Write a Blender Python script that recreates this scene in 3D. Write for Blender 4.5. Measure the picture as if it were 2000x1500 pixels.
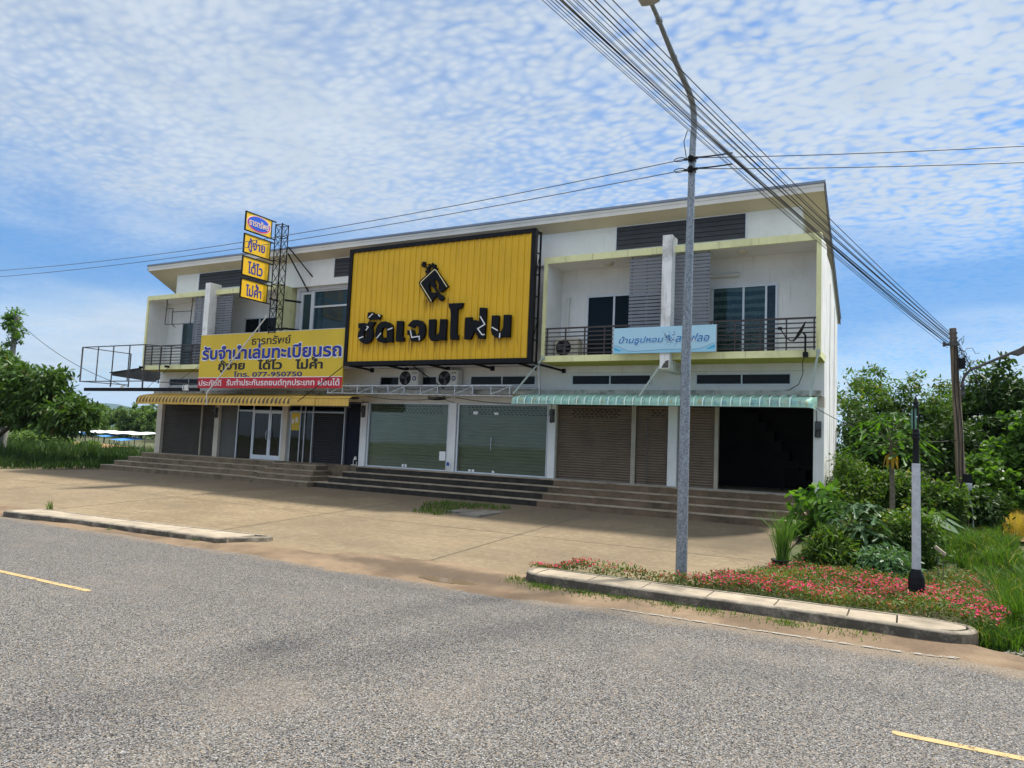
import bpy, bmesh, math, random
import numpy as np
from mathutils import Vector, Matrix, Euler

for o in list(bpy.data.objects):
    bpy.data.objects.remove(o)
SC = bpy.context.scene
COL = SC.collection
R = math.radians

# ------------------------------------------------------------------ camera
cam = bpy.data.cameras.new("camera")
cam.sensor_width = 36.0
cam.lens = 1416.86 / 2000 * 36
cam.clip_start = 0.1
cam.clip_end = 12000
camo = bpy.data.objects.new("camera", cam)
COL.objects.link(camo)
YAW, PITCH, ROLL = 0.4987, 0.0826, 0.0424
_f = Vector((-math.sin(YAW) * math.cos(PITCH), math.cos(YAW) * math.cos(PITCH), math.sin(PITCH)))
_r0 = Vector((math.cos(YAW), math.sin(YAW), 0))
_u0 = _r0.cross(_f)
_r = _r0 * math.cos(ROLL) + _u0 * math.sin(ROLL)
_u = _u0 * math.cos(ROLL) - _r0 * math.sin(ROLL)
camo.matrix_world = Matrix(((_r.x, _u.x, -_f.x, 30.0558), (_r.y, _u.y, -_f.y, -21.5057),
                            (_r.z, _u.z, -_f.z, 1.8633), (0, 0, 0, 1)))
SC.camera = camo

# ------------------------------------------------------------------ light, sky, exposure
SUN_DIR = Vector((0.29, 0.415, 1.0)).normalized()
SUN_EL = math.asin(SUN_DIR.z)
SUN_AZ = math.atan2(SUN_DIR.x, SUN_DIR.y)
sl = bpy.data.lights.new("sun", "SUN")
sl.energy = 4.3
sl.angle = R(4.0)
sl.color = (1.0, 0.94, 0.84)
so = bpy.data.objects.new("sun", sl)
COL.objects.link(so)
so.rotation_euler = SUN_DIR.to_track_quat("Z", "Y").to_euler()
so.location = SUN_DIR * 60

SC.view_settings.view_transform = "Standard"
SC.view_settings.look = "None"
SC.view_settings.exposure = 0.66
SC.view_settings.gamma = 1.0
SC.render.engine = "CYCLES"
SC.cycles.max_bounces = 8
SC.cycles.diffuse_bounces = 4
SC.cycles.transparent_max_bounces = 12
SC.cycles.use_denoising = True

world = bpy.data.worlds.new("World")
SC.world = world
world.use_nodes = True
NT = world.node_tree


class G:
    """small helper for building node trees"""

    def __init__(s, nt):
        s.nt = nt
        s.n = nt.nodes
        s.l = nt.links

    def node(s, t, **kw):
        n = s.n.new(t)
        for k, v in kw.items():
            setattr(n, k, v)
        return n

    def set(s, sock, v):
        if isinstance(v, bpy.types.NodeSocket):
            s.l.new(v, sock)
        else:
            if hasattr(sock.default_value, "__len__") and not hasattr(v, "__len__"):
                v = (v, v, v) if len(sock.default_value) == 3 else (v, v, v, 1)
            if hasattr(sock.default_value, "__len__") and len(sock.default_value) == 4 and len(v) == 3:
                v = (*v, 1)
            sock.default_value = v

    def math(s, op, a, b=0.0, c=0.0, clamp=False):
        n = s.node("ShaderNodeMath", operation=op, use_clamp=clamp)
        s.set(n.inputs[0], a)
        s.set(n.inputs[1], b)
        s.set(n.inputs[2], c)
        return n.outputs[0]

    def vmath(s, op, a, b=(0, 0, 0)):
        n = s.node("ShaderNodeVectorMath", operation=op)
        s.set(n.inputs[0], a)
        s.set(n.inputs[1], b)
        return n.outputs[0]

    def mix(s, fac, a, b, blend="MIX"):
        n = s.node("ShaderNodeMix", data_type="RGBA", blend_type=blend)
        s.set(n.inputs[0], fac)
        s.set(n.inputs[6], a)
        s.set(n.inputs[7], b)
        return n.outputs[2]

    def noise(s, vec, scale, detail=4, rough=0.55, dist=0.0):
        n = s.node("ShaderNodeTexNoise")
        if vec is not None:
            s.l.new(vec, n.inputs["Vector"])
        n.inputs["Scale"].default_value = scale
        n.inputs["Detail"].default_value = detail
        n.inputs["Roughness"].default_value = rough
        n.inputs["Distortion"].default_value = dist
        return n.outputs[0]

    def ramp(s, val, a, b, clamp=True):
        n = s.node("ShaderNodeMapRange", clamp=clamp)
        n.interpolation_type = "SMOOTHSTEP"
        s.set(n.inputs[0], val)
        n.inputs[1].default_value = a
        n.inputs[2].default_value = b
        return n.outputs[0]

    def mapping(s, vec, scale=(1, 1, 1), rot=(0, 0, 0), loc=(0, 0, 0)):
        n = s.node("ShaderNodeMapping")
        s.l.new(vec, n.inputs[0])
        n.inputs["Scale"].default_value = scale
        n.inputs["Rotation"].default_value = rot
        n.inputs["Location"].default_value = loc
        return n.outputs[0]


def build_world():
    g = G(NT)
    g.n.clear()
    out = g.node("ShaderNodeOutputWorld")
    bg = g.node("ShaderNodeBackground")
    bg.inputs[1].default_value = 0.12
    g.l.new(bg.outputs[0], out.inputs[0])
    sky = g.node("ShaderNodeTexSky", sky_type="NISHITA")
    sky.sun_disc = False
    sky.sun_elevation = SUN_EL
    sky.sun_rotation = SUN_AZ
    sky.air_density = 1.0
    sky.dust_density = 0.6
    sky.ozone_density = 2.0
    tc = g.node("ShaderNodeTexCoord")
    d = tc.outputs["Generated"]
    sep = g.node("ShaderNodeSeparateXYZ")
    g.l.new(d, sep.inputs[0])
    x, y, z = sep.outputs
    zz = g.math("MAXIMUM", z, 0.0)
    den = g.math("ADD", zz, 0.10)
    comb = g.node("ShaderNodeCombineXYZ")
    g.set(comb.inputs[0], g.math("DIVIDE", x, den))
    g.set(comb.inputs[1], g.math("DIVIDE", y, den))
    p = comb.outputs[0]
    # broad cover, then altocumulus cells whose contrast grows towards the east
    warp = g.node("ShaderNodeTexNoise")
    g.l.new(p, warp.inputs["Vector"])
    warp.inputs["Scale"].default_value = 3.5
    warp.inputs["Detail"].default_value = 3
    wp = g.vmath("ADD", p, g.vmath("MULTIPLY", g.vmath("SUBTRACT", warp.outputs[1], (0.5, 0.5, 0.5)), (0.10, 0.10, 0.0)))
    broad = g.noise(g.mapping(p, (1, 1, 1), (0, 0, 0.5), (3.1, 0.4, 0)), 0.85, 5, 0.55)
    vor = g.node("ShaderNodeTexVoronoi", feature="SMOOTH_F1")
    g.l.new(g.mapping(wp, (1, 1.35, 1), (0, 0, 0.35)), vor.inputs["Vector"])
    vor.inputs["Scale"].default_value = 34.0
    vor.inputs["Smoothness"].default_value = 0.7
    cells = g.math("SUBTRACT", 1.0, g.math("MULTIPLY", vor.outputs[0], 1.25))
    fine = g.noise(wp, 46.0, 6, 0.65)
    streak = g.noise(g.mapping(wp, (0.9, 4.5, 1), (0, 0, -0.55)), 2.6, 6, 0.62)
    east = g.ramp(x, -0.75, 0.15)
    tex_e = g.math("ADD", g.math("MULTIPLY", cells, 0.62), g.math("MULTIPLY", fine, 0.38))
    tex_w = g.math("ADD", g.math("MULTIPLY", streak, 0.40), g.math("MULTIPLY", tex_e, 0.58))
    texm = g.node("ShaderNodeMix", data_type="FLOAT")
    g.set(texm.inputs[0], east)
    g.set(texm.inputs[2], tex_w)
    g.set(texm.inputs[3], tex_e)
    t = g.math("ADD", g.math("MULTIPLY", texm.outputs[0], 0.85), g.math("MULTIPLY", broad, 0.85))
    tr_ = g.ramp(t, 0.46, 0.98)
    west_c = g.math("ADD", 0.42, g.math("MULTIPLY", tr_, 0.55))
    east_c = g.math("ADD", 0.16, g.math("MULTIPLY", tr_, 0.82))
    cm = g.node("ShaderNodeMix", data_type="FLOAT")
    g.set(cm.inputs[0], east)
    g.set(cm.inputs[2], west_c)
    g.set(cm.inputs[3], east_c)
    cover = cm.outputs[0]
    clear = g.math("MULTIPLY", east, g.math("SUBTRACT", 1.0, g.ramp(t, 0.50, 0.80)))
    cover = g.math("SUBTRACT", cover, g.math("MULTIPLY", clear, 0.2))
    # clear blue gap above the horizon bank
    gapn = g.noise(g.mapping(d, (2.0, 2.0, 9.0)), 1.6, 4, 0.5)
    zg = g.math("ADD", z, g.math("MULTIPLY", g.math("SUBTRACT", gapn, 0.5), 0.16))
    gap = g.math("MULTIPLY", g.ramp(zg, 0.11, 0.18), g.math("SUBTRACT", 1.0, g.ramp(zg, 0.22, 0.31)))
    cover = g.math("MULTIPLY", cover, g.math("SUBTRACT", 1.0, g.math("MULTIPLY", gap, 0.85)))
    cover = g.math("MULTIPLY", cover, 0.95)
    # a bank of bright haze-white cloud low over the horizon
    bankn = g.noise(g.mapping(d, (3.0, 3.0, 14.0)), 1.5, 5, 0.55)
    bank = g.math("MULTIPLY", g.math("SUBTRACT", 1.0, g.ramp(z, 0.0, 0.20)), g.ramp(bankn, 0.30, 0.62))
    north = g.math("MULTIPLY", g.ramp(g.math("MULTIPLY", y, -1.0), -0.25, 0.35), g.ramp(z, 0.30, 0.70))  # extra brightness in the unseen sky behind and overhead, to fill shaded walls
    north = g.math("MAXIMUM", north, g.ramp(z, 0.66, 0.90))
    ccol = g.mix(g.noise(wp, 5.0, 4, 0.5), (2.8, 3.25, 3.75), (4.0, 4.4, 4.8))
    ccol = g.mix(north, ccol, (8.8, 9.0, 9.2))
    base = g.mix(1.0, sky.outputs[0], (0.40, 0.66, 0.88), "MULTIPLY")
    base = g.mix(g.math("MULTIPLY", gap, 0.7), base, (0.50, 1.70, 3.9))
    c1 = g.mix(cover, base, ccol)
    c2 = g.mix(g.math("MULTIPLY", bank, 0.6), c1, (3.3, 4.2, 5.5))
    g.l.new(c2, bg.inputs[0])


build_world()

# ------------------------------------------------------------------ materials
MATS = {}


def newmat(name):
    m = bpy.data.materials.new(name)
    m.use_nodes = True
    g = G(m.node_tree)
    g.n.clear()
    out = g.node("ShaderNodeOutputMaterial")
    b = g.node("ShaderNodeBsdfPrincipled")
    g.l.new(b.outputs[0], out.inputs[0])
    tc = g.node("ShaderNodeTexCoord")
    return m, g, b, tc.outputs["Object"], out


def bump(g, b, h, strength=0.3, dist=0.01):
    n = g.node("ShaderNodeBump")
    n.inputs["Strength"].default_value = strength
    n.inputs["Distance"].default_value = dist
    g.set(n.inputs["Height"], h)
    g.l.new(n.outputs[0], b.inputs["Normal"])


def mat(name, col, rough=0.75, var=0.12, scale=3.0, metal=0.0, spec=0.4, dirt=None, dirt_amt=0.0,
        streak=None, streak_amt=0.0, bmp=0.0, bscale=40.0, streak_lo=0.55, streak_hi=0.75):
    if name in MATS:
        return MATS[name]
    m, g, b, oc, out = newmat(name)
    n1 = g.noise(oc, scale, 5, 0.6)
    lo = tuple(c * (1 - var) for c in col)
    hi = tuple(min(1, c * (1 + var)) for c in col)
    c = g.mix(g.ramp(n1, 0.3, 0.7), lo, hi)
    if dirt:
        n2 = g.noise(oc, scale * 0.45, 7, 0.68)
        c = g.mix(g.math("MULTIPLY", g.ramp(n2, 0.48, 0.70), dirt_amt), c, dirt)
    if streak:
        n3 = g.noise(g.mapping(oc, (6, 6, 0.35)), 1.6, 6, 0.65)
        c = g.mix(g.math("MULTIPLY", g.ramp(n3, streak_lo, streak_hi), streak_amt), c, streak)
    g.l.new(c, b.inputs["Base Color"])
    b.inputs["Roughness"].default_value = rough
    b.inputs["Metallic"].default_value = metal
    b.inputs["Specular IOR Level"].default_value = spec
    if bmp:
        bump(g, b, g.noise(oc, bscale, 4, 0.6), bmp, 0.01)
    MATS[name] = m
    return m


def glass_tint(name, tint, rough=0.02):
    m, g, b, oc, out = newmat(name)
    g.n.remove(b)
    tr = g.node("ShaderNodeBsdfTransparent")
    tr.inputs[0].default_value = (*tint, 1)
    gl = g.node("ShaderNodeBsdfGlossy")
    gl.inputs["Roughness"].default_value = rough
    fr = g.node("ShaderNodeFresnel")
    fr.inputs[0].default_value = 1.5
    n = g.node("ShaderNodeBump")
    n.inputs["Strength"].default_value = 0.06
    n.inputs["Distance"].default_value = 0.02
    g.set(n.inputs["Height"], g.noise(oc, 1.3, 2, 0.5))
    g.l.new(n.outputs[0], gl.inputs["Normal"])
    mx = g.node("ShaderNodeMixShader")
    g.l.new(g.math("MULTIPLY", fr.outputs[0], 0.8, clamp=True), mx.inputs[0])
    g.l.new(tr.outputs[0], mx.inputs[1])
    g.l.new(gl.outputs[0], mx.inputs[2])
    g.l.new(mx.outputs[0], out.inputs[0])
    MATS[name] = m
    return m


def leaf_mat(name, dark, light, trans=0.35, rough=0.45, yellow=None, yamt=0.0):
    m, g, b, oc, out = newmat(name)
    geo = g.node("ShaderNodeNewGeometry")
    rnd = geo.outputs["Random Per Island"]
    c = g.mix(rnd, dark, light)
    n = g.noise(oc, 0.9, 3, 0.5)
    c = g.mix(g.math("MULTIPLY", g.ramp(n, 0.35, 0.7), 0.5), c, tuple(min(1, v * 1.35) for v in light))
    if yellow:
        r2 = g.math("FRACT", g.math("MULTIPLY", rnd, 37.7))
        c = g.mix(g.math("MULTIPLY", g.math("GREATER_THAN", r2, 1 - yamt), 1.0), c, yellow)
    g.l.new(c, b.inputs["Base Color"])
    b.inputs["Roughness"].default_value = rough
    b.inputs["Specular IOR Level"].default_value = 0.18
    t = g.node("ShaderNodeBsdfTranslucent")
    tcol = g.mix(1.0, c, (1.45, 1.6, 0.45), "MULTIPLY")
    g.l.new(tcol, t.inputs[0])
    mx = g.node("ShaderNodeMixShader")
    mx.inputs[0].default_value = trans
    g.l.new(b.outputs[0], mx.inputs[1])
    g.l.new(t.outputs[0], mx.inputs[2])
    g.l.new(mx.outputs[0], out.inputs[0])
    MATS[name] = m
    return m


white_wall = mat("white_wall", (0.76, 0.765, 0.75), 0.85, 0.04, 1.2, dirt=(0.58, 0.56, 0.50), dirt_amt=0.35,
                 streak=(0.38, 0.36, 0.31), streak_amt=0.42, bmp=0.08, bscale=60)
side_wall_m = mat("side_wall_stained", (0.86, 0.85, 0.81), 0.85, 0.05, 1.2, dirt=(0.5, 0.48, 0.43), dirt_amt=0.3,
                  streak=(0.22, 0.21, 0.19), streak_amt=0.75, bmp=0.08, streak_lo=0.5, streak_hi=0.68)
fin_m = mat("weathered_white_concrete", (0.84, 0.84, 0.82), 0.85, 0.08, 2, dirt=(0.20, 0.19, 0.17), dirt_amt=0.6,
            streak=(0.22, 0.21, 0.19), streak_amt=0.5, bmp=0.1)
cream_wall = mat("cream_wall", (0.56, 0.51, 0.42), 0.85, 0.06, 1.5, dirt=(0.40, 0.36, 0.29), dirt_amt=0.4, bmp=0.06)
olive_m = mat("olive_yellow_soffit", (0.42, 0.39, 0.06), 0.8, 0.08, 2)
ygreen = mat("yellow_green_paint", (0.78, 0.77, 0.42), 0.8, 0.06, 2, dirt=(0.50, 0.48, 0.25), dirt_amt=0.45,
             streak=(0.22, 0.20, 0.11), streak_amt=0.6, bmp=0.05)
ledge_m = mat("mouldy_ledge_concrete", (0.42, 0.42, 0.38), 0.9, 0.2, 4, dirt=(0.06, 0.06, 0.05), dirt_amt=0.9,
              streak=(0.12, 0.12, 0.1), streak_amt=0.6, bmp=0.2)
soffit_m = mat("soffit_board", (0.52, 0.47, 0.38), 0.8, 0.05, 1.0, dirt=(0.52, 0.47, 0.38), dirt_amt=0.3)
fascia_m = mat("fascia_board", (0.70, 0.68, 0.63), 0.6, 0.05, 1.0, dirt=(0.5, 0.48, 0.43), dirt_amt=0.35)
roof_m = mat("metal_roof", (0.22, 0.26, 0.33), 0.45, 0.1, 1.0, metal=0.3)
grey_board = mat("charcoal_siding", (0.035, 0.037, 0.043), 0.6, 0.12, 1.5)
slat_m = mat("grey_slat_paint", (0.165, 0.175, 0.20), 0.55, 0.08, 2)
alu = mat("white_aluminium", (0.62, 0.66, 0.70), 0.4, 0.04, 2, metal=0.2)
alu_grey = mat("mill_aluminium", (0.42, 0.44, 0.46), 0.4, 0.08, 2, metal=0.5)
dark_glass = mat("dark_window_glass", (0.008, 0.012, 0.015), 0.05, 0.2, 0.5, spec=0.12)
teal_glass = mat("teal_window_glass", (0.025, 0.05, 0.06), 0.05, 0.2, 0.5, spec=0.3)
green_glass = glass_tint("green_shop_glass", (0.70, 0.75, 0.70))
clear_glass = glass_tint("clear_glass", (0.72, 0.80, 0.80))
door_glass = glass_tint("smoked_door_glass", (0.14, 0.16, 0.17))
rail_m = mat("brown_railing_paint", (0.055, 0.042, 0.04), 0.5, 0.15, 4)
shut_light = mat("light_shutter_steel", (0.52, 0.53, 0.47), 0.5, 0.06, 1.5, metal=0.1)
shut_brown = mat("brown_shutter_steel", (0.155, 0.112, 0.078), 0.5, 0.12, 1.5, metal=0.1, dirt=(0.09, 0.066, 0.046), dirt_amt=0.4)
shut_grey = mat("grey_brown_shutter_steel", (0.062, 0.054, 0.045), 0.55, 0.1, 1.5, metal=0.1)
shut_dark = mat("dark_shutter_steel", (0.016, 0.017, 0.02), 0.55, 0.1, 1.5)
panel_grey = mat("grey_board_panel", (0.10, 0.10, 0.09), 0.7, 0.1, 1.5)
navy = mat("navy_paint", (0.008, 0.010, 0.022), 0.6, 0.2, 2, spec=0.15)
black_m = mat("black_paint", (0.009, 0.009, 0.011), 0.55, 0.2, 4, spec=0.15)
slot_m = mat("vent_slot_dark", (0.02, 0.018, 0.016), 0.9, 0.1, 4)
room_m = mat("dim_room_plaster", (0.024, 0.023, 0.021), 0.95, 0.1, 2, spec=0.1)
step_clean = mat("brown_step_concrete", (0.15, 0.104, 0.066), 0.9, 0.18, 2.5, dirt=(0.05, 0.038, 0.027), dirt_amt=0.85, bmp=0.25, bscale=30)
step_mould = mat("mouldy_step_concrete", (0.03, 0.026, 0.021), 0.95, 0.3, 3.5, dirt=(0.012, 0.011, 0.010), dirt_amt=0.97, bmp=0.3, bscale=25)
step_grey = mat("grey_step_concrete", (0.17, 0.128, 0.082), 0.9, 0.18, 2.5, dirt=(0.055, 0.047, 0.037), dirt_amt=0.9, bmp=0.25, bscale=30)
tread_dark = mat("worn_grey_tread", (0.15, 0.125, 0.09), 0.9, 0.25, 4, dirt=(0.05, 0.042, 0.032), dirt_amt=0.9)
tread_m = mat("tread_edge_concrete", (0.33, 0.27, 0.195), 0.9, 0.2, 3, dirt=(0.10, 0.08, 0.06), dirt_amt=0.7)  # treads paler than the risers, light from above put into the colour
kerb_m = mat("kerb_concrete", (0.25, 0.215, 0.165), 0.9, 0.25, 5, dirt=(0.045, 0.039, 0.029), dirt_amt=0.9, bmp=0.35, bscale=45)
paving_m = mat("paving_concrete", (0.34, 0.285, 0.21), 0.9, 0.18, 2.5, dirt=(0.13, 0.11, 0.08), dirt_amt=0.7, bmp=0.25, bscale=50)
sign_yel = mat("yellow_sign_sheet", (0.72, 0.43, 0.010), 0.45, 0.05, 0.8, metal=0.0, dirt=(0.58, 0.33, 0.01), dirt_amt=0.3,
               streak=(0.30, 0.16, 0.010), streak_amt=0.55)
banner_yel = mat("yellow_banner_print", (0.66, 0.47, 0.035), 0.6, 0.05, 0.7, dirt=(0.55, 0.38, 0.05), dirt_amt=0.3)
plate_yel = mat("golden_plate_print", (0.85, 0.52, 0.02), 0.5, 0.03, 1)
red_m = mat("red_print", (0.50, 0.012, 0.03), 0.5, 0.05, 1)
blue_m = mat("blue_print", (0.015, 0.03, 0.30), 0.5, 0.05, 1)
bright_blue = mat("bright_blue_print", (0.02, 0.11, 0.62), 0.5, 0.05, 1)
navy_print = mat("navy_print", (0.012, 0.02, 0.14), 0.5, 0.05, 1)
ink = mat("black_print", (0.01, 0.01, 0.014), 0.5, 0.05, 1)
whitep = mat("white_print", (0.80, 0.80, 0.80), 0.5, 0.03, 1)
redp = mat("rose_print", (0.72, 0.05, 0.10), 0.5, 0.05, 1)
letter_black = mat("black_letter_acrylic", (0.006, 0.0065, 0.009), 0.45, 0.2, 2, spec=0.12)
skyb = mat("pale_blue_print", (0.42, 0.68, 0.82), 0.5, 0.03, 0.6)
cyanp = mat("cyan_print", (0.06, 0.42, 0.70), 0.5, 0.05, 1)
lightcyan = mat("light_cyan_print", (0.30, 0.60, 0.78), 0.5, 0.05, 1)
azure = mat("azure_print", (0.015, 0.22, 0.55), 0.5, 0.05, 1)
steel_g = mat("galvanised_steel", (0.42, 0.44, 0.46), 0.45, 0.22, 9, metal=0.55, dirt=(0.2, 0.2, 0.2), dirt_amt=0.5)
steel_d = mat("dark_weathered_steel", (0.10, 0.10, 0.105), 0.6, 0.25, 6, metal=0.3, dirt=(0.11, 0.05, 0.025), dirt_amt=0.5)
pvc = mat("white_pvc", (0.68, 0.67, 0.62), 0.5, 0.06, 3)
ac_white = mat("white_ac_casing", (0.66, 0.66, 0.62), 0.5, 0.06, 2, dirt=(0.42, 0.41, 0.37), dirt_amt=0.35)
ac_old = mat("aged_ac_casing", (0.55, 0.51, 0.42), 0.6, 0.1, 2, dirt=(0.22, 0.19, 0.15), dirt_amt=0.5)
cable_m = mat("black_cable", (0.012, 0.012, 0.013), 0.6, 0.1, 2)
cable_grey = mat("bare_wire", (0.10, 0.11, 0.12), 0.5, 0.1, 2, metal=0.4)


def special_materials():
    # asphalt: exposed aggregate, tyre-polished bands, sand drifting in from the shoulder
    m, g, b, oc, out = newmat("asphalt")
    v = g.node("ShaderNodeTexVoronoi", feature="F1")
    g.l.new(oc, v.inputs["Vector"])
    v.inputs["Scale"].default_value = 92
    sepc = g.node("ShaderNodeSeparateColor")
    g.l.new(v.outputs["Color"], sepc.inputs[0])
    r1 = sepc.outputs[0]
    n1 = g.noise(oc, 0.45, 5, 0.6)
    n2 = g.noise(g.mapping(oc, (0.12, 0.9, 1)), 1.0, 4, 0.55)
    c = g.mix(g.ramp(r1, 0.0, 1.0), (0.006, 0.006, 0.006), (0.205, 0.197, 0.186))
    c = g.mix(g.math("MULTIPLY", g.math("GREATER_THAN", sepc.outputs[1], 0.86), 0.65), c, (0.36, 0.28, 0.19))
    c = g.mix(g.math("MULTIPLY", g.math("GREATER_THAN", sepc.outputs[2], 0.93), 0.8), c, (0.46, 0.46, 0.45))
    c = g.mix(g.math("MULTIPLY", g.ramp(v.outputs["Distance"], 0.25, 0.75), 0.35), c, (0.028, 0.028, 0.032))
    c = g.mix(g.math("MULTIPLY", g.ramp(n2, 0.5, 0.75), 0.24), c, (0.05, 0.05, 0.052))
    c = g.mix(g.math("MULTIPLY", g.ramp(n1, 0.5, 0.75), 0.28), c, (0.24, 0.205, 0.16))
    sp = g.node("ShaderNodeSeparateXYZ")
    g.l.new(oc, sp.inputs[0])
    edge = g.math("ADD", sp.outputs[1], g.math("MULTIPLY", g.math("SUBTRACT", g.noise(oc, 1.6, 6, 0.65), 0.5), 1.1))
    c = g.mix(g.math("MULTIPLY", g.ramp(edge, -11.95, -11.3), 0.6), c, (0.22, 0.165, 0.105))
    g.l.new(c, b.inputs["Base Color"])
    b.inputs["Roughness"].default_value = 0.85
    b.inputs["Specular IOR Level"].default_value = 0.3
    bump(g, b, v.outputs["Distance"], 0.55, 0.006)
    MATS["asphalt"] = m

    # broom-finished forecourt concrete
    m, g, b, oc, out = newmat("forecourt_concrete")
    n1 = g.noise(oc, 0.35, 6, 0.6)
    n2 = g.noise(g.mapping(oc, (0.3, 3.4, 1)), 2.2, 7, 0.7)
    n3 = g.noise(oc, 1.1, 7, 0.7)
    n4 = g.noise(oc, 45, 3, 0.6)
    n6 = g.noise(oc, 7, 8, 0.75)
    c = g.mix(g.ramp(n1, 0.3, 0.7), (0.165, 0.124, 0.073), (0.26, 0.203, 0.122))
    c = g.mix(g.math("MULTIPLY", g.ramp(n6, 0.46, 0.66), 0.55), c, (0.15, 0.112, 0.068))
    c = g.mix(g.math("MULTIPLY", g.ramp(n6, 0.52, 0.34), 0.4), c, (0.37, 0.30, 0.20))
    slab = g.node("ShaderNodeTexWhiteNoise", noise_dimensions="1D")
    sp0 = g.node("ShaderNodeSeparateXYZ")
    g.l.new(oc, sp0.inputs[0])
    g.set(slab.inputs["W"], g.math("FLOOR", g.math("DIVIDE", g.math("SUBTRACT", sp0.outputs[0], 4.1), 6.03)))
    c = g.mix(g.math("MULTIPLY", slab.outputs[0], 0.35), c, (0.17, 0.14, 0.10))
    c = g.mix(g.math("MULTIPLY", g.ramp(n2, 0.47, 0.72), 0.72), c, (0.155, 0.115, 0.073))
    c = g.mix(g.math("MULTIPLY", g.ramp(n3, 0.52, 0.72), 0.6), c, (0.15, 0.115, 0.078))
    n5 = g.noise(g.mapping(oc, (2.2, 0.5, 1), (0, 0, 0.25)), 0.9, 6, 0.65)
    c = g.mix(g.math("MULTIPLY", g.ramp(n5, 0.5, 0.74), 0.5), c, (0.22, 0.165, 0.105))
    c = g.mix(g.math("MULTIPLY", g.ramp(n4, 0.55, 0.8), 0.35), c, (0.22, 0.18, 0.13))
    sp = g.node("ShaderNodeSeparateXYZ")
    g.l.new(oc, sp.inputs[0])
    # damp, mouldy band along the steps that also paints in the building's shade
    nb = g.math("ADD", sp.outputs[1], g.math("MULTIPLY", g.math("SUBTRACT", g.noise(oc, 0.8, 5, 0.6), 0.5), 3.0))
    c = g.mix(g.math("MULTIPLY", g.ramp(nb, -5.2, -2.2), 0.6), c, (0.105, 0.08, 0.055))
    # leaf litter stain at the lower right end of the slab
    dx = g.math("SUBTRACT", sp.outputs[0], 26.6)
    dy = g.math("ADD", sp.outputs[1], 4.4)
    dd = g.math("SQRT", g.math("ADD", g.math("MULTIPLY", dx, dx), g.math("MULTIPLY", g.math("MULTIPLY", dy, dy), 1.5)))
    dd = g.math("ADD", dd, g.math("MULTIPLY", g.math("SUBTRACT", g.noise(oc, 1.4, 6, 0.65), 0.5), 2.6))
    c = g.mix(g.math("MULTIPLY", g.math("SUBTRACT", 1, g.ramp(dd, 0.4, 2.9)), 0.72), c, (0.085, 0.068, 0.045))
    sand = g.math("ADD", sp.outputs[1], g.math("MULTIPLY", g.math("SUBTRACT", g.noise(oc, 1.3, 6, 0.65), 0.5), 1.6))
    c = g.mix(g.math("MULTIPLY", g.math("SUBTRACT", 1, g.ramp(sand, -10.6, -9.9)), 0.4), c, (0.22, 0.155, 0.09))
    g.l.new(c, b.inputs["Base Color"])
    b.inputs["Roughness"].default_value = 0.9
    b.inputs["Specular IOR Level"].default_value = 0.25
    h = g.math("ADD", g.noise(g.mapping(oc, (0.6, 26, 1)), 1.5, 3, 0.6), g.math("MULTIPLY", n4, 0.6))
    bump(g, b, h, 0.35, 0.008)
    MATS["forecourt_concrete"] = m

    m, g, b, oc, out = newmat("sandy_dirt")
    n1 = g.noise(oc, 0.9, 6, 0.65)
    n2 = g.noise(oc, 14, 5, 0.7)
    c = g.mix(g.ramp(n1, 0.35, 0.68), (0.235, 0.165, 0.10), (0.125, 0.083, 0.048))
    c = g.mix(g.math("MULTIPLY", g.ramp(n2, 0.5, 0.75), 0.45), c, (0.12, 0.09, 0.06))
    sp = g.node("ShaderNodeSeparateXYZ")
    g.l.new(oc, sp.inputs[0])
    wx = g.math("DIVIDE", g.math("SUBTRACT", sp.outputs[0], 22.9), 3.2)
    wy = g.math("DIVIDE", g.math("ADD", sp.outputs[1], 10.75), 0.62)
    wd = g.math("SQRT", g.math("ADD", g.math("MULTIPLY", wx, wx), g.math("MULTIPLY", wy, wy)))
    wd = g.math("ADD", wd, g.math("MULTIPLY", g.math("SUBTRACT", g.noise(oc, 2.2, 6, 0.65), 0.5), 1.5))
    wet = g.math("SUBTRACT", 1, g.ramp(wd, 0.35, 1.15))
    c = g.mix(g.math("MULTIPLY", wet, 0.8), c, (0.075, 0.05, 0.028))
    g.l.new(c, b.inputs["Base Color"])
    g.l.new(g.math("SUBTRACT", 0.95, g.math("MULTIPLY", wet, 0.35)), b.inputs["Roughness"])
    bump(g, b, g.math("ADD", n2, n1), 0.6, 0.03)
    MATS["sandy_dirt"] = m

    m, g, b, oc, out = newmat("ground_soil")
    n1 = g.noise(oc, 0.25, 6, 0.65)
    n2 = g.noise(oc, 3.0, 6, 0.7)
    c = g.mix(g.ramp(n1, 0.4, 0.62), (0.05, 0.072, 0.02), (0.11, 0.10, 0.045))
    c = g.mix(g.math("MULTIPLY", g.ramp(n2, 0.45, 0.7), 0.6), c, (0.035, 0.045, 0.014))
    g.l.new(c, b.inputs["Base Color"])
    b.inputs["Roughness"].default_value = 0.95
    bump(g, b, n2, 0.6, 0.05)
    MATS["ground_soil"] = m

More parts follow.
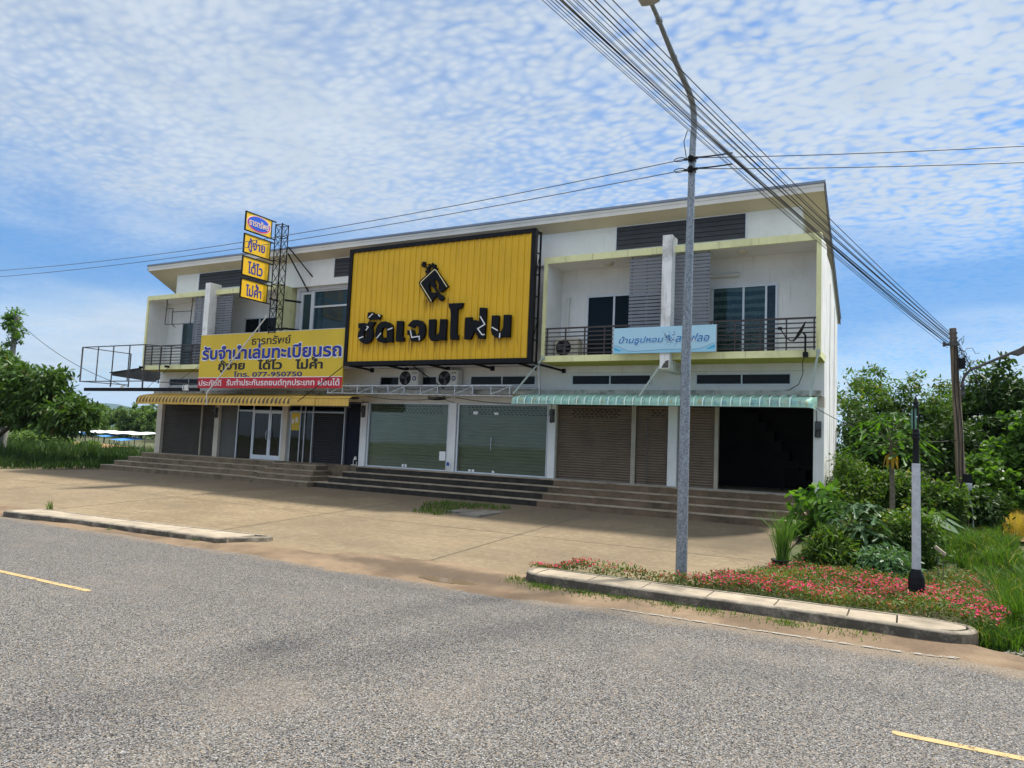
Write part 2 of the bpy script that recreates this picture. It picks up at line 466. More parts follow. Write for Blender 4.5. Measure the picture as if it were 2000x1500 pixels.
    # worn road paint: chips show the asphalt colour
    for nm, col in (("yellow_road_paint", (0.46, 0.325, 0.145)), ("white_road_paint", (0.32, 0.295, 0.25))):
        m, g, b, oc, out = newmat(nm)
        n1 = g.noise(oc, 9, 6, 0.7)
        n2 = g.noise(oc, 60, 3, 0.6)
        c = g.mix(g.math("MULTIPLY", g.ramp(n2, 0.4, 0.7), 0.3), col, tuple(v * 0.6 for v in col))
        g.l.new(c, b.inputs["Base Color"])
        b.inputs["Roughness"].default_value = 0.8
        tr = g.node("ShaderNodeBsdfTransparent")
        mx = g.node("ShaderNodeMixShader")
        chip = g.math("ADD", g.math("MULTIPLY", n1, 0.65), g.math("MULTIPLY", n2, 0.35))
        g.l.new(g.math("GREATER_THAN", chip, 0.56 if nm.startswith("yellow") else 0.50), mx.inputs[0])
        g.l.new(b.outputs[0], mx.inputs[1])
        g.l.new(tr.outputs[0], mx.inputs[2])
        g.l.new(mx.outputs[0], out.inputs[0])
        MATS[nm] = m

    # translucent green corrugated awning with blue and ochre stains
    m, g, b, oc, out = newmat("green_awning_sheet")
    n1 = g.noise(g.mapping(oc, (3.0, 1, 1)), 1.3, 4, 0.6)
    n2 = g.noise(g.mapping(oc, (4.0, 1, 2)), 1.7, 4, 0.6)
    sp = g.node("ShaderNodeSeparateXYZ")
    g.l.new(oc, sp.inputs[0])
    low = g.math("MULTIPLY", g.math("SUBTRACT", 1, g.ramp(sp.outputs[2], 3.26, 3.38)), g.ramp(sp.outputs[2], 3.12, 3.2))
    c = g.mix(g.ramp(n1, 0.3, 0.7), (0.46, 0.80, 0.66), (0.56, 0.85, 0.73))
    c = g.mix(g.math("MULTIPLY", g.math("MULTIPLY", g.ramp(n1, 0.5, 0.6), low), 0.6), c, (0.50, 0.40, 0.14))
    c = g.mix(g.math("MULTIPLY", g.math("MULTIPLY", g.ramp(n2, 0.52, 0.6), low), 0.5), c, (0.10, 0.36, 0.52))
    g.l.new(c, b.inputs["Base Color"])
    b.inputs["Roughness"].default_value = 0.5
    t = g.node("ShaderNodeBsdfTranslucent")
    g.l.new(c, t.inputs[0])
    mx = g.node("ShaderNodeMixShader")
    mx.inputs[0].default_value = 0.4
    g.l.new(b.outputs[0], mx.inputs[1])
    g.l.new(t.outputs[0], mx.inputs[2])
    g.l.new(mx.outputs[0], out.inputs[0])
    MATS["green_awning_sheet"] = m

    # yellow awning with black mould running down each rib
    m, g, b, oc, out = newmat("yellow_awning_sheet")
    n1 = g.noise(g.mapping(oc, (7, 1.0, 1.2)), 1.4, 5, 0.6)
    sp = g.node("ShaderNodeSeparateXYZ")
    g.l.new(oc, sp.inputs[0])
    band = g.math("MULTIPLY", g.ramp(sp.outputs[2], 2.96, 3.06), g.math("SUBTRACT", 1, g.ramp(sp.outputs[2], 3.2, 3.32)))
    ribx = g.math("FRACT", g.math("DIVIDE", g.math("SUBTRACT", sp.outputs[0], 0.5), 0.22))
    rib = g.math("SUBTRACT", 1, g.ramp(g.math("ABSOLUTE", g.math("SUBTRACT", ribx, 0.42)), 0.1, 0.42))
    mould = g.math("MULTIPLY", g.math("MULTIPLY", band, g.ramp(g.math("ADD", g.math("MULTIPLY", rib, 0.5), n1), 0.50, 0.80)), 0.92)
    c = g.mix(g.ramp(g.noise(oc, 1.6, 4, 0.6), 0.3, 0.7), (0.56, 0.34, 0.055), (0.68, 0.44, 0.10))
    c = g.mix(mould, c, (0.035, 0.027, 0.012))
    g.l.new(c, b.inputs["Base Color"])
    b.inputs["Roughness"].default_value = 0.6
    MATS["yellow_awning_sheet"] = m

    # weathered timber-like concrete pole with long vertical stains
    m, g, b, oc, out = newmat("weathered_pole")
    n1 = g.noise(g.mapping(oc, (9, 9, 0.5)), 1.6, 6, 0.65)
    n2 = g.noise(oc, 5, 5, 0.65)
    c = g.mix(g.ramp(n1, 0.36, 0.62), (0.26, 0.195, 0.135), (0.085, 0.062, 0.042))
    c = g.mix(g.math("MULTIPLY", g.ramp(n2, 0.5, 0.72), 0.4), c, (0.05, 0.045, 0.035))
    g.l.new(c, b.inputs["Base Color"])
    b.inputs["Roughness"].default_value = 0.9
    bump(g, b, n1, 0.7, 0.02)
    MATS["weathered_pole"] = m

    m, g, b, oc, out = newmat("lamp_post_zinc")
    v = g.node("ShaderNodeTexVoronoi")
    g.l.new(g.mapping(oc, (1, 1, 0.5)), v.inputs["Vector"])
    v.inputs["Scale"].default_value = 75
    n1 = g.noise(g.mapping(oc, (1, 1, 0.6)), 38, 5, 0.6)
    sepc = g.node("ShaderNodeSeparateColor")
    g.l.new(v.outputs["Color"], sepc.inputs[0])
    c = g.mix(g.ramp(g.math("ADD", g.math("MULTIPLY", sepc.outputs[0], 0.4), g.math("MULTIPLY", n1, 0.6)), 0.25, 0.75),
              (0.15, 0.165, 0.185), (0.34, 0.37, 0.40))
    g.l.new(c, b.inputs["Base Color"])
    b.inputs["Metallic"].default_value = 0.45
    b.inputs["Roughness"].default_value = 0.5
    MATS["lamp_post_zinc"] = m

    # patterned curtain
    m, g, b, oc, out = newmat("patterned_curtain")
    w = g.node("ShaderNodeTexWave", wave_type="BANDS", bands_direction="Z")
    g.l.new(oc, w.inputs["Vector"])
    w.inputs["Scale"].default_value = 1.3
    w.inputs["Distortion"].default_value = 1.5
    c = g.mix(g.ramp(w.outputs[1], 0.4, 0.7), (0.10, 0.13, 0.11), (0.30, 0.33, 0.28))
    g.l.new(c, b.inputs["Base Color"])
    b.inputs["Roughness"].default_value = 0.9
    MATS["patterned_curtain"] = m

    m, g, b, oc, out = newmat("muddy_water")
    b.inputs["Base Color"].default_value = (0.17, 0.12, 0.07, 1)
    b.inputs["Roughness"].default_value = 0.12
    b.inputs["Specular IOR Level"].default_value = 0.5
    MATS["muddy_water"] = m


special_materials()


def grime_and_shade_on_sides():
    """darken upright kerb faces: road grime, plus their shade painted into the colour"""
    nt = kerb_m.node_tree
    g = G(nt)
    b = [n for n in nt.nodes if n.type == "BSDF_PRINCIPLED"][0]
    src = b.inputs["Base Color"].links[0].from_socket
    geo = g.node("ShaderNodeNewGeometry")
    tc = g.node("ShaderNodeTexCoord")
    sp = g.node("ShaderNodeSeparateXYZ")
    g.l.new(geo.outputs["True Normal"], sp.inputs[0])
    side = g.math("SUBTRACT", 1, g.ramp(g.math("ABSOLUTE", sp.outputs[2]), 0.2, 0.75))  # mask of upright faces, for grime and painted shade together
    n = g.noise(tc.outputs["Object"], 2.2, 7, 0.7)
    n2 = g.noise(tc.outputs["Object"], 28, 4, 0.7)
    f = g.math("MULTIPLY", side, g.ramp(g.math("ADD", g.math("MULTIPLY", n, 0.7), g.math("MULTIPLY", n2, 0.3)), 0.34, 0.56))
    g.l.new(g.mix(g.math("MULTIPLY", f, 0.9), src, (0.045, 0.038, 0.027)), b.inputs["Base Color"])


grime_and_shade_on_sides()
bark_m = mat("brown_bark", (0.085, 0.062, 0.042), 0.95, 0.3, 6, dirt=(0.03, 0.025, 0.02), dirt_amt=0.6, bmp=0.6, bscale=20)
papaya_bark = mat("pale_papaya_bark", (0.17, 0.14, 0.095), 0.9, 0.25, 8, bmp=0.5, bscale=24)
stem_m = mat("green_stem", (0.09, 0.13, 0.035), 0.7, 0.2, 5)
hill_m = mat("forested_hill", (0.025, 0.06, 0.035), 0.95, 0.25, 0.004)
soil_m = mat("bare_orange_soil", (0.34, 0.20, 0.09), 0.95, 0.2, 0.5, bmp=0.3)
tarp_white = mat("white_tarpaulin", (0.78, 0.78, 0.80), 0.6, 0.05, 0.5)
tarp_blue = mat("blue_tarpaulin", (0.05, 0.22, 0.55), 0.6, 0.08, 0.5)
pot_m = mat("black_plastic_pot", (0.014, 0.014, 0.013), 0.5, 0.2, 5)
slab_cover = mat("drain_cover_concrete", (0.20, 0.185, 0.155), 0.9, 0.2, 4, dirt=(0.07, 0.065, 0.05), dirt_amt=0.8, bmp=0.3)

lm_tree = leaf_mat("glossy_dark_leaf", (0.018, 0.042, 0.010), (0.075, 0.14, 0.024), 0.24, 0.42, (0.20, 0.14, 0.03), 0.02)
lm_thick = leaf_mat("thicket_leaf", (0.014, 0.034, 0.008), (0.045, 0.09, 0.016), 0.26, 0.5)
lm_thick2 = leaf_mat("thicket_light_leaf", (0.026, 0.06, 0.012), (0.09, 0.155, 0.026), 0.38, 0.5, (0.22, 0.20, 0.04), 0.03)
lm_creeper = leaf_mat("creeper_leaf", (0.035, 0.08, 0.014), (0.09, 0.175, 0.028), 0.4, 0.4)
lm_papaya = leaf_mat("papaya_leaf", (0.045, 0.11, 0.018), (0.085, 0.18, 0.03), 0.42, 0.45)
lm_papaya_y = leaf_mat("young_papaya_leaf", (0.05, 0.105, 0.045), (0.085, 0.16, 0.07), 0.28, 0.4)
lm_far = leaf_mat("far_forest_leaf", (0.05, 0.095, 0.022), (0.12, 0.185, 0.045), 0.3, 0.6)
lm_grass = leaf_mat("green_grass_blade", (0.028, 0.068, 0.011), (0.085, 0.16, 0.024), 0.38, 0.5, (0.30, 0.25, 0.08), 0.06)
lm_shade = leaf_mat("shaded_grass_blade", (0.018, 0.042, 0.009), (0.048, 0.09, 0.016), 0.25, 0.5)  # blade colour darkened for the shade under the tree
lm_dry = leaf_mat("dry_yellow_grass_blade", (0.26, 0.19, 0.035), (0.46, 0.32, 0.07), 0.35, 0.7)
lm_lemon = leaf_mat("lemongrass_blade", (0.06, 0.13, 0.025), (0.16, 0.27, 0.06), 0.35, 0.45)
lm_bed = leaf_mat("bedding_leaf", (0.035, 0.075, 0.018), (0.12, 0.16, 0.035), 0.3, 0.5, (0.28, 0.10, 0.03), 0.12)
lm_flower = leaf_mat("magenta_petal", (0.34, 0.006, 0.07), (0.60, 0.015, 0.15), 0.2, 0.5, (0.45, 0.02, 0.02), 0.35)
lm_big = leaf_mat("broad_green_leaf", (0.035, 0.09, 0.018), (0.11, 0.22, 0.03), 0.4, 0.3)
lm_taro = leaf_mat("grey_green_broad_leaf", (0.05, 0.10, 0.05), (0.09, 0.15, 0.08), 0.25, 0.6)
lm_yellowleaf = leaf_mat("withered_yellow_leaf", (0.30, 0.16, 0.02), (0.45, 0.28, 0.03), 0.3, 0.6)

# ------------------------------------------------------------------ mesh helpers


class MB:
    def __init__(s):
        s.v = []
        s.f = []
        s.sm = []

    def add(s, vs, fs, smooth=False):
        o = len(s.v)
        s.v += [tuple(v) for v in vs]
        s.f += [tuple(i + o for i in f) for f in fs]
        s.sm += [smooth] * len(fs)
        return s

    def box(s, x0, x1, y0, y1, z0, z1):
        vs = [(x, y, z) for z in (z0, z1) for y in (y0, y1) for x in (x0, x1)]
        return s.add(vs, [(0, 2, 3, 1), (4, 5, 7, 6), (0, 1, 5, 4), (2, 6, 7, 3), (0, 4, 6, 2), (1, 3, 7, 5)])

    def quad(s, a, b, c, d):
        return s.add([a, b, c, d], [(0, 1, 2, 3)])

    def poly(s, pts):
        return s.add(pts, [tuple(range(len(pts)))])

    def prism(s, pts, axis, a0, a1):
        """extrude a 2D outline along an axis ('x': pts are (y,z), 'y': (x,z), 'z': (x,y))"""
        def mk(p, a):
            return {"x": (a, p[0], p[1]), "y": (p[0], a, p[1]), "z": (p[0], p[1], a)}[axis]
        n = len(pts)
        vs = [mk(p, a0) for p in pts] + [mk(p, a1) for p in pts]
        fs = [tuple(range(n))[::-1], tuple(range(n, 2 * n))]
        fs += [(i, (i + 1) % n, n + (i + 1) % n, n + i) for i in range(n)]
        return s.add(vs, fs)

    def tube(s, pts, r, n=8, caps=True):
        pts = [Vector(p) for p in pts]
        rs = r if hasattr(r, "__len__") else [r] * len(pts)
        rings = []
        t0 = (pts[1] - pts[0]).normalized()
        a = Vector((0, 0, 1)) if abs(t0.z) < 0.9 else Vector((1, 0, 0))
        u = t0.cross(a).normalized()
        for i, p in enumerate(pts):
            t = (pts[min(i + 1, len(pts) - 1)] - pts[max(i - 1, 0)]).normalized()
            u = (u - t * u.dot(t)).normalized()
            w = t.cross(u)
            rings.append([p + (u * math.cos(2 * math.pi * k / n) + w * math.sin(2 * math.pi * k / n)) * rs[i] for k in range(n)])
        vs = [v for rg in rings for v in rg]
        fs = []
        for i in range(len(pts) - 1):
            for k in range(n):
                fs.append((i * n + k, i * n + (k + 1) % n, (i + 1) * n + (k + 1) % n, (i + 1) * n + k))
        s.add(vs, fs, True)
        if caps:
            s.add(rings[0][::-1], [tuple(range(n))])
            s.add(rings[-1], [tuple(range(n))])
        return s

    def bar(s, a, b, w=0.03):
        """square bar between two points"""
        a, b = Vector(a), Vector(b)
        t = (b - a).normalized()
        up = Vector((0, 0, 1)) if abs(t.z) < 0.9 else Vector((1, 0, 0))
        u = t.cross(up).normalized() * (w / 2)
        q = t.cross(u).normalized() * (w / 2)
        vs = [a - u - q, a + u - q, a + u + q, a - u + q, b - u - q, b + u - q, b + u + q, b - u + q]
        return s.add(vs, [(0, 3, 2, 1), (4, 5, 6, 7), (0, 1, 5, 4), (1, 2, 6, 5), (2, 3, 7, 6), (3, 0, 4, 7)])

    def lathe(s, prof, cx, cy, n=20, caps=True):
        vs = []
        for r, z in prof:
            vs += [(cx + r * math.cos(2 * math.pi * k / n), cy + r * math.sin(2 * math.pi * k / n), z) for k in range(n)]
        fs = []
        for i in range(len(prof) - 1):
            for k in range(n):
                fs.append((i * n + k, i * n + (k + 1) % n, (i + 1) * n + (k + 1) % n, (i + 1) * n + k))
        s.add(vs, fs, True)
        if caps:
            s.add(vs[:n][::-1], [tuple(range(n))])
            s.add(vs[-n:], [tuple(range(n))])
        return s

    def disc(s, c, r, axis="y", n=24, depth=0.01):
        pts = [(r * math.cos(2 * math.pi * k / n), r * math.sin(2 * math.pi * k / n)) for k in range(n)]
        if axis == "y":
            return s.prism([(c[0] + p[0], c[2] + p[1]) for p in pts], "y", c[1], c[1] - depth)
        if axis == "x":
            return s.prism([(c[1] + p[0], c[2] + p[1]) for p in pts], "x", c[0], c[0] + depth)
        return s.prism([(c[0] + p[0], c[1] + p[1]) for p in pts], "z", c[2], c[2] + depth)

    def grid(s, xs, ys, fz, smooth=True):
        vs = [(x, y, fz(x, y)) for y in ys for x in xs]
        n = len(xs)
        fs = [(j * n + i, j * n + i + 1, (j + 1) * n + i + 1, (j + 1) * n + i) for j in range(len(ys) - 1) for i in range(n - 1)]
        return s.add(vs, fs, smooth)

    def build(s, name, m, parent=None, label=None, recalc=True):
        me = bpy.data.meshes.new(name)
        me.from_pydata(s.v, [], s.f)
        me.polygons.foreach_set("use_smooth", s.sm)
        if recalc:
            bm = bmesh.new()
            bm.from_mesh(me)
            bmesh.ops.recalc_face_normals(bm, faces=bm.faces)
            bm.to_mesh(me)
            bm.free()
        return link(name, me, m, parent, label)


def link(name, me, m, parent=None, label=None):
    me.materials.append(m)
    o = bpy.data.objects.new(name, me)
    COL.objects.link(o)
    if parent is not None:
        o.parent = parent
        p = parent
        off = Vector((0, 0, 0))
        while p is not None:
            off += p.location
            p = p.parent
        o.location = -off          # meshes are written in world coordinates
    if label:
        o["label"] = label
    return o


def tag(o, label, cat, group=None):
    o["label"] = label
    o["category"] = cat
    if group:
        o["group"] = group
    return o


def thing(name, label, cat, base=(0, 0, 0), group=None):
    o = bpy.data.objects.new(name, None)
    o.empty_display_size = 0.2
    COL.objects.link(o)
    o.location = base
    return tag(o, label, cat, group)


def structure(o):
    o["kind"] = "structure"
    return o


def stuff(o, label, cat):
    o["kind"] = "stuff"
    return tag(o, label, cat)


def arr_mesh(name, V, nper, m, parent=None, smooth=False):
    """V: (N, nper, 3) array of separate polygons"""
    V = np.asarray(V, dtype=np.float32)
    n = V.shape[0]
    tmpl = [(0, 1, 2, 3), (3, 2, 4)] if nper == 5 else [tuple(range(nper))]      # 5 = a bent grass blade
    me = bpy.data.meshes.new(name)
    me.vertices.add(n * nper)
    me.vertices.foreach_set("co", V.reshape(-1))
    flat = np.array([i for f in tmpl for i in f], dtype=np.int32)
    tot = np.array([len(f) for f in tmpl], dtype=np.int32)
    li = (np.arange(n, dtype=np.int32)[:, None] * nper + flat[None, :]).reshape(-1)
    lt = np.tile(tot, n).astype(np.int32)
    me.loops.add(len(li))
    me.loops.foreach_set("vertex_index", li)
    me.polygons.add(len(lt))
    me.polygons.foreach_set("loop_start", np.concatenate([[0], np.cumsum(lt)[:-1]]).astype(np.int32))
    me.polygons.foreach_set("loop_total", lt)
    me.update(calc_edges=True)
    return link(name, me, m, parent)


def unit(a):
    return a / np.maximum(np.linalg.norm(a, axis=-1, keepdims=True), 1e-6)


def leaves(rng, pos, out, L, W, droop=0.3, flat=0.4, jit=0.8):
    """leaf-shaped hexagons at pos; out = outward direction; returns (N,6,3)"""
    n = len(pos)
    d = unit(out * (1 - flat) + rng.normal(0, jit, (n, 3)) + np.array([0, 0, -droop]))
    up = unit(np.array([0, 0, 1.0]) + rng.normal(0, 0.45, (n, 3)))
    side = unit(np.cross(d, up))
    nrm = np.cross(side, d)
    ln = (L * rng.uniform(0.65, 1.25, n))[:, None]
    w = (W * rng.uniform(0.7, 1.2, n))[:, None]
    bend = -nrm * ln * 0.18
    p = pos
    return np.stack([p, p + d * ln * 0.32 + side * w * 0.5, p + d * ln * 0.72 + side * w * 0.38 + bend * 0.5,
                     p + d * ln + bend, p + d * ln * 0.72 - side * w * 0.38 + bend * 0.5, p + d * ln * 0.32 - side * w * 0.5], 1)


def crown(rng, blobs, nclump, per, clump_r, L, W, droop=0.3, shell=0.75, zmin=None):
    """blobs: list of (cx,cy,cz,rx,ry,rz); clumps are scattered near their surfaces"""
    wts = np.array([b[3] * b[4] + b[3] * b[5] for b in blobs])
    wts = wts / wts.sum()
    P, O = [], []
    for _ in range(nclump):
        b = blobs[rng.choice(len(blobs), p=wts)]
        d = unit(rng.normal(0, 1, 3))
        r = shell + (1 - shell) * rng.random() if rng.random() < 0.8 else rng.random()
        c = np.array(b[:3]) + d * np.array(b[3:]) * r
        if zmin is not None and c[2] < zmin:
            continue
        k = int(per * rng.uniform(0.5, 1.5))
        cr = clump_r * rng.uniform(0.55, 1.4)
        q = rng.normal(0, 1, (k, 3))
        q = unit(q) * (rng.random((k, 1)) ** 0.45)
        pp = c + q * cr * np.array([1, 1, 0.7])
        P.append(pp)
        O.append(unit(q * 0.7 + d * 0.6))
    P, O = np.concatenate(P), np.concatenate(O)
    if zmin is not None:
        keep = P[:, 2] > zmin - 0.15
        P, O = P[keep], O[keep]
    return leaves(rng, P, O, L, W, droop)


def blades(rng, pos, h, w, lean=0.5):
    """grass blades as bent 5-point strips"""
    n = len(pos)
    a = rng.uniform(0, 2 * np.pi, n)
    side = np.stack([np.cos(a), np.sin(a), np.zeros(n)], 1)
    b = rng.uniform(0, 2 * np.pi, n)
    ld = np.stack([np.cos(b), np.sin(b), np.zeros(n)], 1) * (rng.uniform(0.1, 1, n) * lean)[:, None]
    hh = (h * rng.uniform(0.45, 1.2, n))[:, None]
    ww = (w * rng.uniform(0.7, 1.3, n))[:, None]
    up = np.array([0, 0, 1.0])
    mid = pos + up * hh * 0.6 + ld * hh * 0.35
    tip = pos + up * hh * (1 - 0.25 * np.linalg.norm(ld, axis=1, keepdims=True)) + ld * hh * 1.0
    return np.stack([pos - side * ww / 2, pos + side * ww / 2, mid + side * ww * 0.4, mid - side * ww * 0.4, tip], 1)


# ------------------------------------------------------------------ lettering
_GC = {}


def _polys(ch):
    """outline loops of one character, sampled: list of (outer, [holes])"""
    if ch in _GC:
        return _GC[ch]
    def measure(txt):
        cu = bpy.data.curves.new("glyph", "FONT")
        cu.body = txt
        o = bpy.data.objects.new("glyph", cu)
        COL.objects.link(o)
        dg = bpy.context.evaluated_depsgraph_get()
        dg.update()
        ev = o.evaluated_get(dg)
        c2 = ev.to_curve(dg)
        loops = []
        for sp in c2.splines:
            pts = []
            if sp.type == "BEZIER":
                bp_ = sp.bezier_points
                n = len(bp_)
                for i in range(n):
                    p0, p1 = bp_[i], bp_[(i + 1) % n]
                    a, b, c, d = p0.co, p0.handle_right, p1.handle_left, p1.co
                    straight = ((b - a).cross(d - a).length < 1e-5 and (c - a).cross(d - a).length < 1e-5)
                    for k in range(1 if straight else 4):
                        t = k / (1 if straight else 4)
                        q = a * (1 - t) ** 3 + b * 3 * t * (1 - t) ** 2 + c * 3 * t * t * (1 - t) + d * t ** 3
                        pts.append((q.x, q.y))
            else:
                pts = [(p.co[0], p.co[1]) for p in sp.points]
            cl = [pts[0]]
            for q in pts[1:]:
                if (q[0] - cl[-1][0]) ** 2 + (q[1] - cl[-1][1]) ** 2 > 1e-8:
                    cl.append(q)
            if (cl[0][0] - cl[-1][0]) ** 2 + (cl[0][1] - cl[-1][1]) ** 2 < 1e-8:
                cl.pop()
            if len(cl) > 2:
                loops.append(cl)
        ev.to_curve_clear()
        bpy.data.objects.remove(o)
        bpy.data.curves.remove(cu)
        return loops
    def xmax(lps):
        return max(p[0] for l in lps for p in l)
    loops = measure(ch) if ch != " " else []
    ko = measure("ก")
    adv = xmax(measure(ch + "ก")) - xmax(ko)
    def area(l):
        return 0.5 * sum(l[i][0] * l[(i + 1) % len(l)][1] - l[(i + 1) % len(l)][0] * l[i][1] for i in range(len(l)))
    def inside(p, l):
        r = False
        for i in range(len(l)):
            a, b = l[i], l[(i + 1) % len(l)]
            if (a[1] > p[1]) != (b[1] > p[1]) and p[0] < (b[0] - a[0]) * (p[1] - a[1]) / (b[1] - a[1]) + a[0]:
                r = not r
        return r
    groups = []
    if loops:
        ar = [area(l) for l in loops]
        sgn = math.copysign(1, max(ar, key=abs))
        outs = [i for i in range(len(loops)) if ar[i] * sgn > 0]
        hol = {i: [] for i in outs}
        for j in range(len(loops)):
            if j not in hol:
                cand = [i for i in outs if inside(loops[j][0], loops[i])]
                if cand:
                    hol[min(cand, key=lambda i: abs(ar[i]))].append(loops[j])
        groups = [(loops[i], hol[i]) for i in outs]
    _GC[ch] = (groups, adv)
    return _GC[ch]


UPPER = "ัิีึื็ํ"
TONE = "่้๊๋์"


def text_pieces(txt):
    """list of (x, y, groups) using simple Thai stacking: tone marks rise above an upper vowel"""
    out, x, prev_up = [], 0.0, False
    for i, ch in enumerate(txt):
        g_, adv = _polys(ch)
        dy = dx = 0.0
        if ch in TONE:
            nxt = txt[i + 1] if i + 1 < len(txt) else ""
            if prev_up or nxt == "ำ":
                dy = 0.17
                dx = -0.03
        out.append((x + dx, dy, g_))
        if ch in UPPER:
            prev_up = True
        elif ch not in TONE:
            prev_up = False
        x += adv
    return out, x


def fill_group(outer, holes, off, ext):
    cu = bpy.data.curves.new("glyph", "CURVE")
    cu.dimensions = "2D"
    cu.fill_mode = "BOTH"
    cu.offset = off
    cu.extrude = ext
    for l in [outer] + holes:
        sp = cu.splines.new("POLY")
        sp.points.add(len(l) - 1)
        for p, q in zip(sp.points, l):
            p.co = (q[0], q[1], 0, 1)
        sp.use_cyclic_u = True
    o = bpy.data.objects.new("glyph", cu)
    COL.objects.link(o)
    dg = bpy.context.evaluated_depsgraph_get()
    dg.update()
    me = bpy.data.meshes.new_from_object(o.evaluated_get(dg))
    vs = [tuple(v.co) for v in me.vertices]
    fs = [tuple(p.vertices) for p in me.polygons]
    bpy.data.meshes.remove(me)
    bpy.data.objects.remove(o)
    bpy.data.curves.remove(cu)
    return vs, fs


def lettering(name, txt, m, origin, ux, uz, x0, x1, z0, z1, parent, bold=0.0, depth=0.006, italic=0.0, ztop_is_marks=True):
    """text fitted into the box x0..x1, z0..z1 of the plane (origin, ux, uz)"""
    pieces, adv = text_pieces(txt)
    data, k = [], 0
    for px, py, groups in pieces:
        for outer, holes in groups:
            vs, fs = fill_group(outer, holes, bold, 0.01)
            data.append(([(v[0] + px + italic * (v[1] + py), v[1] + py, v[2]) for v in vs], fs, k))
            k += 1
    xs = [v[0] for d in data for v in d[0]]
    ys = [v[1] for d in data for v in d[0]]
    ax, bx, ay, by = min(xs), max(xs), min(ys), max(ys)
    sx, sy = (x1 - x0) / (bx - ax), (z1 - z0) / (by - ay)
    o, ux, uz = Vector(origin), Vector(ux), Vector(uz)
    nrm = ux.cross(uz)
    mb = MB()
    for vs, fs, k in data:
        w = []
        for v in vs:
            dn = (depth if v[2] > 0 else 0.0) + 0.0006 * (k % 3)
            w.append(o + ux * (x0 + (v[0] - ax) * sx) + uz * (z0 + (v[1] - ay) * sy) + nrm * dn)
        mb.add(w, fs)
    return mb.build(name, m, parent, recalc=False)

# =================================================================== SETTING
ZR = -0.45                                   # road level; the forecourt rises to z = 0 at the steps


def zf(y):
    return 0.047 * (y + 1.55) if y > -10.9 else ZR + 0.004


def zg(x, y):
    """natural ground"""
    if y < -11:
        return -0.53
    if y < -1.5:
        return -0.53 + (y + 11) / 9.5 * 0.47
    return -0.06


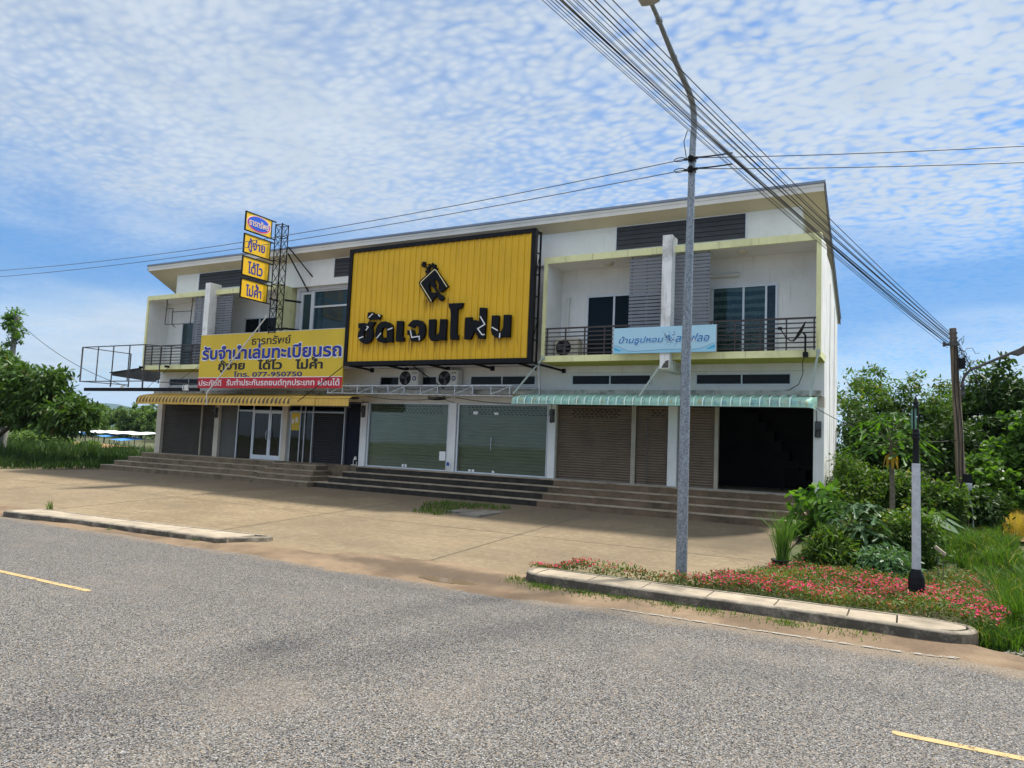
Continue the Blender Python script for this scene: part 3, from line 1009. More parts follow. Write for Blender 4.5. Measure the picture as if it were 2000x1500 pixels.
def build_setting():
    g = MB()
    ys = [-400, -60, -24, -12, -11, -9, -7, -5, -3, -1.5, 0, 6, 30, 120, 600, 4000]
    xs = [-4000, -800, -200, -60, -20, 0, 20, 28, 32, 60, 200, 900, 4000]
    g.grid(xs, ys, zg)
    structure(g.build("ground", MATS["ground_soil"]))
    rd = MB()
    rd.grid([-400, -100, -40, 0, 20, 30, 40, 100, 400], [-60, -30, -20, -16, -13, -11.2], lambda x, y: ZR)
    structure(rd.build("road", MATS["asphalt"]))
    # side lane that turns off at the right
    ln = MB()
    ln.grid([31.9, 32.6, 33.5, 35.2], [-11.2, -10, -8, -4], lambda x, y: ZR + 0.0 if y < -9 else zg(x, y) + 0.05)
    structure(ln.build("side_lane", MATS["asphalt"]))
    ft = MB()
    ft.prism([(30.8, -4.2), (31.75, -8.0), (32.3, -8.4), (32.7, -5.6), (33.3, 0), (34.4, 9), (33.8, 9), (32.6, 0.5), (32.2, -4)][1:], "z", -0.60, -0.30)
    fc = MB()
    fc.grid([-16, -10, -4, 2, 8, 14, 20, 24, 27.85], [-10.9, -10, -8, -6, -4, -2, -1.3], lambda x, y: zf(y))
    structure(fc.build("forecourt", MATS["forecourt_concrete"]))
    jt = MB()
    for x in (-2.0, 4.1, 10.0, 16.25, 22.15):
        rng = random.Random(int(x * 10) + 99)
        prev = (x, -9.9)
        for k in range(1, 21):
            y = -9.9 + k * 8.3 / 20
            nx = x + rng.uniform(-0.012, 0.012)
            w = rng.uniform(0.008, 0.016)
            jt.quad((prev[0] - w, prev[1], zf(prev[1]) + 0.004), (prev[0] + w, prev[1], zf(prev[1]) + 0.004),
                    (nx + w, y, zf(y) + 0.004), (nx - w, y, zf(y) + 0.004))
            prev = (nx, y)
    prev = None
    rng = random.Random(5)
    for k in range(60):                       # one long joint parallel to the kerb
        x = -8 + k * 0.6
        p = (x, -6.35 + rng.uniform(-0.01, 0.01))
        if prev:
            jt.quad((prev[0], prev[1] - 0.009, zf(prev[1]) + 0.004), (p[0], p[1] - 0.009, zf(p[1]) + 0.004),
                    (p[0], p[1] + 0.009, zf(p[1]) + 0.004), (prev[0], prev[1] + 0.009, zf(prev[1]) + 0.004))
        prev = p
    structure(jt.build("concrete_joint", mat("joint_dirt", (0.07, 0.055, 0.04), 0.95, 0.3, 8)))
    # sandy strip between road and forecourt, with a wavy outline
    rng = random.Random(11)
    top, bot = [], []
    n = 120
    for k in range(n + 1):
        x = 8 + k * (31.6 - 8) / n
        hi = -10.3 + 0.18 * math.sin(x * 0.9) + rng.uniform(-0.07, 0.07)
        if 20.3 < x < 24.4:
            hi += 0.38
        lo = -11.62 + 0.09 * math.sin(x * 1.7 + 1) + rng.uniform(-0.05, 0.05) + (0.36 if x > 27 else max(0, (x - 25.6) / 1.4 * 0.36))
        if 21 < x < 25:
            lo -= 0.15
        if x > 30.4:
            hi -= (x - 30.4) * 0.35
        top.append((x, hi))
        bot.append((x, lo))
    db = MB()
    for k in range(n):
        cols = []
        for (x, lo), (_, hi) in ((bot[k], top[k]), (bot[k + 1], top[k + 1])):
            col = []
            for j in range(7):
                t = j / 6
                y = lo + (hi - lo) * t
                base = max(ZR, zf(y)) if y > -10.9 else ZR
                h = -0.012 + 0.020 * min(1, 5 * t, 5 * (1 - t)) + 0.035 * math.sin(math.pi * t) * (0.4 + 0.6 * abs(math.sin(x * 2.3) * math.cos(x * 0.7)))
                h -= 0.045 * math.exp(-((x - 23.3) / 0.65) ** 2 - ((y + 11.12) / 0.17) ** 2)
                col.append((x, y, base + h))
            cols.append(col)
        for j in range(6):
            db.add([cols[0][j], cols[1][j], cols[1][j + 1], cols[0][j + 1]], [(0, 1, 2, 3)], True)
    structure(db.build("sandy_shoulder", MATS["sandy_dirt"]))
    pd = MB()
    pts = []
    for k in range(40):
        a = 2 * math.pi * k / 40
        rr = 1 + 0.16 * math.sin(3 * a) + 0.1 * math.sin(7 * a + 1)
        pts.append((23.35 + 0.75 * rr * math.cos(a), -11.15 + 0.17 * rr * math.sin(a), ZR + 0.012))
    pd.poly(pts)
    structure(pd.build("puddle", MATS["muddy_water"]))
    # painted lines
    yl = MB()
    for x0 in (-22.9, -14.9, -6.9, 1.1, 9.1, 17.0, 29.95):
        x1 = x0 + 2.95
        y = -15.13 + (x0 - 17) / 13 * 0.85
        yl.grid([x0 + (x1 - x0) * k / 8 for k in range(9)], [y - 0.045, y + 0.055], lambda a, b: ZR + 0.005)
    structure(yl.build("centre_line", MATS["yellow_road_paint"]))
    wl = MB()
    path = [(26.3, -11.33), (27.2, -11.33), (28.6, -11.31), (29.6, -11.29), (30.1, -11.27), (30.53, -11.17),
            (30.88, -10.99), (31.07, -10.72), (31.25, -10.4), (31.5, -9.6), (31.7, -8.6)]
    wd = [0.035] * 5 + [0.05, 0.06, 0.08, 0.09, 0.1, 0.1]
    for k in range(len(path) - 1):
        a, b = Vector(path[k]), Vector(path[k + 1])
        def nrm(i):
            t = Vector(path[min(i + 1, len(path) - 1)]) - Vector(path[max(i - 1, 0)])
            return Vector((-t.y, t.x)).normalized() * wd[i]
        na, nb = nrm(k), nrm(k + 1)
        z = ZR + 0.012
        wl.quad((a.x - na.x, a.y - na.y, z), (b.x - nb.x, b.y - nb.y, z), (b.x + nb.x, b.y + nb.y, z), (a.x + na.x, a.y + na.y, z))
    structure(wl.build("edge_line", MATS["white_road_paint"]))
    # hills far behind the left trees
    hl = MB()
    xs = np.linspace(-7500, 1500, 90)
    rng = random.Random(3)
    ridge = []
    for x in xs:
        t = (x + 3900) / 900
        h = 62 * math.exp(-t * t) + 60 * math.exp(-((x + 5600) / 1300) ** 2) + 52 + 7 * math.sin(x / 170) + rng.uniform(-4, 4)
        ridge.append(h)
    rows = [(2100, -6, 0.0), (2300, 0, 0.55), (2500, 0, 1.0), (2900, 0, 0.55), (3300, -8, 0.0)]
    vs = [(float(x), y, z0 + h * k) for (y, z0, k) in rows for x, h in zip(xs, ridge)]
    nx = len(xs)
    hl.add(vs, [(j * nx + i, j * nx + i + 1, (j + 1) * nx + i + 1, (j + 1) * nx + i) for j in range(len(rows) - 1) for i in range(nx - 1)], True)
    structure(hl.build("hills", hill_m))


build_setting()


def kerb_island(name, label, outline, z0, top, width, slabs, base):
    """a concrete kerb around an island plus the paving slabs it holds"""
    t = thing(name, label, "kerb", base)
    k = MB()
    n = len(outline)
    inner = []
    cen = Vector((sum(p[0] for p in outline) / n, sum(p[1] for p in outline) / n))
    def off(i, d):
        a, b, c = Vector(outline[i - 1]), Vector(outline[i]), Vector(outline[(i + 1) % n])
        t1, t2 = (b - a).normalized(), (c - b).normalized()
        nn = (Vector((-t1.y, t1.x)) + Vector((-t2.y, t2.x))).normalized()
        return b + nn * d
    prof = [(0.0, z0), (0.012, top - 0.025), (0.035, top), (width, top), (width, top - 0.05)]
    rings = [[off(i, d) for i in range(n)] for d, _ in prof]
    vs = [(p.x, p.y, z) for (d, z), rg in zip(prof, rings) for p in rg]
    fs = []
    for j in range(len(prof) - 1):
        for i in range(n):
            fs.append((j * n + i, j * n + (i + 1) % n, (j + 1) * n + (i + 1) % n, (j + 1) * n + i))
    k.add(vs, fs, True)
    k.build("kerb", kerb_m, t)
    for (x0, x1, y0, y1, cut) in slabs:
        s = MB()
        s.box(x0 + 0.008, x1 - 0.008, y0, y1, z0, top - 0.012 + cut)
        s.build("paving_slab", paving_m, t)
    return t


def build_kerbs():
    top = ZR + 0.14
    o = [(10.45, -11.5), (13.4, -11.22), (17.6, -11.05), (18.22, -10.2), (18.15, -10.03), (17.7, -10.03), (13.3, -10.42), (10.4, -10.5), (10.2, -11.0)]
    kerb_island("kerb_island", "long low kerb island by the road in front of the left half of the shops", o, ZR - 0.05, top, 0.13, [], (14.0, -10.7, ZR))
    root = bpy.data.objects[-1] if False else [x for x in bpy.data.objects if x.name == "kerb_island"][0]
    s = MB()
    for a, b in ((10.3, 12.2), (12.2, 14.1), (14.1, 16.0), (16.0, 17.75)):
        def yl(x):
            return -11.42 + (x - 10.45) / 7.15 * 0.44 + 0.07
        s = MB()
        ys1 = [-10.58 + (x - 10.3) / 7.4 * 0.42 for x in (a, b)]
        pts = [(a + 0.012, yl(a)), (b - 0.012, yl(b)), (b - 0.012, ys1[1]), (a + 0.012, ys1[0])]
        s.prism(pts, "z", ZR - 0.05, top - 0.006)
        s.build("paving_slab", paving_m, root)
    # right island with rounded ends
    top = ZR + 0.19
    o = []
    def arc(cx, cy, r, a0, a1, n=8):
        return [(cx + r * math.cos(R(a0 + (a1 - a0) * i / n)), cy + r * math.sin(R(a0 + (a1 - a0) * i / n))) for i in range(n + 1)]
    o += arc(24.78, -10.1, 0.45, 150, 262, 8)
    o += [(26.7, -10.58), (28.7, -10.54), (29.75, -10.58)]
    o += arc(30.45, -10.2, 0.43, 275, 372, 8)
    o += [(30.80, -9.95), (30.4, -9.80), (24.6, -9.80)]
    rt = kerb_island("kerb_island", "raised kerb with paving slabs and rounded ends below the flower bed", o, ZR - 0.05, top, 0.11,
                     [], (27.6, -10.2, ZR))
    e = MB()
    e.prism([(29.96, -10.47), (30.42, -10.50), (30.62, -10.42), (30.74, -10.24), (30.74, -10.05), (30.38, -9.88), (29.96, -9.88)], "z", ZR - 0.05, top - 0.003)
    e.build("paving_slab", paving_m, rt)
    e = MB()
    e.prism([(24.61, -9.88), (24.42, -9.98), (24.45, -10.3), (24.61, -10.44)], "z", ZR - 0.05, top - 0.003)
    e.build("paving_slab", paving_m, rt)
    xs = [24.62, 25.55, 26.45, 27.45, 28.4, 29.35, 29.95]
    for a, b in zip(xs[:-1], xs[1:]):
        s = MB()
        s.prism([(a + 0.012, -10.425), (b - 0.012, -10.425), (b - 0.01, -9.88), (a + 0.01, -9.88)], "z", ZR - 0.05, top - 0.008)
        s.build("paving_slab", paving_m, rt)


build_kerbs()

# =================================================================== BUILDING
F = 0.8
FY = -1.2          # balcony front plane of the right block
bld = thing("shop_building", "two storey white shophouse row with yellow green balconies and a sloping roof", "building", (14, 2, 0))


def shutter(x0, x1, z0, z1, y, m, vents=None, parent=None, name="roller_shutter"):
    b = MB()
    pitch = 0.108 if m is shut_light else 0.078
    n = int((z1 - z0) / pitch)
    prof = []
    for k in range(n):
        z = z0 + k * (z1 - z0) / n
        h = (z1 - z0) / n
        prof += [(0.012, z), (-0.004, z + h * 0.06), (-0.014, z + h * 0.3), (-0.016, z + h * 0.5), (-0.010, z + h * 0.72), (0.004, z + h * 0.84), (0.014, z + h * 0.90)]
    prof.append((0.006, z1))
    vs = []
    for d, z in prof:
        vs += [(x0, y + d, z), (x1, y + d, z)]
    b.add(vs, [(2 * i, 2 * i + 1, 2 * i + 3, 2 * i + 2) for i in range(len(prof) - 1)])
    b.box(x0, x1, y - 0.02, y + 0.02, z0 - 0.03, z0 + 0.05)
    o = b.build(name, m, parent or bld, recalc=False)
    if vents:
        v = MB()
        va, vb, rows = vents
        for r_ in range(rows):
            z = z1 - 0.13 - r_ * 0.078
            w = 0.115
            x = va + (w * 0.5 if r_ % 2 else 0)
            while x + 0.085 < vb:
                v.box(x, x + 0.085, y - 0.018, y - 0.0, z - 0.016, z + 0.016)
                x += w * 1.35
        v.build("ventilation_slots", slot_m, o)
    return o


def framed_window(x0, x1, z0, z1, y, panes, fw=0.045, glass=dark_glass, frame=alu, parent=None, name="window", depth=0.06):
    """panes: list of dividing x positions"""
    f = MB()
    xs = [x0] + list(panes) + [x1]
    f.box(x0, x1, y - depth, y, z1 - fw, z1)
    f.box(x0, x1, y - depth, y, z0, z0 + fw)
    for i, x in enumerate(xs):
        a = x if i == 0 else (x - fw if i == len(xs) - 1 else x - fw / 2)
        f.box(a, a + fw, y - depth - 0.002, y - 0.002, z0 + fw, z1 - fw)
    o = f.build(name, frame, parent or bld)
    for a, b in zip(xs[:-1], xs[1:]):
        p = MB()
        p.box(a + fw * 0.6, b - fw * 0.6, y - depth * 0.45, y - depth * 0.3, z0 + fw * 0.8, z1 - fw * 0.8)
        p.build("pane", glass, o)
    return o


def build_shell():
    cols = [(-0.10, 0.25), (3.77, 4.05), (7.79, 8.06), (11.87, 12.16), (15.86, 16.16), (19.76, 20.02), (23.76, 24.04), (27.83, 28.1)]
    for i, (a, b) in enumerate(cols):
        c = MB()
        c.box(a, b, -0.003, 0.3, F - 0.02, 3.22)
        m = cream_wall if i < 3 else white_wall
        c.build("column", m, bld)
    w = MB()
    # lintel beam and upper front wall
    w.box(-0.1, 28.1, 0.006, 0.3, 3.22, 3.51)
    w.build("lintel_beam", cream_wall, bld)
    w = MB()
    w.box(-0.1, 28.1, 0.0, 0.3, 3.51, 4.40)
    w.box(-0.1, 28.1, 0.003, 0.3, 4.40, 7.62)
    w.build("front_wall", white_wall, bld)
    w = MB()
    w.box(11.6, 28.06, -0.26, 0.0, 3.52, 3.67)
    w.box(-0.1, 11.6, -0.26, 0.0, 3.47, 3.62)
    w.build("ledge", ledge_m, bld)
    # side walls, following the slope of the roof
    for x0, x1 in ((27.95, 28.1), (-0.1, 0.05)):
        s = MB()
        s.prism([(0.3, -0.2), (4.2, -0.2), (4.2, 6.5), (2.15, 7.52), (0.3, 7.62)], "x", x0, x1)
        if x1 > 20:
            s.box(28.1, 28.118, 1.5, 1.58, 0, 7.0)
            s.box(28.1, 28.118, 3.0, 3.08, 0, 6.6)
        s.build("side_wall", side_wall_m, bld)
    bk = MB()
    bk.box(0.05, 27.95, 4.05, 4.2, -0.2, 6.4)
    bk.build("back_wall", white_wall, bld)
    fl = MB()
    fl.box(-0.1, 28.1, 0.0, 4.05, -0.2, F)
    fl.build("floor_slab", step_grey, bld)
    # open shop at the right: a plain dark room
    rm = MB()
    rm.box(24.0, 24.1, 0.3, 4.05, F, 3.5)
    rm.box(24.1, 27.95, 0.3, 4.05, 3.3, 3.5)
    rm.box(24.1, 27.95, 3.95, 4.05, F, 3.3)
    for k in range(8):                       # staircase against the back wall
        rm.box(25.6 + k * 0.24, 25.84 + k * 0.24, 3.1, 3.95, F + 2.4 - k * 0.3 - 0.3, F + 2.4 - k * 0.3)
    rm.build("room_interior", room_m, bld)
    tb = MB()
    tb.box(26.6, 27.7, 2.4, 2.9, F + 0.70, F + 0.74)
    for a in (26.65, 27.6):
        tb.box(a, a + 0.04, 2.45, 2.5, F, F + 0.70)
        tb.box(a, a + 0.04, 2.8, 2.85, F, F + 0.70)
    tag(tb.build("table", room_m), "dim bare table standing inside the open dark shop at the right", "table")
    # attic storey
    at = MB()
    at.box(1.12, 27.55, -0.42, 1.2, 7.78, 8.86)
    at.build("attic_wall", white_wall, bld)
    for x0, x1 in ((2.66, 6.9), (10.5, 14.6), (22.1, 26.02)):
        s = MB()
        z = 8.06
        for k in range(5):
            s.prism([(-0.423, z), (-0.452, z + 0.004), (-0.432, z + 0.142), (-0.423, z + 0.142)], "x", x0, x1)
            z += 0.145
        s.build("siding_panel", grey_board, bld)
        for xa in (x0 - 0.03, x1):
            tr = MB()
            tr.box(xa, xa + 0.03, -0.46, -0.42, 8.05, 8.79)
            tr.build("siding_trim", alu, bld)
    # roof: a mono pitch falling towards the back
    rf = MB()
    rf.prism([(-0.86, 9.03), (-0.86, 9.25), (4.6, 6.52), (4.6, 6.30), (-0.3, 8.75)], "x", -0.32, 28.14)
    roof = rf.build("roof", soffit_m, bld)
    ms = MB()
    ms.prism([(-0.93, 9.24), (-0.93, 9.305), (4.68, 6.52), (4.68, 6.48)], "x", -0.36, 28.18)
    ms.build("roof_sheet", roof_m, roof)
    fs = MB()
    fs.box(-0.33, 28.15, -0.885, -0.862, 9.02, 9.235)
    fs.box(-0.33, 28.15, -0.90, -0.886, 9.15, 9.235)
    for x in (3.0, 7.0, 11.0, 15.0, 19.0, 23.0, 26.6):
        fs.box(x, x + 0.012, -0.889, -0.886, 9.02, 9.15)
    fs.build("fascia", fascia_m, roof)
    for xa in (28.145, -0.345):
        vg = MB()
        vg.prism([(-0.9, 9.05), (-0.9, 9.24), (4.65, 6.47), (4.65, 6.28)], "x", xa, xa + 0.02)
        vg.build("bargeboard", steel_d, roof)


build_shell()


def balcony(x0, x1, fy, name="balcony"):
    root = MB()
    # white inside faces and ceiling
    root.box(x0 + 0.02, x1 - 0.02, fy + 0.06, 0.0, 7.62, 7.77)
    root.box(x0 + 0.02, x0 + 0.12, fy + 0.06, 0.0, 4.66, 7.62)
    root.box(x1 - 0.12, x1 - 0.02, fy + 0.06, 0.0, 4.66, 7.62)
    mid = (x0 + x1) / 2
    root.box(mid - 0.05, mid + 0.05, fy + 0.3, 0.0, 4.66, 7.62)
    o = root.build(name, white_wall, bld)
    fr = MB()
    fr.box(x0, x1, fy, fy + 0.06, 7.60, 7.80)
    fr.box(x0, x1, fy + 0.06, 0.0, 7.77, 7.80)
    fr.box(x0, x0 + 0.12, fy, fy + 0.06, 4.66, 7.60)
    fr.box(x1 - 0.12, x1, fy, fy + 0.06, 4.66, 7.60)
    fr.box(x0, x1, fy, 0.0, 4.47, 4.66)
    if x0 > 10:
        fr.box(x0, x0 + 0.02, fy + 0.06, 0.0, 4.66, 7.77)
    else:
        fr.box(x1 - 0.02, x1, fy + 0.06, 0.0, 4.66, 7.77)
        fr.box(x0, x0 + 0.02, fy + 0.06, 0.0, 4.66, 7.77)
    fr.build("painted_frame", ygreen, o)
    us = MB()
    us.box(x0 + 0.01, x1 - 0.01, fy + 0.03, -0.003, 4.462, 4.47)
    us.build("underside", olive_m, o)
    if x0 > 10:
        s = MB()
        s.box(x1 - 0.02, x1 - 0.002, fy + 0.06, 0.3, 4.66, 7.77)
        s.build("balcony_cheek", side_wall_m, o)
    return o


balR = balcony(19.98, 28.12, -1.2)
balL = balcony(0.06, 8.28, -1.06)


def fin(xa, xb, fy, broken):
    f = MB()
    f.box(xa, xb, fy, fy + 0.55, 4.66, 8.05)
    f.box(xa, xb, fy, fy + 0.24, 4.18, 4.66)
    f.box(xa + 0.01, xb - 0.01, fy + 0.24, -0.0, 4.16, 4.47)
    o = f.build("fin_pillar", fin_m, bld)
    if broken:
        d = MB()
        rng = random.Random(4)
        d.prism([(xa + 0.05, 4.2), (xb - 0.02, 4.2), (xb - 0.02, 4.42), (xb - 0.1, 4.40), (xb - 0.14, 4.34), (xa + 0.12, 4.33), (xa + 0.09, 4.27)], "y", fy - 0.006, fy + 0.02)
        d.build("broken_patch", mat("broken_concrete", (0.10, 0.09, 0.08), 0.95, 0.5, 20, bmp=0.8), o)
    return o


fin(23.91, 24.19, -1.5, True)
fin(4.27, 4.58, -1.36, False)


def slats(x0, x1, z0, z1, y):
    s = MB()
    z = z0
    while z + 0.085 < z1:
        s.prism([(y, z), (y - 0.022, z + 0.006), (y - 0.010, z + 0.086), (y + 0.008, z + 0.086)], "x", x0, x1)
        z += 0.105
    for x in (x0 + 0.05, (x0 + x1) / 2, x1 - 0.09):
        s.box(x, x + 0.04, y + 0.012, y + 0.05, z0, z1)
    return s.build("slat_screen", slat_m, bld)


slats(22.81, 23.83, 4.70, 7.6, -1.12)
slats(24.08, 25.2, 4.70, 7.6, -1.12)
slats(3.2, 3.98, 4.70, 7.6, -0.98)
slats(4.40, 5.55, 4.70, 7.6, -0.98)


def railing(x0, x1, y, posts):
    r_ = MB()
    for k in range(7):
        z = 4.74 + k * 0.13
        r = 0.016 if k < 6 else 0.024
        r_.box(x0, x1, y - r, y + r, z - r, z + r)
    for x in posts:
        r_.box(x - 0.018, x + 0.018, y - 0.02, y + 0.02, 4.66, 5.53)
    return r_.build("railing", rail_m, bld)


railing(20.1, 22.85, -1.15, (20.16, 20.79, 21.43, 22.08, 22.76))
railing(25.2, 28.0, -1.15, (25.25, 25.92, 26.59, 27.26, 27.95))
railing(0.18, 3.95, -1.01, (0.62, 1.25, 1.92, 2.6, 3.25))
railing(5.5, 8.16, -1.01, (5.55, 6.2, 6.85, 7.5, 8.1))


def upper_openings():
    framed_window(21.0, 23.6, 4.66, 6.74, 0.0, (21.94,), 0.06, dark_glass, name="balcony_door")
    framed_window(1.22, 3.7, 4.66, 6.74, 0.0, (2.2,), 0.06, teal_glass, name="balcony_door")
    framed_window(5.25, 7.3, 4.66, 6.74, 0.0, (6.15,), 0.06, dark_glass, name="balcony_door")
    d = framed_window(25.0, 26.86, 4.66, 6.76, 0.0, (25.92, 26.55), 0.055, clear_glass, name="balcony_door")
    cu = MB()
    n = 90
    vs = []
    for k in range(n + 1):
        x = 25.05 + k * (26.52 - 25.05) / n
        y = -0.010 + 0.007 * math.sin(k * 0.9)
        vs += [(x, y, 4.7), (x, y, 6.7)]
    cu.add(vs, [(2 * i, 2 * i + 2, 2 * i + 3, 2 * i + 1) for i in range(n)], True)
    cu.build("curtain", MATS["patterned_curtain"], d)
    c2 = MB()
    c2.box(26.57, 26.82, -0.012, -0.004, 4.7, 6.7)
    c2.build("curtain", mat("brown_curtain", (0.10, 0.075, 0.055), 0.9, 0.35, 5), d)
    # strip windows above the awnings
    for x0, x1, pm in ((20.56, 23.21, 21.87), (24.57, 27.25, 25.9), (12.72, 15.3, 14.0), (16.7, 19.26, 17.97), (0.62, 3.3, 1.95), (4.6, 7.25, 5.9)):
        framed_window(x0, x1, 3.84, 4.18, 0.0, (pm,), 0.035, dark_glass, name="strip_window", depth=0.045)
    # projecting bay between the two balcony blocks, most of it behind the big sign
    b = MB()
    b.box(8.44, 19.86, -0.30, 0.0, 7.64, 8.03)
    b.box(8.44, 8.60, -0.30, 0.0, 4.47, 7.64)
    b.box(12.6, 19.86, -0.30, 0.0, 4.47, 7.64)
    b.box(8.60, 12.6, -0.30, 0.0, 4.47, 4.9)
    b.build("bay_front", mat("lilac_grey_render", (0.55, 0.55, 0.58), 0.85, 0.1, 3, dirt=(0.40, 0.38, 0.36), dirt_amt=0.5, bmp=0.1), bld)
    f = MB()
    y = -0.30
    f.box(8.60, 12.6, y + 0.06, y + 0.12, 7.58, 7.64)
    f.box(8.60, 8.70, y + 0.05, y + 0.13, 4.9, 7.58)
    f.box(9.19, 9.36, y + 0.04, y + 0.13, 4.9, 7.58)
    f.box(9.36, 12.6, y + 0.05, y + 0.12, 6.93, 7.0)
    f.box(8.70, 9.19, y + 0.05, y + 0.12, 7.50, 7.58)
    f.box(8.70, 8.76, y + 0.05, y + 0.12, 4.9, 7.50)
    w = f.build("bay_window", alu, bld)
    for a, b_, z0, z1 in ((8.76, 9.19, 4.9, 7.50), (9.36, 12.6, 4.9, 6.93), (9.36, 12.6, 7.0, 7.58)):
        p = MB()
        p.box(a, b_, y + 0.09, y + 0.10, z0, z1)
        p.build("pane", teal_glass, w)
    # pipes on the balcony walls
    p = MB()
    p.tube([(20.36, -0.07, 4.9), (20.36, -0.07, 6.55)], 0.035)
    p.tube([(20.36, -0.07, 6.5), (20.36, -0.07, 6.72)], 0.055)
    p.build("duct_pipe", pvc, bld)
    p = MB()
    p.tube([(24.9, -0.08, 7.08), (25.62, -0.08, 7.08)], 0.045)
    p.tube([(25.55, -0.08, 7.08), (25.80, -0.08, 7.08)], 0.065)
    p.tube([(24.9, -0.08, 7.10), (24.9, -0.08, 4.7)], 0.03)
    p.build("duct_pipe", pvc, bld)
    # seams on the side of the beam under the balcony
    s = MB()
    for x0, x1 in ((20.1, 23.9), (24.2, 27.6)):
        s.box(x0, x1, -0.004, 0.0, 4.24, 4.247)
    s.build("wall_seam", mat("seam_line_grey", (0.30, 0.28, 0.24), 0.9, 0.1, 3), bld)


upper_openings()


def ground_floor():
    zt = 3.20
    shutter(20.05, 22.58, F, zt, 0.15, shut_brown, (20.55, 22.2, 4))
    shutter(22.74, 23.70, F, zt, 0.15, shut_brown, (23.2, 23.6, 3))
    shutter(24.07, 25.12, F, zt, 0.15, shut_brown)
    for a, b in ((22.58, 22.72), (25.13, 25.24), (20.02, 20.05), (2.79, 2.87)):
        ps = MB()
        ps.box(a, b, 0.08, 0.2, F, zt)
        ps.build("shutter_post", mat("shutter_post_paint", (0.36, 0.32, 0.25), 0.6, 0.1, 2), bld)
    gp = MB()
    gp.tube([(23.12, 0.02, F), (23.12, 0.02, 3.1)], 0.014)
    gp.build("prop_pole", steel_d, bld)
    # two glazed bays with pale shutters behind the glass
    for x0, x1, va in ((12.2, 15.82, (12.5, 15.5, 4)), (16.2, 19.72, (16.5, 19.6, 4))):
        shutter(x0, x1, F + 0.05, zt + 0.02, 0.24, shut_light, va)
        f = MB()
        f.box(x0, x0 + 0.05, 0.04, 0.14, F + 0.02, zt)
        f.box(x1 - 0.03, x1, 0.04, 0.14, F + 0.02, zt)
        f.box(x0, x1, 0.03, 0.16, F - 0.03, F + 0.05)
        f.box(x0, x1, 0.05, 0.13, zt - 0.03, zt + 0.03)
        st = f.build("shopfront", alu, bld)
        if x0 < 14:
            xs = [x0 + 0.05, 13.95, x1 - 0.03]
        else:
            xs = [x0 + 0.05, 16.8, 17.74, x1 - 0.03]
        for a, b in zip(xs[:-1], xs[1:]):
            p = MB()
            p.box(a + 0.004, b - 0.004, 0.085, 0.095, F + 0.05, zt - 0.03)
            p.build("glass_panel", green_glass, st)
        if x0 > 14:
            h = MB()
            for y in (0.035,):
                h.tube([(17.60, y, 1.62), (17.60, y, 2.06)], 0.016)
                h.tube([(17.60, y, 1.70), (17.60, 0.085, 1.70)], 0.01)
                h.tube([(17.60, y, 1.98), (17.60, 0.085, 1.98)], 0.01)
            h.build("handle", alu_grey, st)
            for a, b, z0, z1 in ((16.82, 17.0, 2.84, 2.94), (17.66, 17.82, 2.84, 2.92), (16.72, 16.81, F + 0.06, F + 0.13), (16.86, 16.95, F + 0.06, F + 0.13), (17.66, 17.75, F + 0.06, F + 0.13)):
                s = MB()
                s.box(a, b, 0.072, 0.100, z0, z1)
                s.build("patch_fitting", whitep, st)
        else:
            s = MB()
            s.box(15.48, 15.74, 0.078, 0.084, 1.18, 1.50)
            s.build("notice", whitep, st)
            for a in (13.86, 13.99):
                s = MB()
                s.box(a, a + 0.08, 0.07, 0.10, F + 0.07, F + 0.17)
                s.build("patch_fitting", whitep, st)
    # left block
    zl = 3.12
    shutter(0.26, 2.79, F, zl, 0.15, shut_grey, (0.7, 2.4, 4))
    shutter(2.87, 3.76, F, zl, 0.15, shut_grey)
    p = MB()
    p.box(4.05, 5.1, 0.12, 0.2, F, zl)
    p.build("board_panel", panel_grey, bld)
    f = MB()
    for x in (5.10, 6.02, 7.0, 7.70):
        f.box(x, x + 0.05, 0.06, 0.16, F, zl)
    f.box(5.15, 7.79, 0.065, 0.155, 2.77, 2.82)
    f.box(6.07, 7.70, 0.065, 0.155, F - 0.02, F + 0.1)
    st = f.build("shopfront", alu, bld)
    for a, b, z0, z1 in ((5.15, 6.02, F, 2.77), (5.15, 7.79, 2.82, zl), (6.12, 6.94, F + 0.15, 2.72), (7.1, 7.66, F + 0.15, 2.72)):
        q = MB()
        q.box(a, b, 0.10, 0.11, z0, z1)
        q.build("pane", door_glass, st)
    d = MB()
    for a, b in ((6.07, 7.0), (7.05, 7.70)):
        d.box(a, a + 0.06, 0.075, 0.145, F + 0.1, 2.77)
        d.box(b - 0.06, b, 0.075, 0.145, F + 0.1, 2.77)
        d.box(a + 0.06, b - 0.06, 0.076, 0.144, 2.70, 2.77)
        d.box(a + 0.06, b - 0.06, 0.076, 0.144, F + 0.1, F + 0.18)
    dr = d.build("double_door", alu, bld)
    h = MB()
    for x in (6.93, 7.12):
        h.tube([(x, 0.04, 1.62), (x - 0.02, 0.015, 1.70), (x - 0.02, 0.015, 1.92), (x, 0.04, 2.0)], 0.016)
    h.build("handle", alu_grey, dr)
    bk = MB()
    bk.box(4.05, 11.0, 1.6, 1.7, F, 3.3)
    bk.box(4.05, 11.0, 0.3, 1.6, 3.22, 3.3)
    bk.build("inner_wall", navy, bld)
    shutter(9.42, 10.99, F, 2.77, 0.15, shut_dark)
    f = MB()
    for x in (8.70, 8.94, 9.36, 10.99):
        f.box(x, x + 0.045, 0.06, 0.16, F, zl)
    f.box(8.06, 11.04, 0.065, 0.155, 2.77, 2.81)
    f.box(8.06, 8.2, 0.1, 0.18, F, zl)
    st = f.build("shopfront", alu_grey, bld)
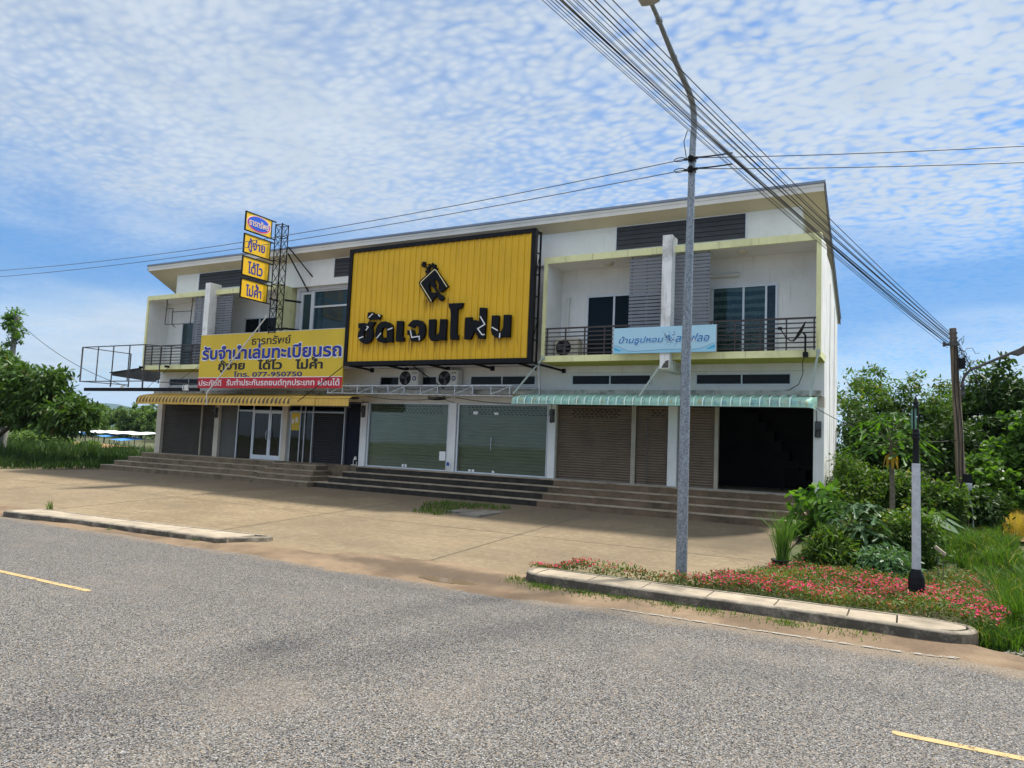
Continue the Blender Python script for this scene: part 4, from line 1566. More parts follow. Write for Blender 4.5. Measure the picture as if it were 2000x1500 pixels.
    for a, b, z0, z1 in ((8.2, 8.70, F, 2.77), (8.745, 8.94, F, 2.77), (8.985, 9.36, F, 2.77), (8.06, 11.0, 2.81, zl)):
        q = MB()
        q.box(a, b, 0.10, 0.11, z0, z1)
        q.build("pane", door_glass, st)
    po = MB()
    po.box(8.22, 8.66, 0.088, 0.096, 2.05, 2.76)
    po.build("yellow_poster", banner_yel, st)
    for a, b, z0, z1 in ((8.26, 8.36, 2.32, 2.5), (8.44, 8.56, 2.36, 2.58)):
        nt = MB()
        nt.box(a, b, 0.080, 0.087, z0, z1)
        nt.build("notice", whitep, st)
    nv = MB()
    nv.box(11.04, 11.87, 0.16, 0.24, 0.0, zl + 0.1)
    nv.build("navy_panel", navy, bld)
    # upper band of transom over the navy bay
    # threshold strip
    ts = MB()
    ts.box(12.16, 28.06, -0.06, 0.28, F, F + 0.012)
    ts.build("threshold", mat("grey_tile_threshold", (0.33, 0.33, 0.32), 0.6, 0.1, 3), bld)


ground_floor()


def steps(x0, x1, m, risers, base_y, run, land_y, wrap_l=0.0, wrap_r=0.0, dz=0.0, name="steps"):
    s = MB()
    tr = MB()
    h = (F + dz) / risers
    for k in range(risers):
        ztop = (F + dz) - k * h
        yf = land_y - k * run
        a = x0 - wrap_l * k
        b = x1 + wrap_r * k
        s.box(a, b, yf, 0.02 if k == 0 else land_y - (k - 1) * run, -0.25, ztop - 0.03)
        if wrap_l and k:
            s.box(a, x0 - wrap_l * (k - 1), land_y - (k - 1) * run, 0.02, -0.25, ztop - 0.03)
        if wrap_r and k:
            s.box(x1 + wrap_r * (k - 1), b, land_y - (k - 1) * run, 0.02, -0.25, ztop - 0.03)
        tr.box(a, b, yf - 0.012, 0.02 if k == 0 else land_y - (k - 1) * run - 0.012, ztop - 0.03, ztop)
        if wrap_l and k:
            tr.box(a, x0 - wrap_l * (k - 1), land_y - (k - 1) * run - 0.012, 0.02, ztop - 0.03, ztop)
        if wrap_r and k:
            tr.box(x1 + wrap_r * (k - 1), b, land_y - (k - 1) * run - 0.012, 0.02, ztop - 0.03, ztop)
    o = s.build(name, m, bld)
    tr.build("tread", tread_m, o)
    return o


steps(20.2, 27.75, step_clean, 4, -1.55, 0.38, -0.38)
steps(12.1, 20.2, step_mould, 4, -1.5, 0.36, -0.36, wrap_l=0.34)
steps(-0.25, 8.05, step_grey, 4, -1.5, 0.36, -0.5, wrap_l=0.42, dz=0.0)
steps(8.05, 10.35, step_grey, 4, -1.5, 0.36, -0.62, wrap_r=0.22, dz=-0.06)

# =================================================================== SIGNS AND THINGS ON THE BUILDING
SIGN_LETTERS = [
    [(12.97, 5.91), (13.25, 5.91), (13.36, 5.85), (13.43, 5.94), (13.71, 5.93), (13.6, 5.74), (13.63, 5.62), (13.65, 5.39), (13.58, 5.25), (13.44, 5.18), (13.27, 5.17), (13.3, 5.35), (13.37, 5.4), (13.36, 5.66), (13.29, 5.63), (13.23, 5.55), (13.24, 5.42), (13.3, 5.35), (13.27, 5.17), (13.1, 5.26), (12.98, 5.4), (12.98, 5.53), (13.07, 5.7), (12.98, 5.74)],
    [(13.38, 6.28), (13.6, 6.28), (13.64, 6.21), (13.77, 6.21), (13.82, 6.2), (13.96, 6.17), (13.89, 6.01), (13.45, 6.03), (13.36, 6.09), (13.37, 6.22)],
    [(14.27, 5.19), (14.26, 5.6), (14.24, 5.68), (14.16, 5.74), (14.08, 5.71), (14.03, 5.62), (14.03, 5.46), (14.08, 5.36), (14.19, 5.36), (14.25, 5.19), (14.13, 5.17), (13.95, 5.21), (13.81, 5.33), (13.76, 5.47), (13.77, 5.65), (13.83, 5.8), (13.97, 5.91), (14.16, 5.93), (14.34, 5.88), (14.46, 5.79), (14.51, 5.66), (14.54, 5.18)],
    [(14.67, 5.92), (14.92, 5.91), (14.93, 5.35), (15, 5.35), (15.01, 5.2), (14.67, 5.21)],
    [(15.14, 5.72), (15.24, 5.84), (15.37, 5.92), (15.54, 5.92), (15.71, 5.88), (15.83, 5.76), (15.87, 5.62), (15.87, 5.44), (15.81, 5.29), (15.69, 5.2), (15.52, 5.18), (15.31, 5.2), (15.24, 5.41), (15.15, 5.42), (15.14, 5.58), (15.39, 5.58), (15.47, 5.41), (15.57, 5.39), (15.62, 5.49), (15.62, 5.64), (15.55, 5.73), (15.45, 5.72), (15.39, 5.65)],
    [(16.01, 5.91), (16.27, 5.91), (16.27, 5.42), (16.35, 5.35), (16.45, 5.45), (16.46, 5.9), (16.71, 5.89), (16.71, 5.18), (16.45, 5.2), (16.3, 5.17), (16.15, 5.18), (16.12, 5.21), (16.03, 5.35)],
    [(16.78, 6.41), (17.34, 6.4), (17.26, 6.22), (17.13, 6.22), (17.13, 6.03), (17.14, 5.36), (17.2, 5.35), (17.2, 5.19), (16.91, 5.2), (16.89, 5.32), (16.88, 6.02), (16.86, 6.19), (16.78, 6.3)],
    [(17.45, 5.91), (17.69, 5.91), (17.68, 5.72), (17.73, 5.8), (17.82, 5.81), (17.92, 5.79), (17.98, 5.68), (17.98, 6.21), (18.22, 6.19), (18.22, 5.84), (18.21, 5.19), (18, 5.2), (17.83, 5.47), (17.67, 5.19), (17.45, 5.19)],
    [(18.45, 5.93), (18.7, 5.92), (18.7, 5.45), (18.75, 5.37), (18.82, 5.41), (18.88, 5.53), (18.88, 5.93), (19.13, 5.92), (19.13, 5.2), (18.9, 5.22), (18.74, 5.19), (18.6, 5.22), (18.48, 5.32), (18.44, 5.46)],
]
CRACKS = [
    [(13.03, 5.36), (13.24, 5.42)],
    [(13.34, 5.64), (13.44, 5.75), (13.36, 5.78)],
    [(13.43, 6.09), (13.61, 6.22)],
    [(13.85, 6.18), (13.94, 6.1)],
    [(13.84, 5.34), (14.02, 5.52)],
    [(14.3, 5.62), (14.51, 5.68)],
    [(15.27, 5.58), (15.35, 5.32), (15.66, 5.35), (15.67, 5.21)],
    [(18.02, 5.92), (18.21, 5.65), (17.95, 5.52), (18.12, 5.32), (18.22, 5.32)],
    [(18.47, 5.55), (18.7, 5.43)],
    [(18.78, 5.35), (18.77, 5.19)],
]
LOGO_BODY = [(16.1, 7.64), (16.18, 7.62), (16.7, 7.01), (16.71, 6.99), (16.46, 6.82), (16.39, 6.83), (16.33, 6.94), (16.34, 7.06), (16.31, 7.16), (16.2, 7.25), (16.12, 7.27), (15.95, 7.15), (15.94, 7.04), (15.99, 6.87), (16.11, 6.81), (16.19, 6.82), (16.29, 6.71), (16.04, 6.51), (15.98, 6.53), (15.53, 7.14), (15.52, 7.21), (15.57, 7.27), (16.06, 7.63)]
LOGO_TOOL = [(15.95, 7.15), (16.11, 7.26), (16.15, 7.17), (16.2, 7.08), (16.18, 7.02), (16.38, 6.76), (16.5, 6.71), (16.57, 6.6), (16.47, 6.51), (16.37, 6.56), (16.32, 6.66), (16.31, 6.72), (16.12, 6.99), (16.07, 7)]
LOGO_LINE = [(16.68, 6.97), (16.22, 7.56), (16.15, 7.6), (16.09, 7.57), (15.62, 7.22), (15.6, 7.15), (16.08, 6.52)]


def path_ribbon(mb, pts, w, y0, y1):
    """flat stroke of width w in the xz plane, mitred"""
    P = [Vector((p[0], p[1])) for p in pts]
    n = len(P)
    L_, R_ = [], []
    for i in range(n):
        t1 = (P[i] - P[i - 1]).normalized() if i else (P[1] - P[0]).normalized()
        t2 = (P[i + 1] - P[i]).normalized() if i < n - 1 else t1
        nn = Vector((-t1.y - t2.y, t1.x + t2.x))
        nn.normalize()
        k = max(0.5, nn.dot(Vector((-t1.y, t1.x))))
        L_.append(P[i] + nn * (w / 2 / k))
        R_.append(P[i] - nn * (w / 2 / k))
    for i in range(n - 1):
        mb.prism([tuple(R_[i]), tuple(R_[i + 1]), tuple(L_[i + 1]), tuple(L_[i])], "y", y0, y1)


def gear(cx, cz, ro, ri, teeth, ph=0.0):
    pts = []
    for k in range(teeth):
        a = 2 * math.pi * k / teeth + ph
        d = 2 * math.pi / teeth
        for f_, r in ((-0.25, ri), (-0.2, ro), (0.2, ro), (0.25, ri)):
            pts.append((cx + r * math.cos(a + f_ * d), cz + r * math.sin(a + f_ * d)))
    return pts


def big_sign():
    t = thing("billboard", "large corrugated yellow sign with black cracked Thai letters and a gear and phone emblem", "sign", (16.1, -1.6, 4.4))
    X0, X1, Z0, Z1, Y = 12.30, 19.87, 4.415, 8.665, -1.65
    fw = 0.14
    p = MB()
    pts = []
    x = X0 + fw
    pitch = 0.235
    while x < X1 - fw:
        for dx, dy in ((0.0, 0.0), (0.155, 0.0), (0.175, -0.035), (0.205, -0.035), (0.225, 0.0)):
            if x + dx < X1 - fw:
                pts.append((x + dx, Y + 0.06 + dy))
        x += pitch
    vs = []
    for a, b in pts:
        vs += [(a, b, Z0 + fw), (a, b, Z1 - fw)]
    p.add(vs, [(2 * i, 2 * i + 2, 2 * i + 3, 2 * i + 1) for i in range(len(pts) - 1)])
    p.build("corrugated_panel", sign_yel, t)
    bk = MB()
    bk.box(X0 + 0.05, X1 - 0.05, Y + 0.09, Y + 0.10, Z0 + 0.05, Z1 - 0.05)
    bk.build("backing", alu_grey, t)
    f = MB()
    f.box(X0, X1, Y, Y + 0.13, Z1 - fw, Z1)
    f.box(X0, X1, Y, Y + 0.13, Z0, Z0 + fw)
    f.box(X0, X0 + fw, Y + 0.001, Y + 0.129, Z0 + fw, Z1 - fw)
    f.box(X1 - fw, X1, Y + 0.001, Y + 0.129, Z0 + fw, Z1 - fw)
    f.build("border_frame", black_m, t)
    s = MB()
    for xx in (X0 + 0.03, X1 - 0.03):
        for y in (Y + 0.15, -1.23):
            s.bar((xx, y, Z0), (xx, y, Z1 - 0.02), 0.05)
        n = 6
        for k in range(n + 1):
            z = Z0 + 0.03 + (Z1 - Z0 - 0.08) * k / n
            s.bar((xx, Y + 0.15, z), (xx, -1.23, z), 0.03)
            if k in (1, 4):
                s.bar((xx, Y + 0.15, z), (xx, -1.23, z + (Z1 - Z0 - 0.08) / n), 0.02)
    for z in (Z0 + 0.02, Z1 - 0.05):
        s.bar((X0, -1.23, z), (X1, -1.23, z), 0.05)
    s.build("side_truss", black_m, t)
    u = MB()
    for x in (12.5, 14.1, 15.9, 17.7, 19.3):
        u.bar((x, Y + 0.1, Z0 + 0.01), (x + 0.02, -0.30, Z0 - 0.02), 0.07)
        u.box(x - 0.05, x + 0.09, -0.32, -0.26, Z0 - 0.10, Z0 + 0.06)
    u.bar((19.85, Y + 0.1, Z0 + 0.0), (20.25, -0.02, Z0 - 0.10), 0.06)
    u.box(20.2, 20.32, -0.06, -0.0, Z0 - 0.17, Z0 - 0.04)
    u.build("strut", black_m, t)
    c = MB()
    c.bar((12.31, Y + 0.06, 4.42), (10.16, -1.6, 3.10), 0.022)
    c.bar((15.25, Y + 0.1, 4.42), (15.85, -0.4, 3.70), 0.03)
    c.build("stay_rod", black_m, t)
    for pts in SIGN_LETTERS:
        l_ = MB()
        l_.prism(pts, "y", Y + 0.02, Y - 0.09)
        l_.build("letter", letter_black, t)
    rng = random.Random(12)
    st = MB()
    for pts in SIGN_LETTERS + [LOGO_BODY]:
        xa, xb, zb = min(p[0] for p in pts), max(p[0] for p in pts), min(p[1] for p in pts)
        for _ in range(int((xb - xa) * 11)):
            x = rng.uniform(xa, xb)
            w, h = rng.uniform(0.006, 0.02), rng.uniform(0.06, 0.42)
            st.add([(x - w, Y + 0.0235, zb + 0.12), (x + w, Y + 0.0235, zb + 0.12), (x + w * 0.2, Y + 0.0235, zb - h), (x - w * 0.2, Y + 0.0235, zb - h)], [(0, 1, 2, 3)])
    so_ = st.build("drip_stains", mat("dark_drip_stain", (0.24, 0.13, 0.012), 0.6, 0.2, 5), t)
    so_["kind"] = "stuff"
    for pts in CRACKS:
        cr = MB()
        path_ribbon(cr, pts, 0.036, Y - 0.088, Y - 0.098)
        cr.build("white_crack_line", whitep, t)
    e = MB()
    e.prism(LOGO_BODY, "y", Y + 0.02, Y - 0.09)
    e.prism(LOGO_TOOL, "y", Y + 0.018, Y - 0.075)
    e.prism(gear(15.652, 7.83, 0.10, 0.068, 8), "y", Y + 0.02, Y - 0.07)
    # the big gear is a ring cut off behind the phone
    gp = gear(15.98, 7.60, 0.245, 0.19, 10, 0.15)
    n = len(gp)
    ring = [(15.98 + 0.095 * math.cos(math.atan2(q[1] - 7.60, q[0] - 15.98)), 7.62 + 0.10 * math.sin(math.atan2(q[1] - 7.60, q[0] - 15.98))) for q in gp]
    for i in range(n):
        j = (i + 1) % n
        e.prism([gp[i], gp[j], ring[j], ring[i]], "y", Y + 0.02, Y - 0.07)
    em = e.build("emblem", letter_black, t)
    li = MB()
    path_ribbon(li, LOGO_LINE, 0.026, Y - 0.088, Y - 0.098)
    li.build("emblem_line", mat("cream_print", (0.82, 0.72, 0.40), 0.5, 0.03, 1), em)


big_sign()


def banner():
    t = thing("shop_banner", "long yellow banner with blue and black Thai lettering above a red strip", "sign", (8.2, -1.42, 3.62))
    Y = -1.45
    p = MB()
    p.box(4.37, 12.13, Y, Y + 0.06, 3.62, 5.81)
    p.build("panel", banner_yel, t)
    r_ = MB()
    r_.box(4.37, 12.13, Y - 0.003, Y, 3.622, 4.03)
    r_.build("red_strip", red_m, t)
    w = MB()
    w.box(4.37, 12.13, Y - 0.004, Y, 4.03, 4.055)
    w.box(4.36, 12.14, Y - 0.006, Y + 0.062, 5.81, 5.825)
    w.build("white_edge", whitep, t)
    fr = MB()
    for x in (4.6, 6.5, 8.4, 10.3, 11.9):
        fr.bar((x, Y + 0.09, 3.62), (x, Y + 0.09, 5.8), 0.05)
        fr.bar((x, Y + 0.09, 4.57), (x, -1.0 if x < 8.3 else -0.31, 4.57), 0.04)
    fr.build("support_frame", steel_d, t)
    o, ux, uz = (0, Y - 0.004, 0), (1, 0, 0), (0, 0, 1)

    def T(txt, m, x0, x1, z0, z1, bold, up=0.0, depth=0.004):
        oo = (0, Y - 0.004 - up, 0)
        return lettering("lettering", txt, m, oo, ux, uz, x0, x1, z0, z1, t, bold, depth)
    T("ธารทรัพย์", ink, 7.36, 9.46, 5.33, 5.67, 0.012)
    T("รับจำนำเล่มทะเบียนรถ", whitep, 4.47, 12.08, 4.73, 5.42, 0.042)
    T("รับจำนำเล่มทะเบียนรถ", blue_m, 4.52, 12.03, 4.775, 5.375, 0.03, 0.008)
    T("กู้ง่าย", ink, 5.53, 7.06, 4.24, 4.75, 0.034)
    T("ได้ไว", ink, 7.75, 9.09, 4.34, 4.75, 0.034)
    T("ไม่ค้ำ", ink, 9.76, 11.16, 4.34, 4.79, 0.034)
    T("โทร. 077-950750", navy_print, 6.46, 10.16, 4.06, 4.285, 0.022)
    T("ประกันดี", whitep, 4.45, 5.78, 3.71, 3.96, 0.012)
    T("รับทำประกันรถยนต์ทุกประเภท", whitep, 6.09, 10.80, 3.645, 3.975, 0.012)
    T("ผ่อนได้", whitep, 10.98, 12.02, 3.715, 3.985, 0.012)


banner()


def sign_tower():
    t = thing("sign_tower", "black lattice tower carrying four small yellow sign plates one above another", "sign tower", (8.45, -1.3, 5.9))
    l_ = MB()
    xs, ys = (8.24, 8.60), (-1.46, -1.14)
    for x in xs:
        for y in ys:
            l_.bar((x, y, 5.75), (x, y, 10.12), 0.030)
    n = 9
    for k in range(n + 1):
        z = 5.80 + k * (10.08 - 5.80) / n
        for a, b in (((xs[0], ys[0]), (xs[1], ys[0])), ((xs[1], ys[0]), (xs[1], ys[1])), ((xs[1], ys[1]), (xs[0], ys[1])), ((xs[0], ys[1]), (xs[0], ys[0]))):
            if k % 2 == 0 or k > n - 2:
                l_.bar((*a, z), (*b, z), 0.025)
            if k < n:
                z2 = 5.80 + (k + 1) * (10.08 - 5.80) / n
                l_.bar((*a, z), (*b, z2), 0.011)
                l_.bar((*b, z), (*a, z2), 0.011)
    for z in (6.0, 7.12):
        l_.bar((8.62, -1.1, z), (8.95, -0.55, z), 0.07)
        l_.bar((8.22, -1.5, z), (8.22, -1.05, z), 0.05)
    l_.bar((8.0, -1.3, 5.98), (8.85, -1.3, 5.93), 0.06)
    l_.build("lattice", black_m, t)
    b = MB()
    b.bar((8.62, -1.1, 9.0), (9.05, -0.30, 7.6), 0.045)
    b.bar((8.62, -1.1, 9.25), (9.45, -0.30, 7.98), 0.045)
    b.build("back_stay", black_m, t)
    rows = ((9.46, 10.16, None), (8.61, 9.31, "กู้ง่าย"), (7.755, 8.455, "ได้ไว"), (6.90, 7.60, "ไม่ค้ำ"))
    for z0, z1, txt in rows:
        p = MB()
        p.box(8.27, 8.31, -2.98, -1.73, z0, z1)
        pl = p.build("sign_plate", plate_yel, t)
        f = MB()
        for a in (z0 - 0.02, z1 - 0.012):
            f.box(8.255, 8.325, -3.0, -1.50, a, a + 0.032)
        for a in (-3.0, -1.745):
            f.box(8.257, 8.323, a, a + 0.03, z0 + 0.012, z1 - 0.012)
        f.build("plate_border", black_m, pl)
        o, ux, uz = (8.311, 0, 0), (0, 1, 0), (0, 0, 1)
        if txt:
            ym = {"กู้ง่าย": (-2.80, -1.98, z0 + 0.06, z1 - 0.11), "ได้ไว": (-2.74, -2.02, z0 + 0.10, z1 - 0.13), "ไม่ค้ำ": (-2.76, -2.0, z0 + 0.10, z1 - 0.08)}[txt]
            lettering("lettering", txt, blue_m, o, ux, uz, ym[0], ym[1], ym[2], ym[3], pl, 0.022, 0.004)
        else:
            cy, cz = -2.355, (z0 + z1) / 2
            for ry, rz, m, d in ((0.59, 0.315, whitep, 0.004), (0.565, 0.295, redp, 0.007), (0.52, 0.262, bright_blue, 0.010)):
                e = MB()
                sh = 0.018 if m is bright_blue else 0.0
                e.prism([(cy + ry * math.cos(2 * math.pi * k / 40), cz + sh + rz * math.sin(2 * math.pi * k / 40)) for k in range(40)], "x", 8.305, 8.311 + d)
                e.build("oval", m, pl)
            lettering("lettering", "ธารทรัพย์", mat("cream_orange_print", (0.85, 0.62, 0.42), 0.5, 0.03, 1), (8.323, 0, 0), ux, uz, -2.83, -1.86, cz - 0.12, cz + 0.15, pl, 0.018, 0.004)


sign_tower()


def blue_sign():
    t = thing("shop_sign", "pale blue sign with slanted blue Thai writing and a wave along its foot", "sign", (24, -1.5, 4.6))
    Y = -1.56
    p = MB()
    p.box(22.53, 25.49, Y, Y + 0.05, 4.625, 5.375)
    p.build("panel", skyb, t)
    b = MB()
    b.box(22.51, 22.535, Y + 0.002, Y + 0.06, 4.62, 5.38)
    b.box(25.485, 25.51, Y + 0.002, Y + 0.06, 4.62, 5.38)
    b.bar((22.7, Y + 0.08, 5.2), (22.7, -1.2, 5.2), 0.03)
    b.bar((25.3, Y + 0.08, 5.2), (25.3, -1.2, 5.2), 0.03)
    b.build("mounting", alu_grey, t)

    def px(u):
        return 22.53 + u * 2.96
    prof = [(0.005, 0.33), (0.05, 0.28), (0.1, 0.18), (0.15, 0.10), (0.2, 0.075), (0.35, 0.09), (0.5, 0.125), (0.65, 0.12), (0.78, 0.10), (0.85, 0.12), (0.9, 0.18), (0.95, 0.27), (0.995, 0.33)]
    w = MB()
    w.prism([(px(0.005), 4.63)] + [(px(u), 4.627 + 0.75 * v * 0.86) for u, v in prof] + [(px(0.995), 4.63)], "y", Y - 0.002, Y)
    w.build("wave", lightcyan, t)
    w = MB()
    for pts in ([(0.007, 0.235), (0.09, 0.10), (0.06, 0.09), (0.007, 0.13)], [(0.993, 0.27), (0.91, 0.10), (0.95, 0.10), (0.993, 0.15)]):
        w.prism([(px(u), 4.627 + 0.75 * v) for u, v in pts], "y", Y - 0.004, Y - 0.001)
    w.build("wave", cyanp, t)
    l_ = MB()
    path_ribbon(l_, [(px(u), 4.627 + 0.75 * v) for u, v in prof], 0.012, Y - 0.003, Y - 0.005)
    l_.build("wave_line", mat("grey_blue_print", (0.16, 0.30, 0.40), 0.5, 0.03, 1), t)
    ux, uz = (1, 0, 0), Vector((0, 0, 1))
    for up, m, bo, g_ in ((0.0, whitep, 0.03, 0.012), (0.006, azure, 0.012, 0.0)):
        o = (0, Y - 0.003 - up, 0)
        lettering("lettering", "บ้านธูปหอม", m, o, ux, uz, 22.69 - g_, 24.03 + g_, 4.86 - g_, 5.13 + g_, t, bo, 0.003, 0.25)
        lettering("lettering", "ลาเฟลอ", m, o, ux, uz, 24.37 - g_, 25.32 + g_, 4.91 - g_, 5.15 + g_, t, bo, 0.003, 0.25)
    rng = random.Random(8)
    for m, n, r0 in ((azure, 40, 0.012), (mat("violet_print", (0.10, 0.05, 0.20), 0.5, 0.1, 1), 14, 0.016), (mat("grey_print", (0.25, 0.33, 0.40), 0.5, 0.1, 1), 30, 0.012)):
        d = MB()
        for _ in range(n):
            a, rr = rng.uniform(0, 6.28), abs(rng.gauss(0, 0.12))
            cx, cz = 24.17 + rr * math.cos(a), 5.05 + rr * 0.85 * math.sin(a)
            r = r0 * rng.uniform(0.5, 1.3)
            an = rng.uniform(0, 3.14)
            d.prism([(cx + r * (math.cos(k * 1.047) * math.cos(an) * 1.7 - math.sin(k * 1.047) * math.sin(an)),
                      cz + r * (math.cos(k * 1.047) * math.sin(an) * 1.7 + math.sin(k * 1.047) * math.cos(an))) for k in range(6)], "y", Y - 0.004 - 0.001 * rng.random(), Y - 0.001)
        d.build("lavender_dots", m, t)


blue_sign()


def awnings():
    # green, ribbed, curved lip
    t = thing("green_awning", "translucent green ribbed awning with a curved lip over the right hand shops", "awning", (23.5, -0.9, 3.2))
    x0, x1 = 19.18, 27.62
    rib_m = mat("pale_mint_rib", (0.66, 0.84, 0.76), 0.5, 0.06, 2)
    prof = [(-0.26, 3.50), (-0.8, 3.445), (-1.25, 3.39), (-1.40, 3.355), (-1.48, 3.30), (-1.51, 3.23), (-1.515, 3.125)]
    xs = []
    x = x0
    while x < x1:
        for dx, h in ((0.0, 0.0), (0.19, 0.0), (0.205, 0.035), (0.235, 0.035), (0.25, 0.0)):
            if x + dx <= x1 + 1e-6:
                xs.append((x + dx, h))
        x += 0.2505
    xs.append((x1, 0.0))
    vs = []
    for k, (xx, h) in enumerate(xs):
        for i, (y, z) in enumerate(prof):
            dy, dz = (0, 1) if i < 3 else ((-0.7, 0.7) if i < 5 else (-1, 0))
            vs.append((xx, y + dy * h, z + dz * h))
    n = len(prof)
    g_ = MB()
    g_.add(vs, [(k * n + i, k * n + i + 1, (k + 1) * n + i + 1, (k + 1) * n + i) for k in range(len(xs) - 1) for i in range(n - 1)])
    for k in range(int((x1 - x0) / 0.2505)):
        a = x0 + k * 0.2505 + 0.203
        rb = MB()
        rv = []
        for xx in (a, a + 0.034):
            for i, (y, z) in enumerate(prof):
                dy, dz = (0, 1) if i < 3 else ((-0.7, 0.7) if i < 5 else (-1, 0))
                rv.append((xx, y + dy * 0.040, z + dz * 0.040))
        rb.add(rv, [(i, i + 1, n + i + 1, n + i) for i in range(n - 1)])
        rb.build('rib', rib_m, t)
    # wrapped corner piece
    cv = []
    for j in range(6):
        a = j / 5 * math.pi / 2
        for (y, z) in prof:
            d = -0.26 - y
            r = min(d, 0.30)
            cv.append((x1 + math.sin(a) * r, y + (1 - math.cos(a)) * r, z))
    g_.add(cv, [(k * n + i, k * n + i + 1, (k + 1) * n + i + 1, (k + 1) * n + i) for k in range(5) for i in range(n - 1)], True)
    g_.quad((x1 + 0.30, -1.21, 3.125), (x1 + 0.34, -0.28, 3.13), (x1 + 0.34, -0.28, 3.50), (x1 + 0.30, -1.21, 3.39))
    g_.build("ribbed_sheet", MATS["green_awning_sheet"], t)
    f = MB()
    f.bar((x0, -1.46, 3.13), (x1, -1.46, 3.13), 0.03)
    f.bar((x0, -0.75, 3.40), (x1, -0.75, 3.40), 0.04)
    for xx in (19.4, 21.5, 23.4, 25.5, 27.5):
        f.bar((xx, -0.26, 3.36), (xx, -1.44, 3.27), 0.035)
        f.bar((xx, -1.44, 3.27), (xx, -1.46, 3.13), 0.03)
    f.build("frame", steel_d, t)
    for a, b in (((20.09, -1.25, 4.60), (19.14, -1.35, 3.45)), ((23.98, -1.45, 4.36), (23.3, -1.38, 3.40)), ((28.06, -1.22, 4.62), (27.86, -1.1, 3.44))):
        r_ = MB()
        r_.tube([a, b], 0.032)
        r_.box(a[0] - 0.05, a[0] + 0.05, a[1] - 0.02, a[1] + 0.05, a[2] - 0.05, a[2] + 0.05)
        r_.build("tie_rod", mat("pale_green_rod", (0.42, 0.50, 0.46), 0.5, 0.1, 4), t)

    # yellow, rounded ribs with mould, plus a straight newer piece
    t = thing("yellow_awning", "mouldy yellow ribbed awning with a straight cleaner end over the left hand shops", "awning", (6, -0.9, 3.1))
    x0, x1 = 0.5, 9.75
    prof = [(-0.26, 3.44), (-0.85, 3.37), (-1.2, 3.31), (-1.38, 3.26), (-1.47, 3.18), (-1.50, 3.08), (-1.50, 2.93)]
    n = len(prof)
    xs, k, step = [], 0, 0.22 / 6
    x = x0
    while x <= x1:
        ph = ((x - x0) / 0.22) % 1.0
        h = 0.045 * max(0.0, math.sin(math.pi * ph)) ** 0.8
        xs.append((x, h))
        x += step
    vs = []
    for xx, h in xs:
        for i, (y, z) in enumerate(prof):
            dy, dz = (0, 1) if i < 2 else ((-0.6, 0.8) if i < 4 else (-1, 0.1 if i < 6 else 0))
            vs.append((xx, y + dy * h, z + dz * h))
    g_ = MB()
    g_.add(vs, [(k * n + i, k * n + i + 1, (k + 1) * n + i + 1, (k + 1) * n + i) for k in range(len(xs) - 1) for i in range(n - 1)], True)
    g_.poly([(x0, y, z) for y, z in prof] + [(x0, -0.26, 3.0)])
    g_.build("ribbed_sheet", MATS["yellow_awning_sheet"], t)
    s = MB()
    ym = mat("newer_yellow_sheet", (0.60, 0.38, 0.075), 0.55, 0.08, 1.5, streak=(0.34, 0.18, 0.03), streak_amt=0.5)
    for a, b in ((9.76, 11.02), (11.05, 12.62)):
        xx = a
        while xx < b - 0.01:
            e = min(xx + 0.16, b)
            s.box(xx + 0.004, e - 0.004, -1.60, -1.585, 2.965, 3.24)
            xx += 0.16
        s.box(a, b, -1.583, -1.57, 2.97, 3.235)
        s.prism([(-1.60, 3.24), (-1.40, 3.33), (-0.26, 3.45), (-0.26, 3.43), (-1.40, 3.31), (-1.60, 3.225)], "x", a, b)
    s.build("straight_sheet", ym, t)
    f = MB()
    f.bar((x0, -1.45, 2.95), (12.6, -1.45, 2.95), 0.035)
    for xx in (0.8, 2.9, 5.0, 7.1, 9.2, 11.0, 12.4):
        f.bar((xx, -0.26, 3.2), (xx, -1.44, 3.05), 0.035)
    f.build("frame", steel_d, t)
    r_ = MB()
    r_.tube([(8.22, -1.55, 6.44), (5.19, -1.62, 3.42), (5.22, -1.63, 2.92)], 0.027)
    r_.build("tie_rod", pvc, t)


awnings()


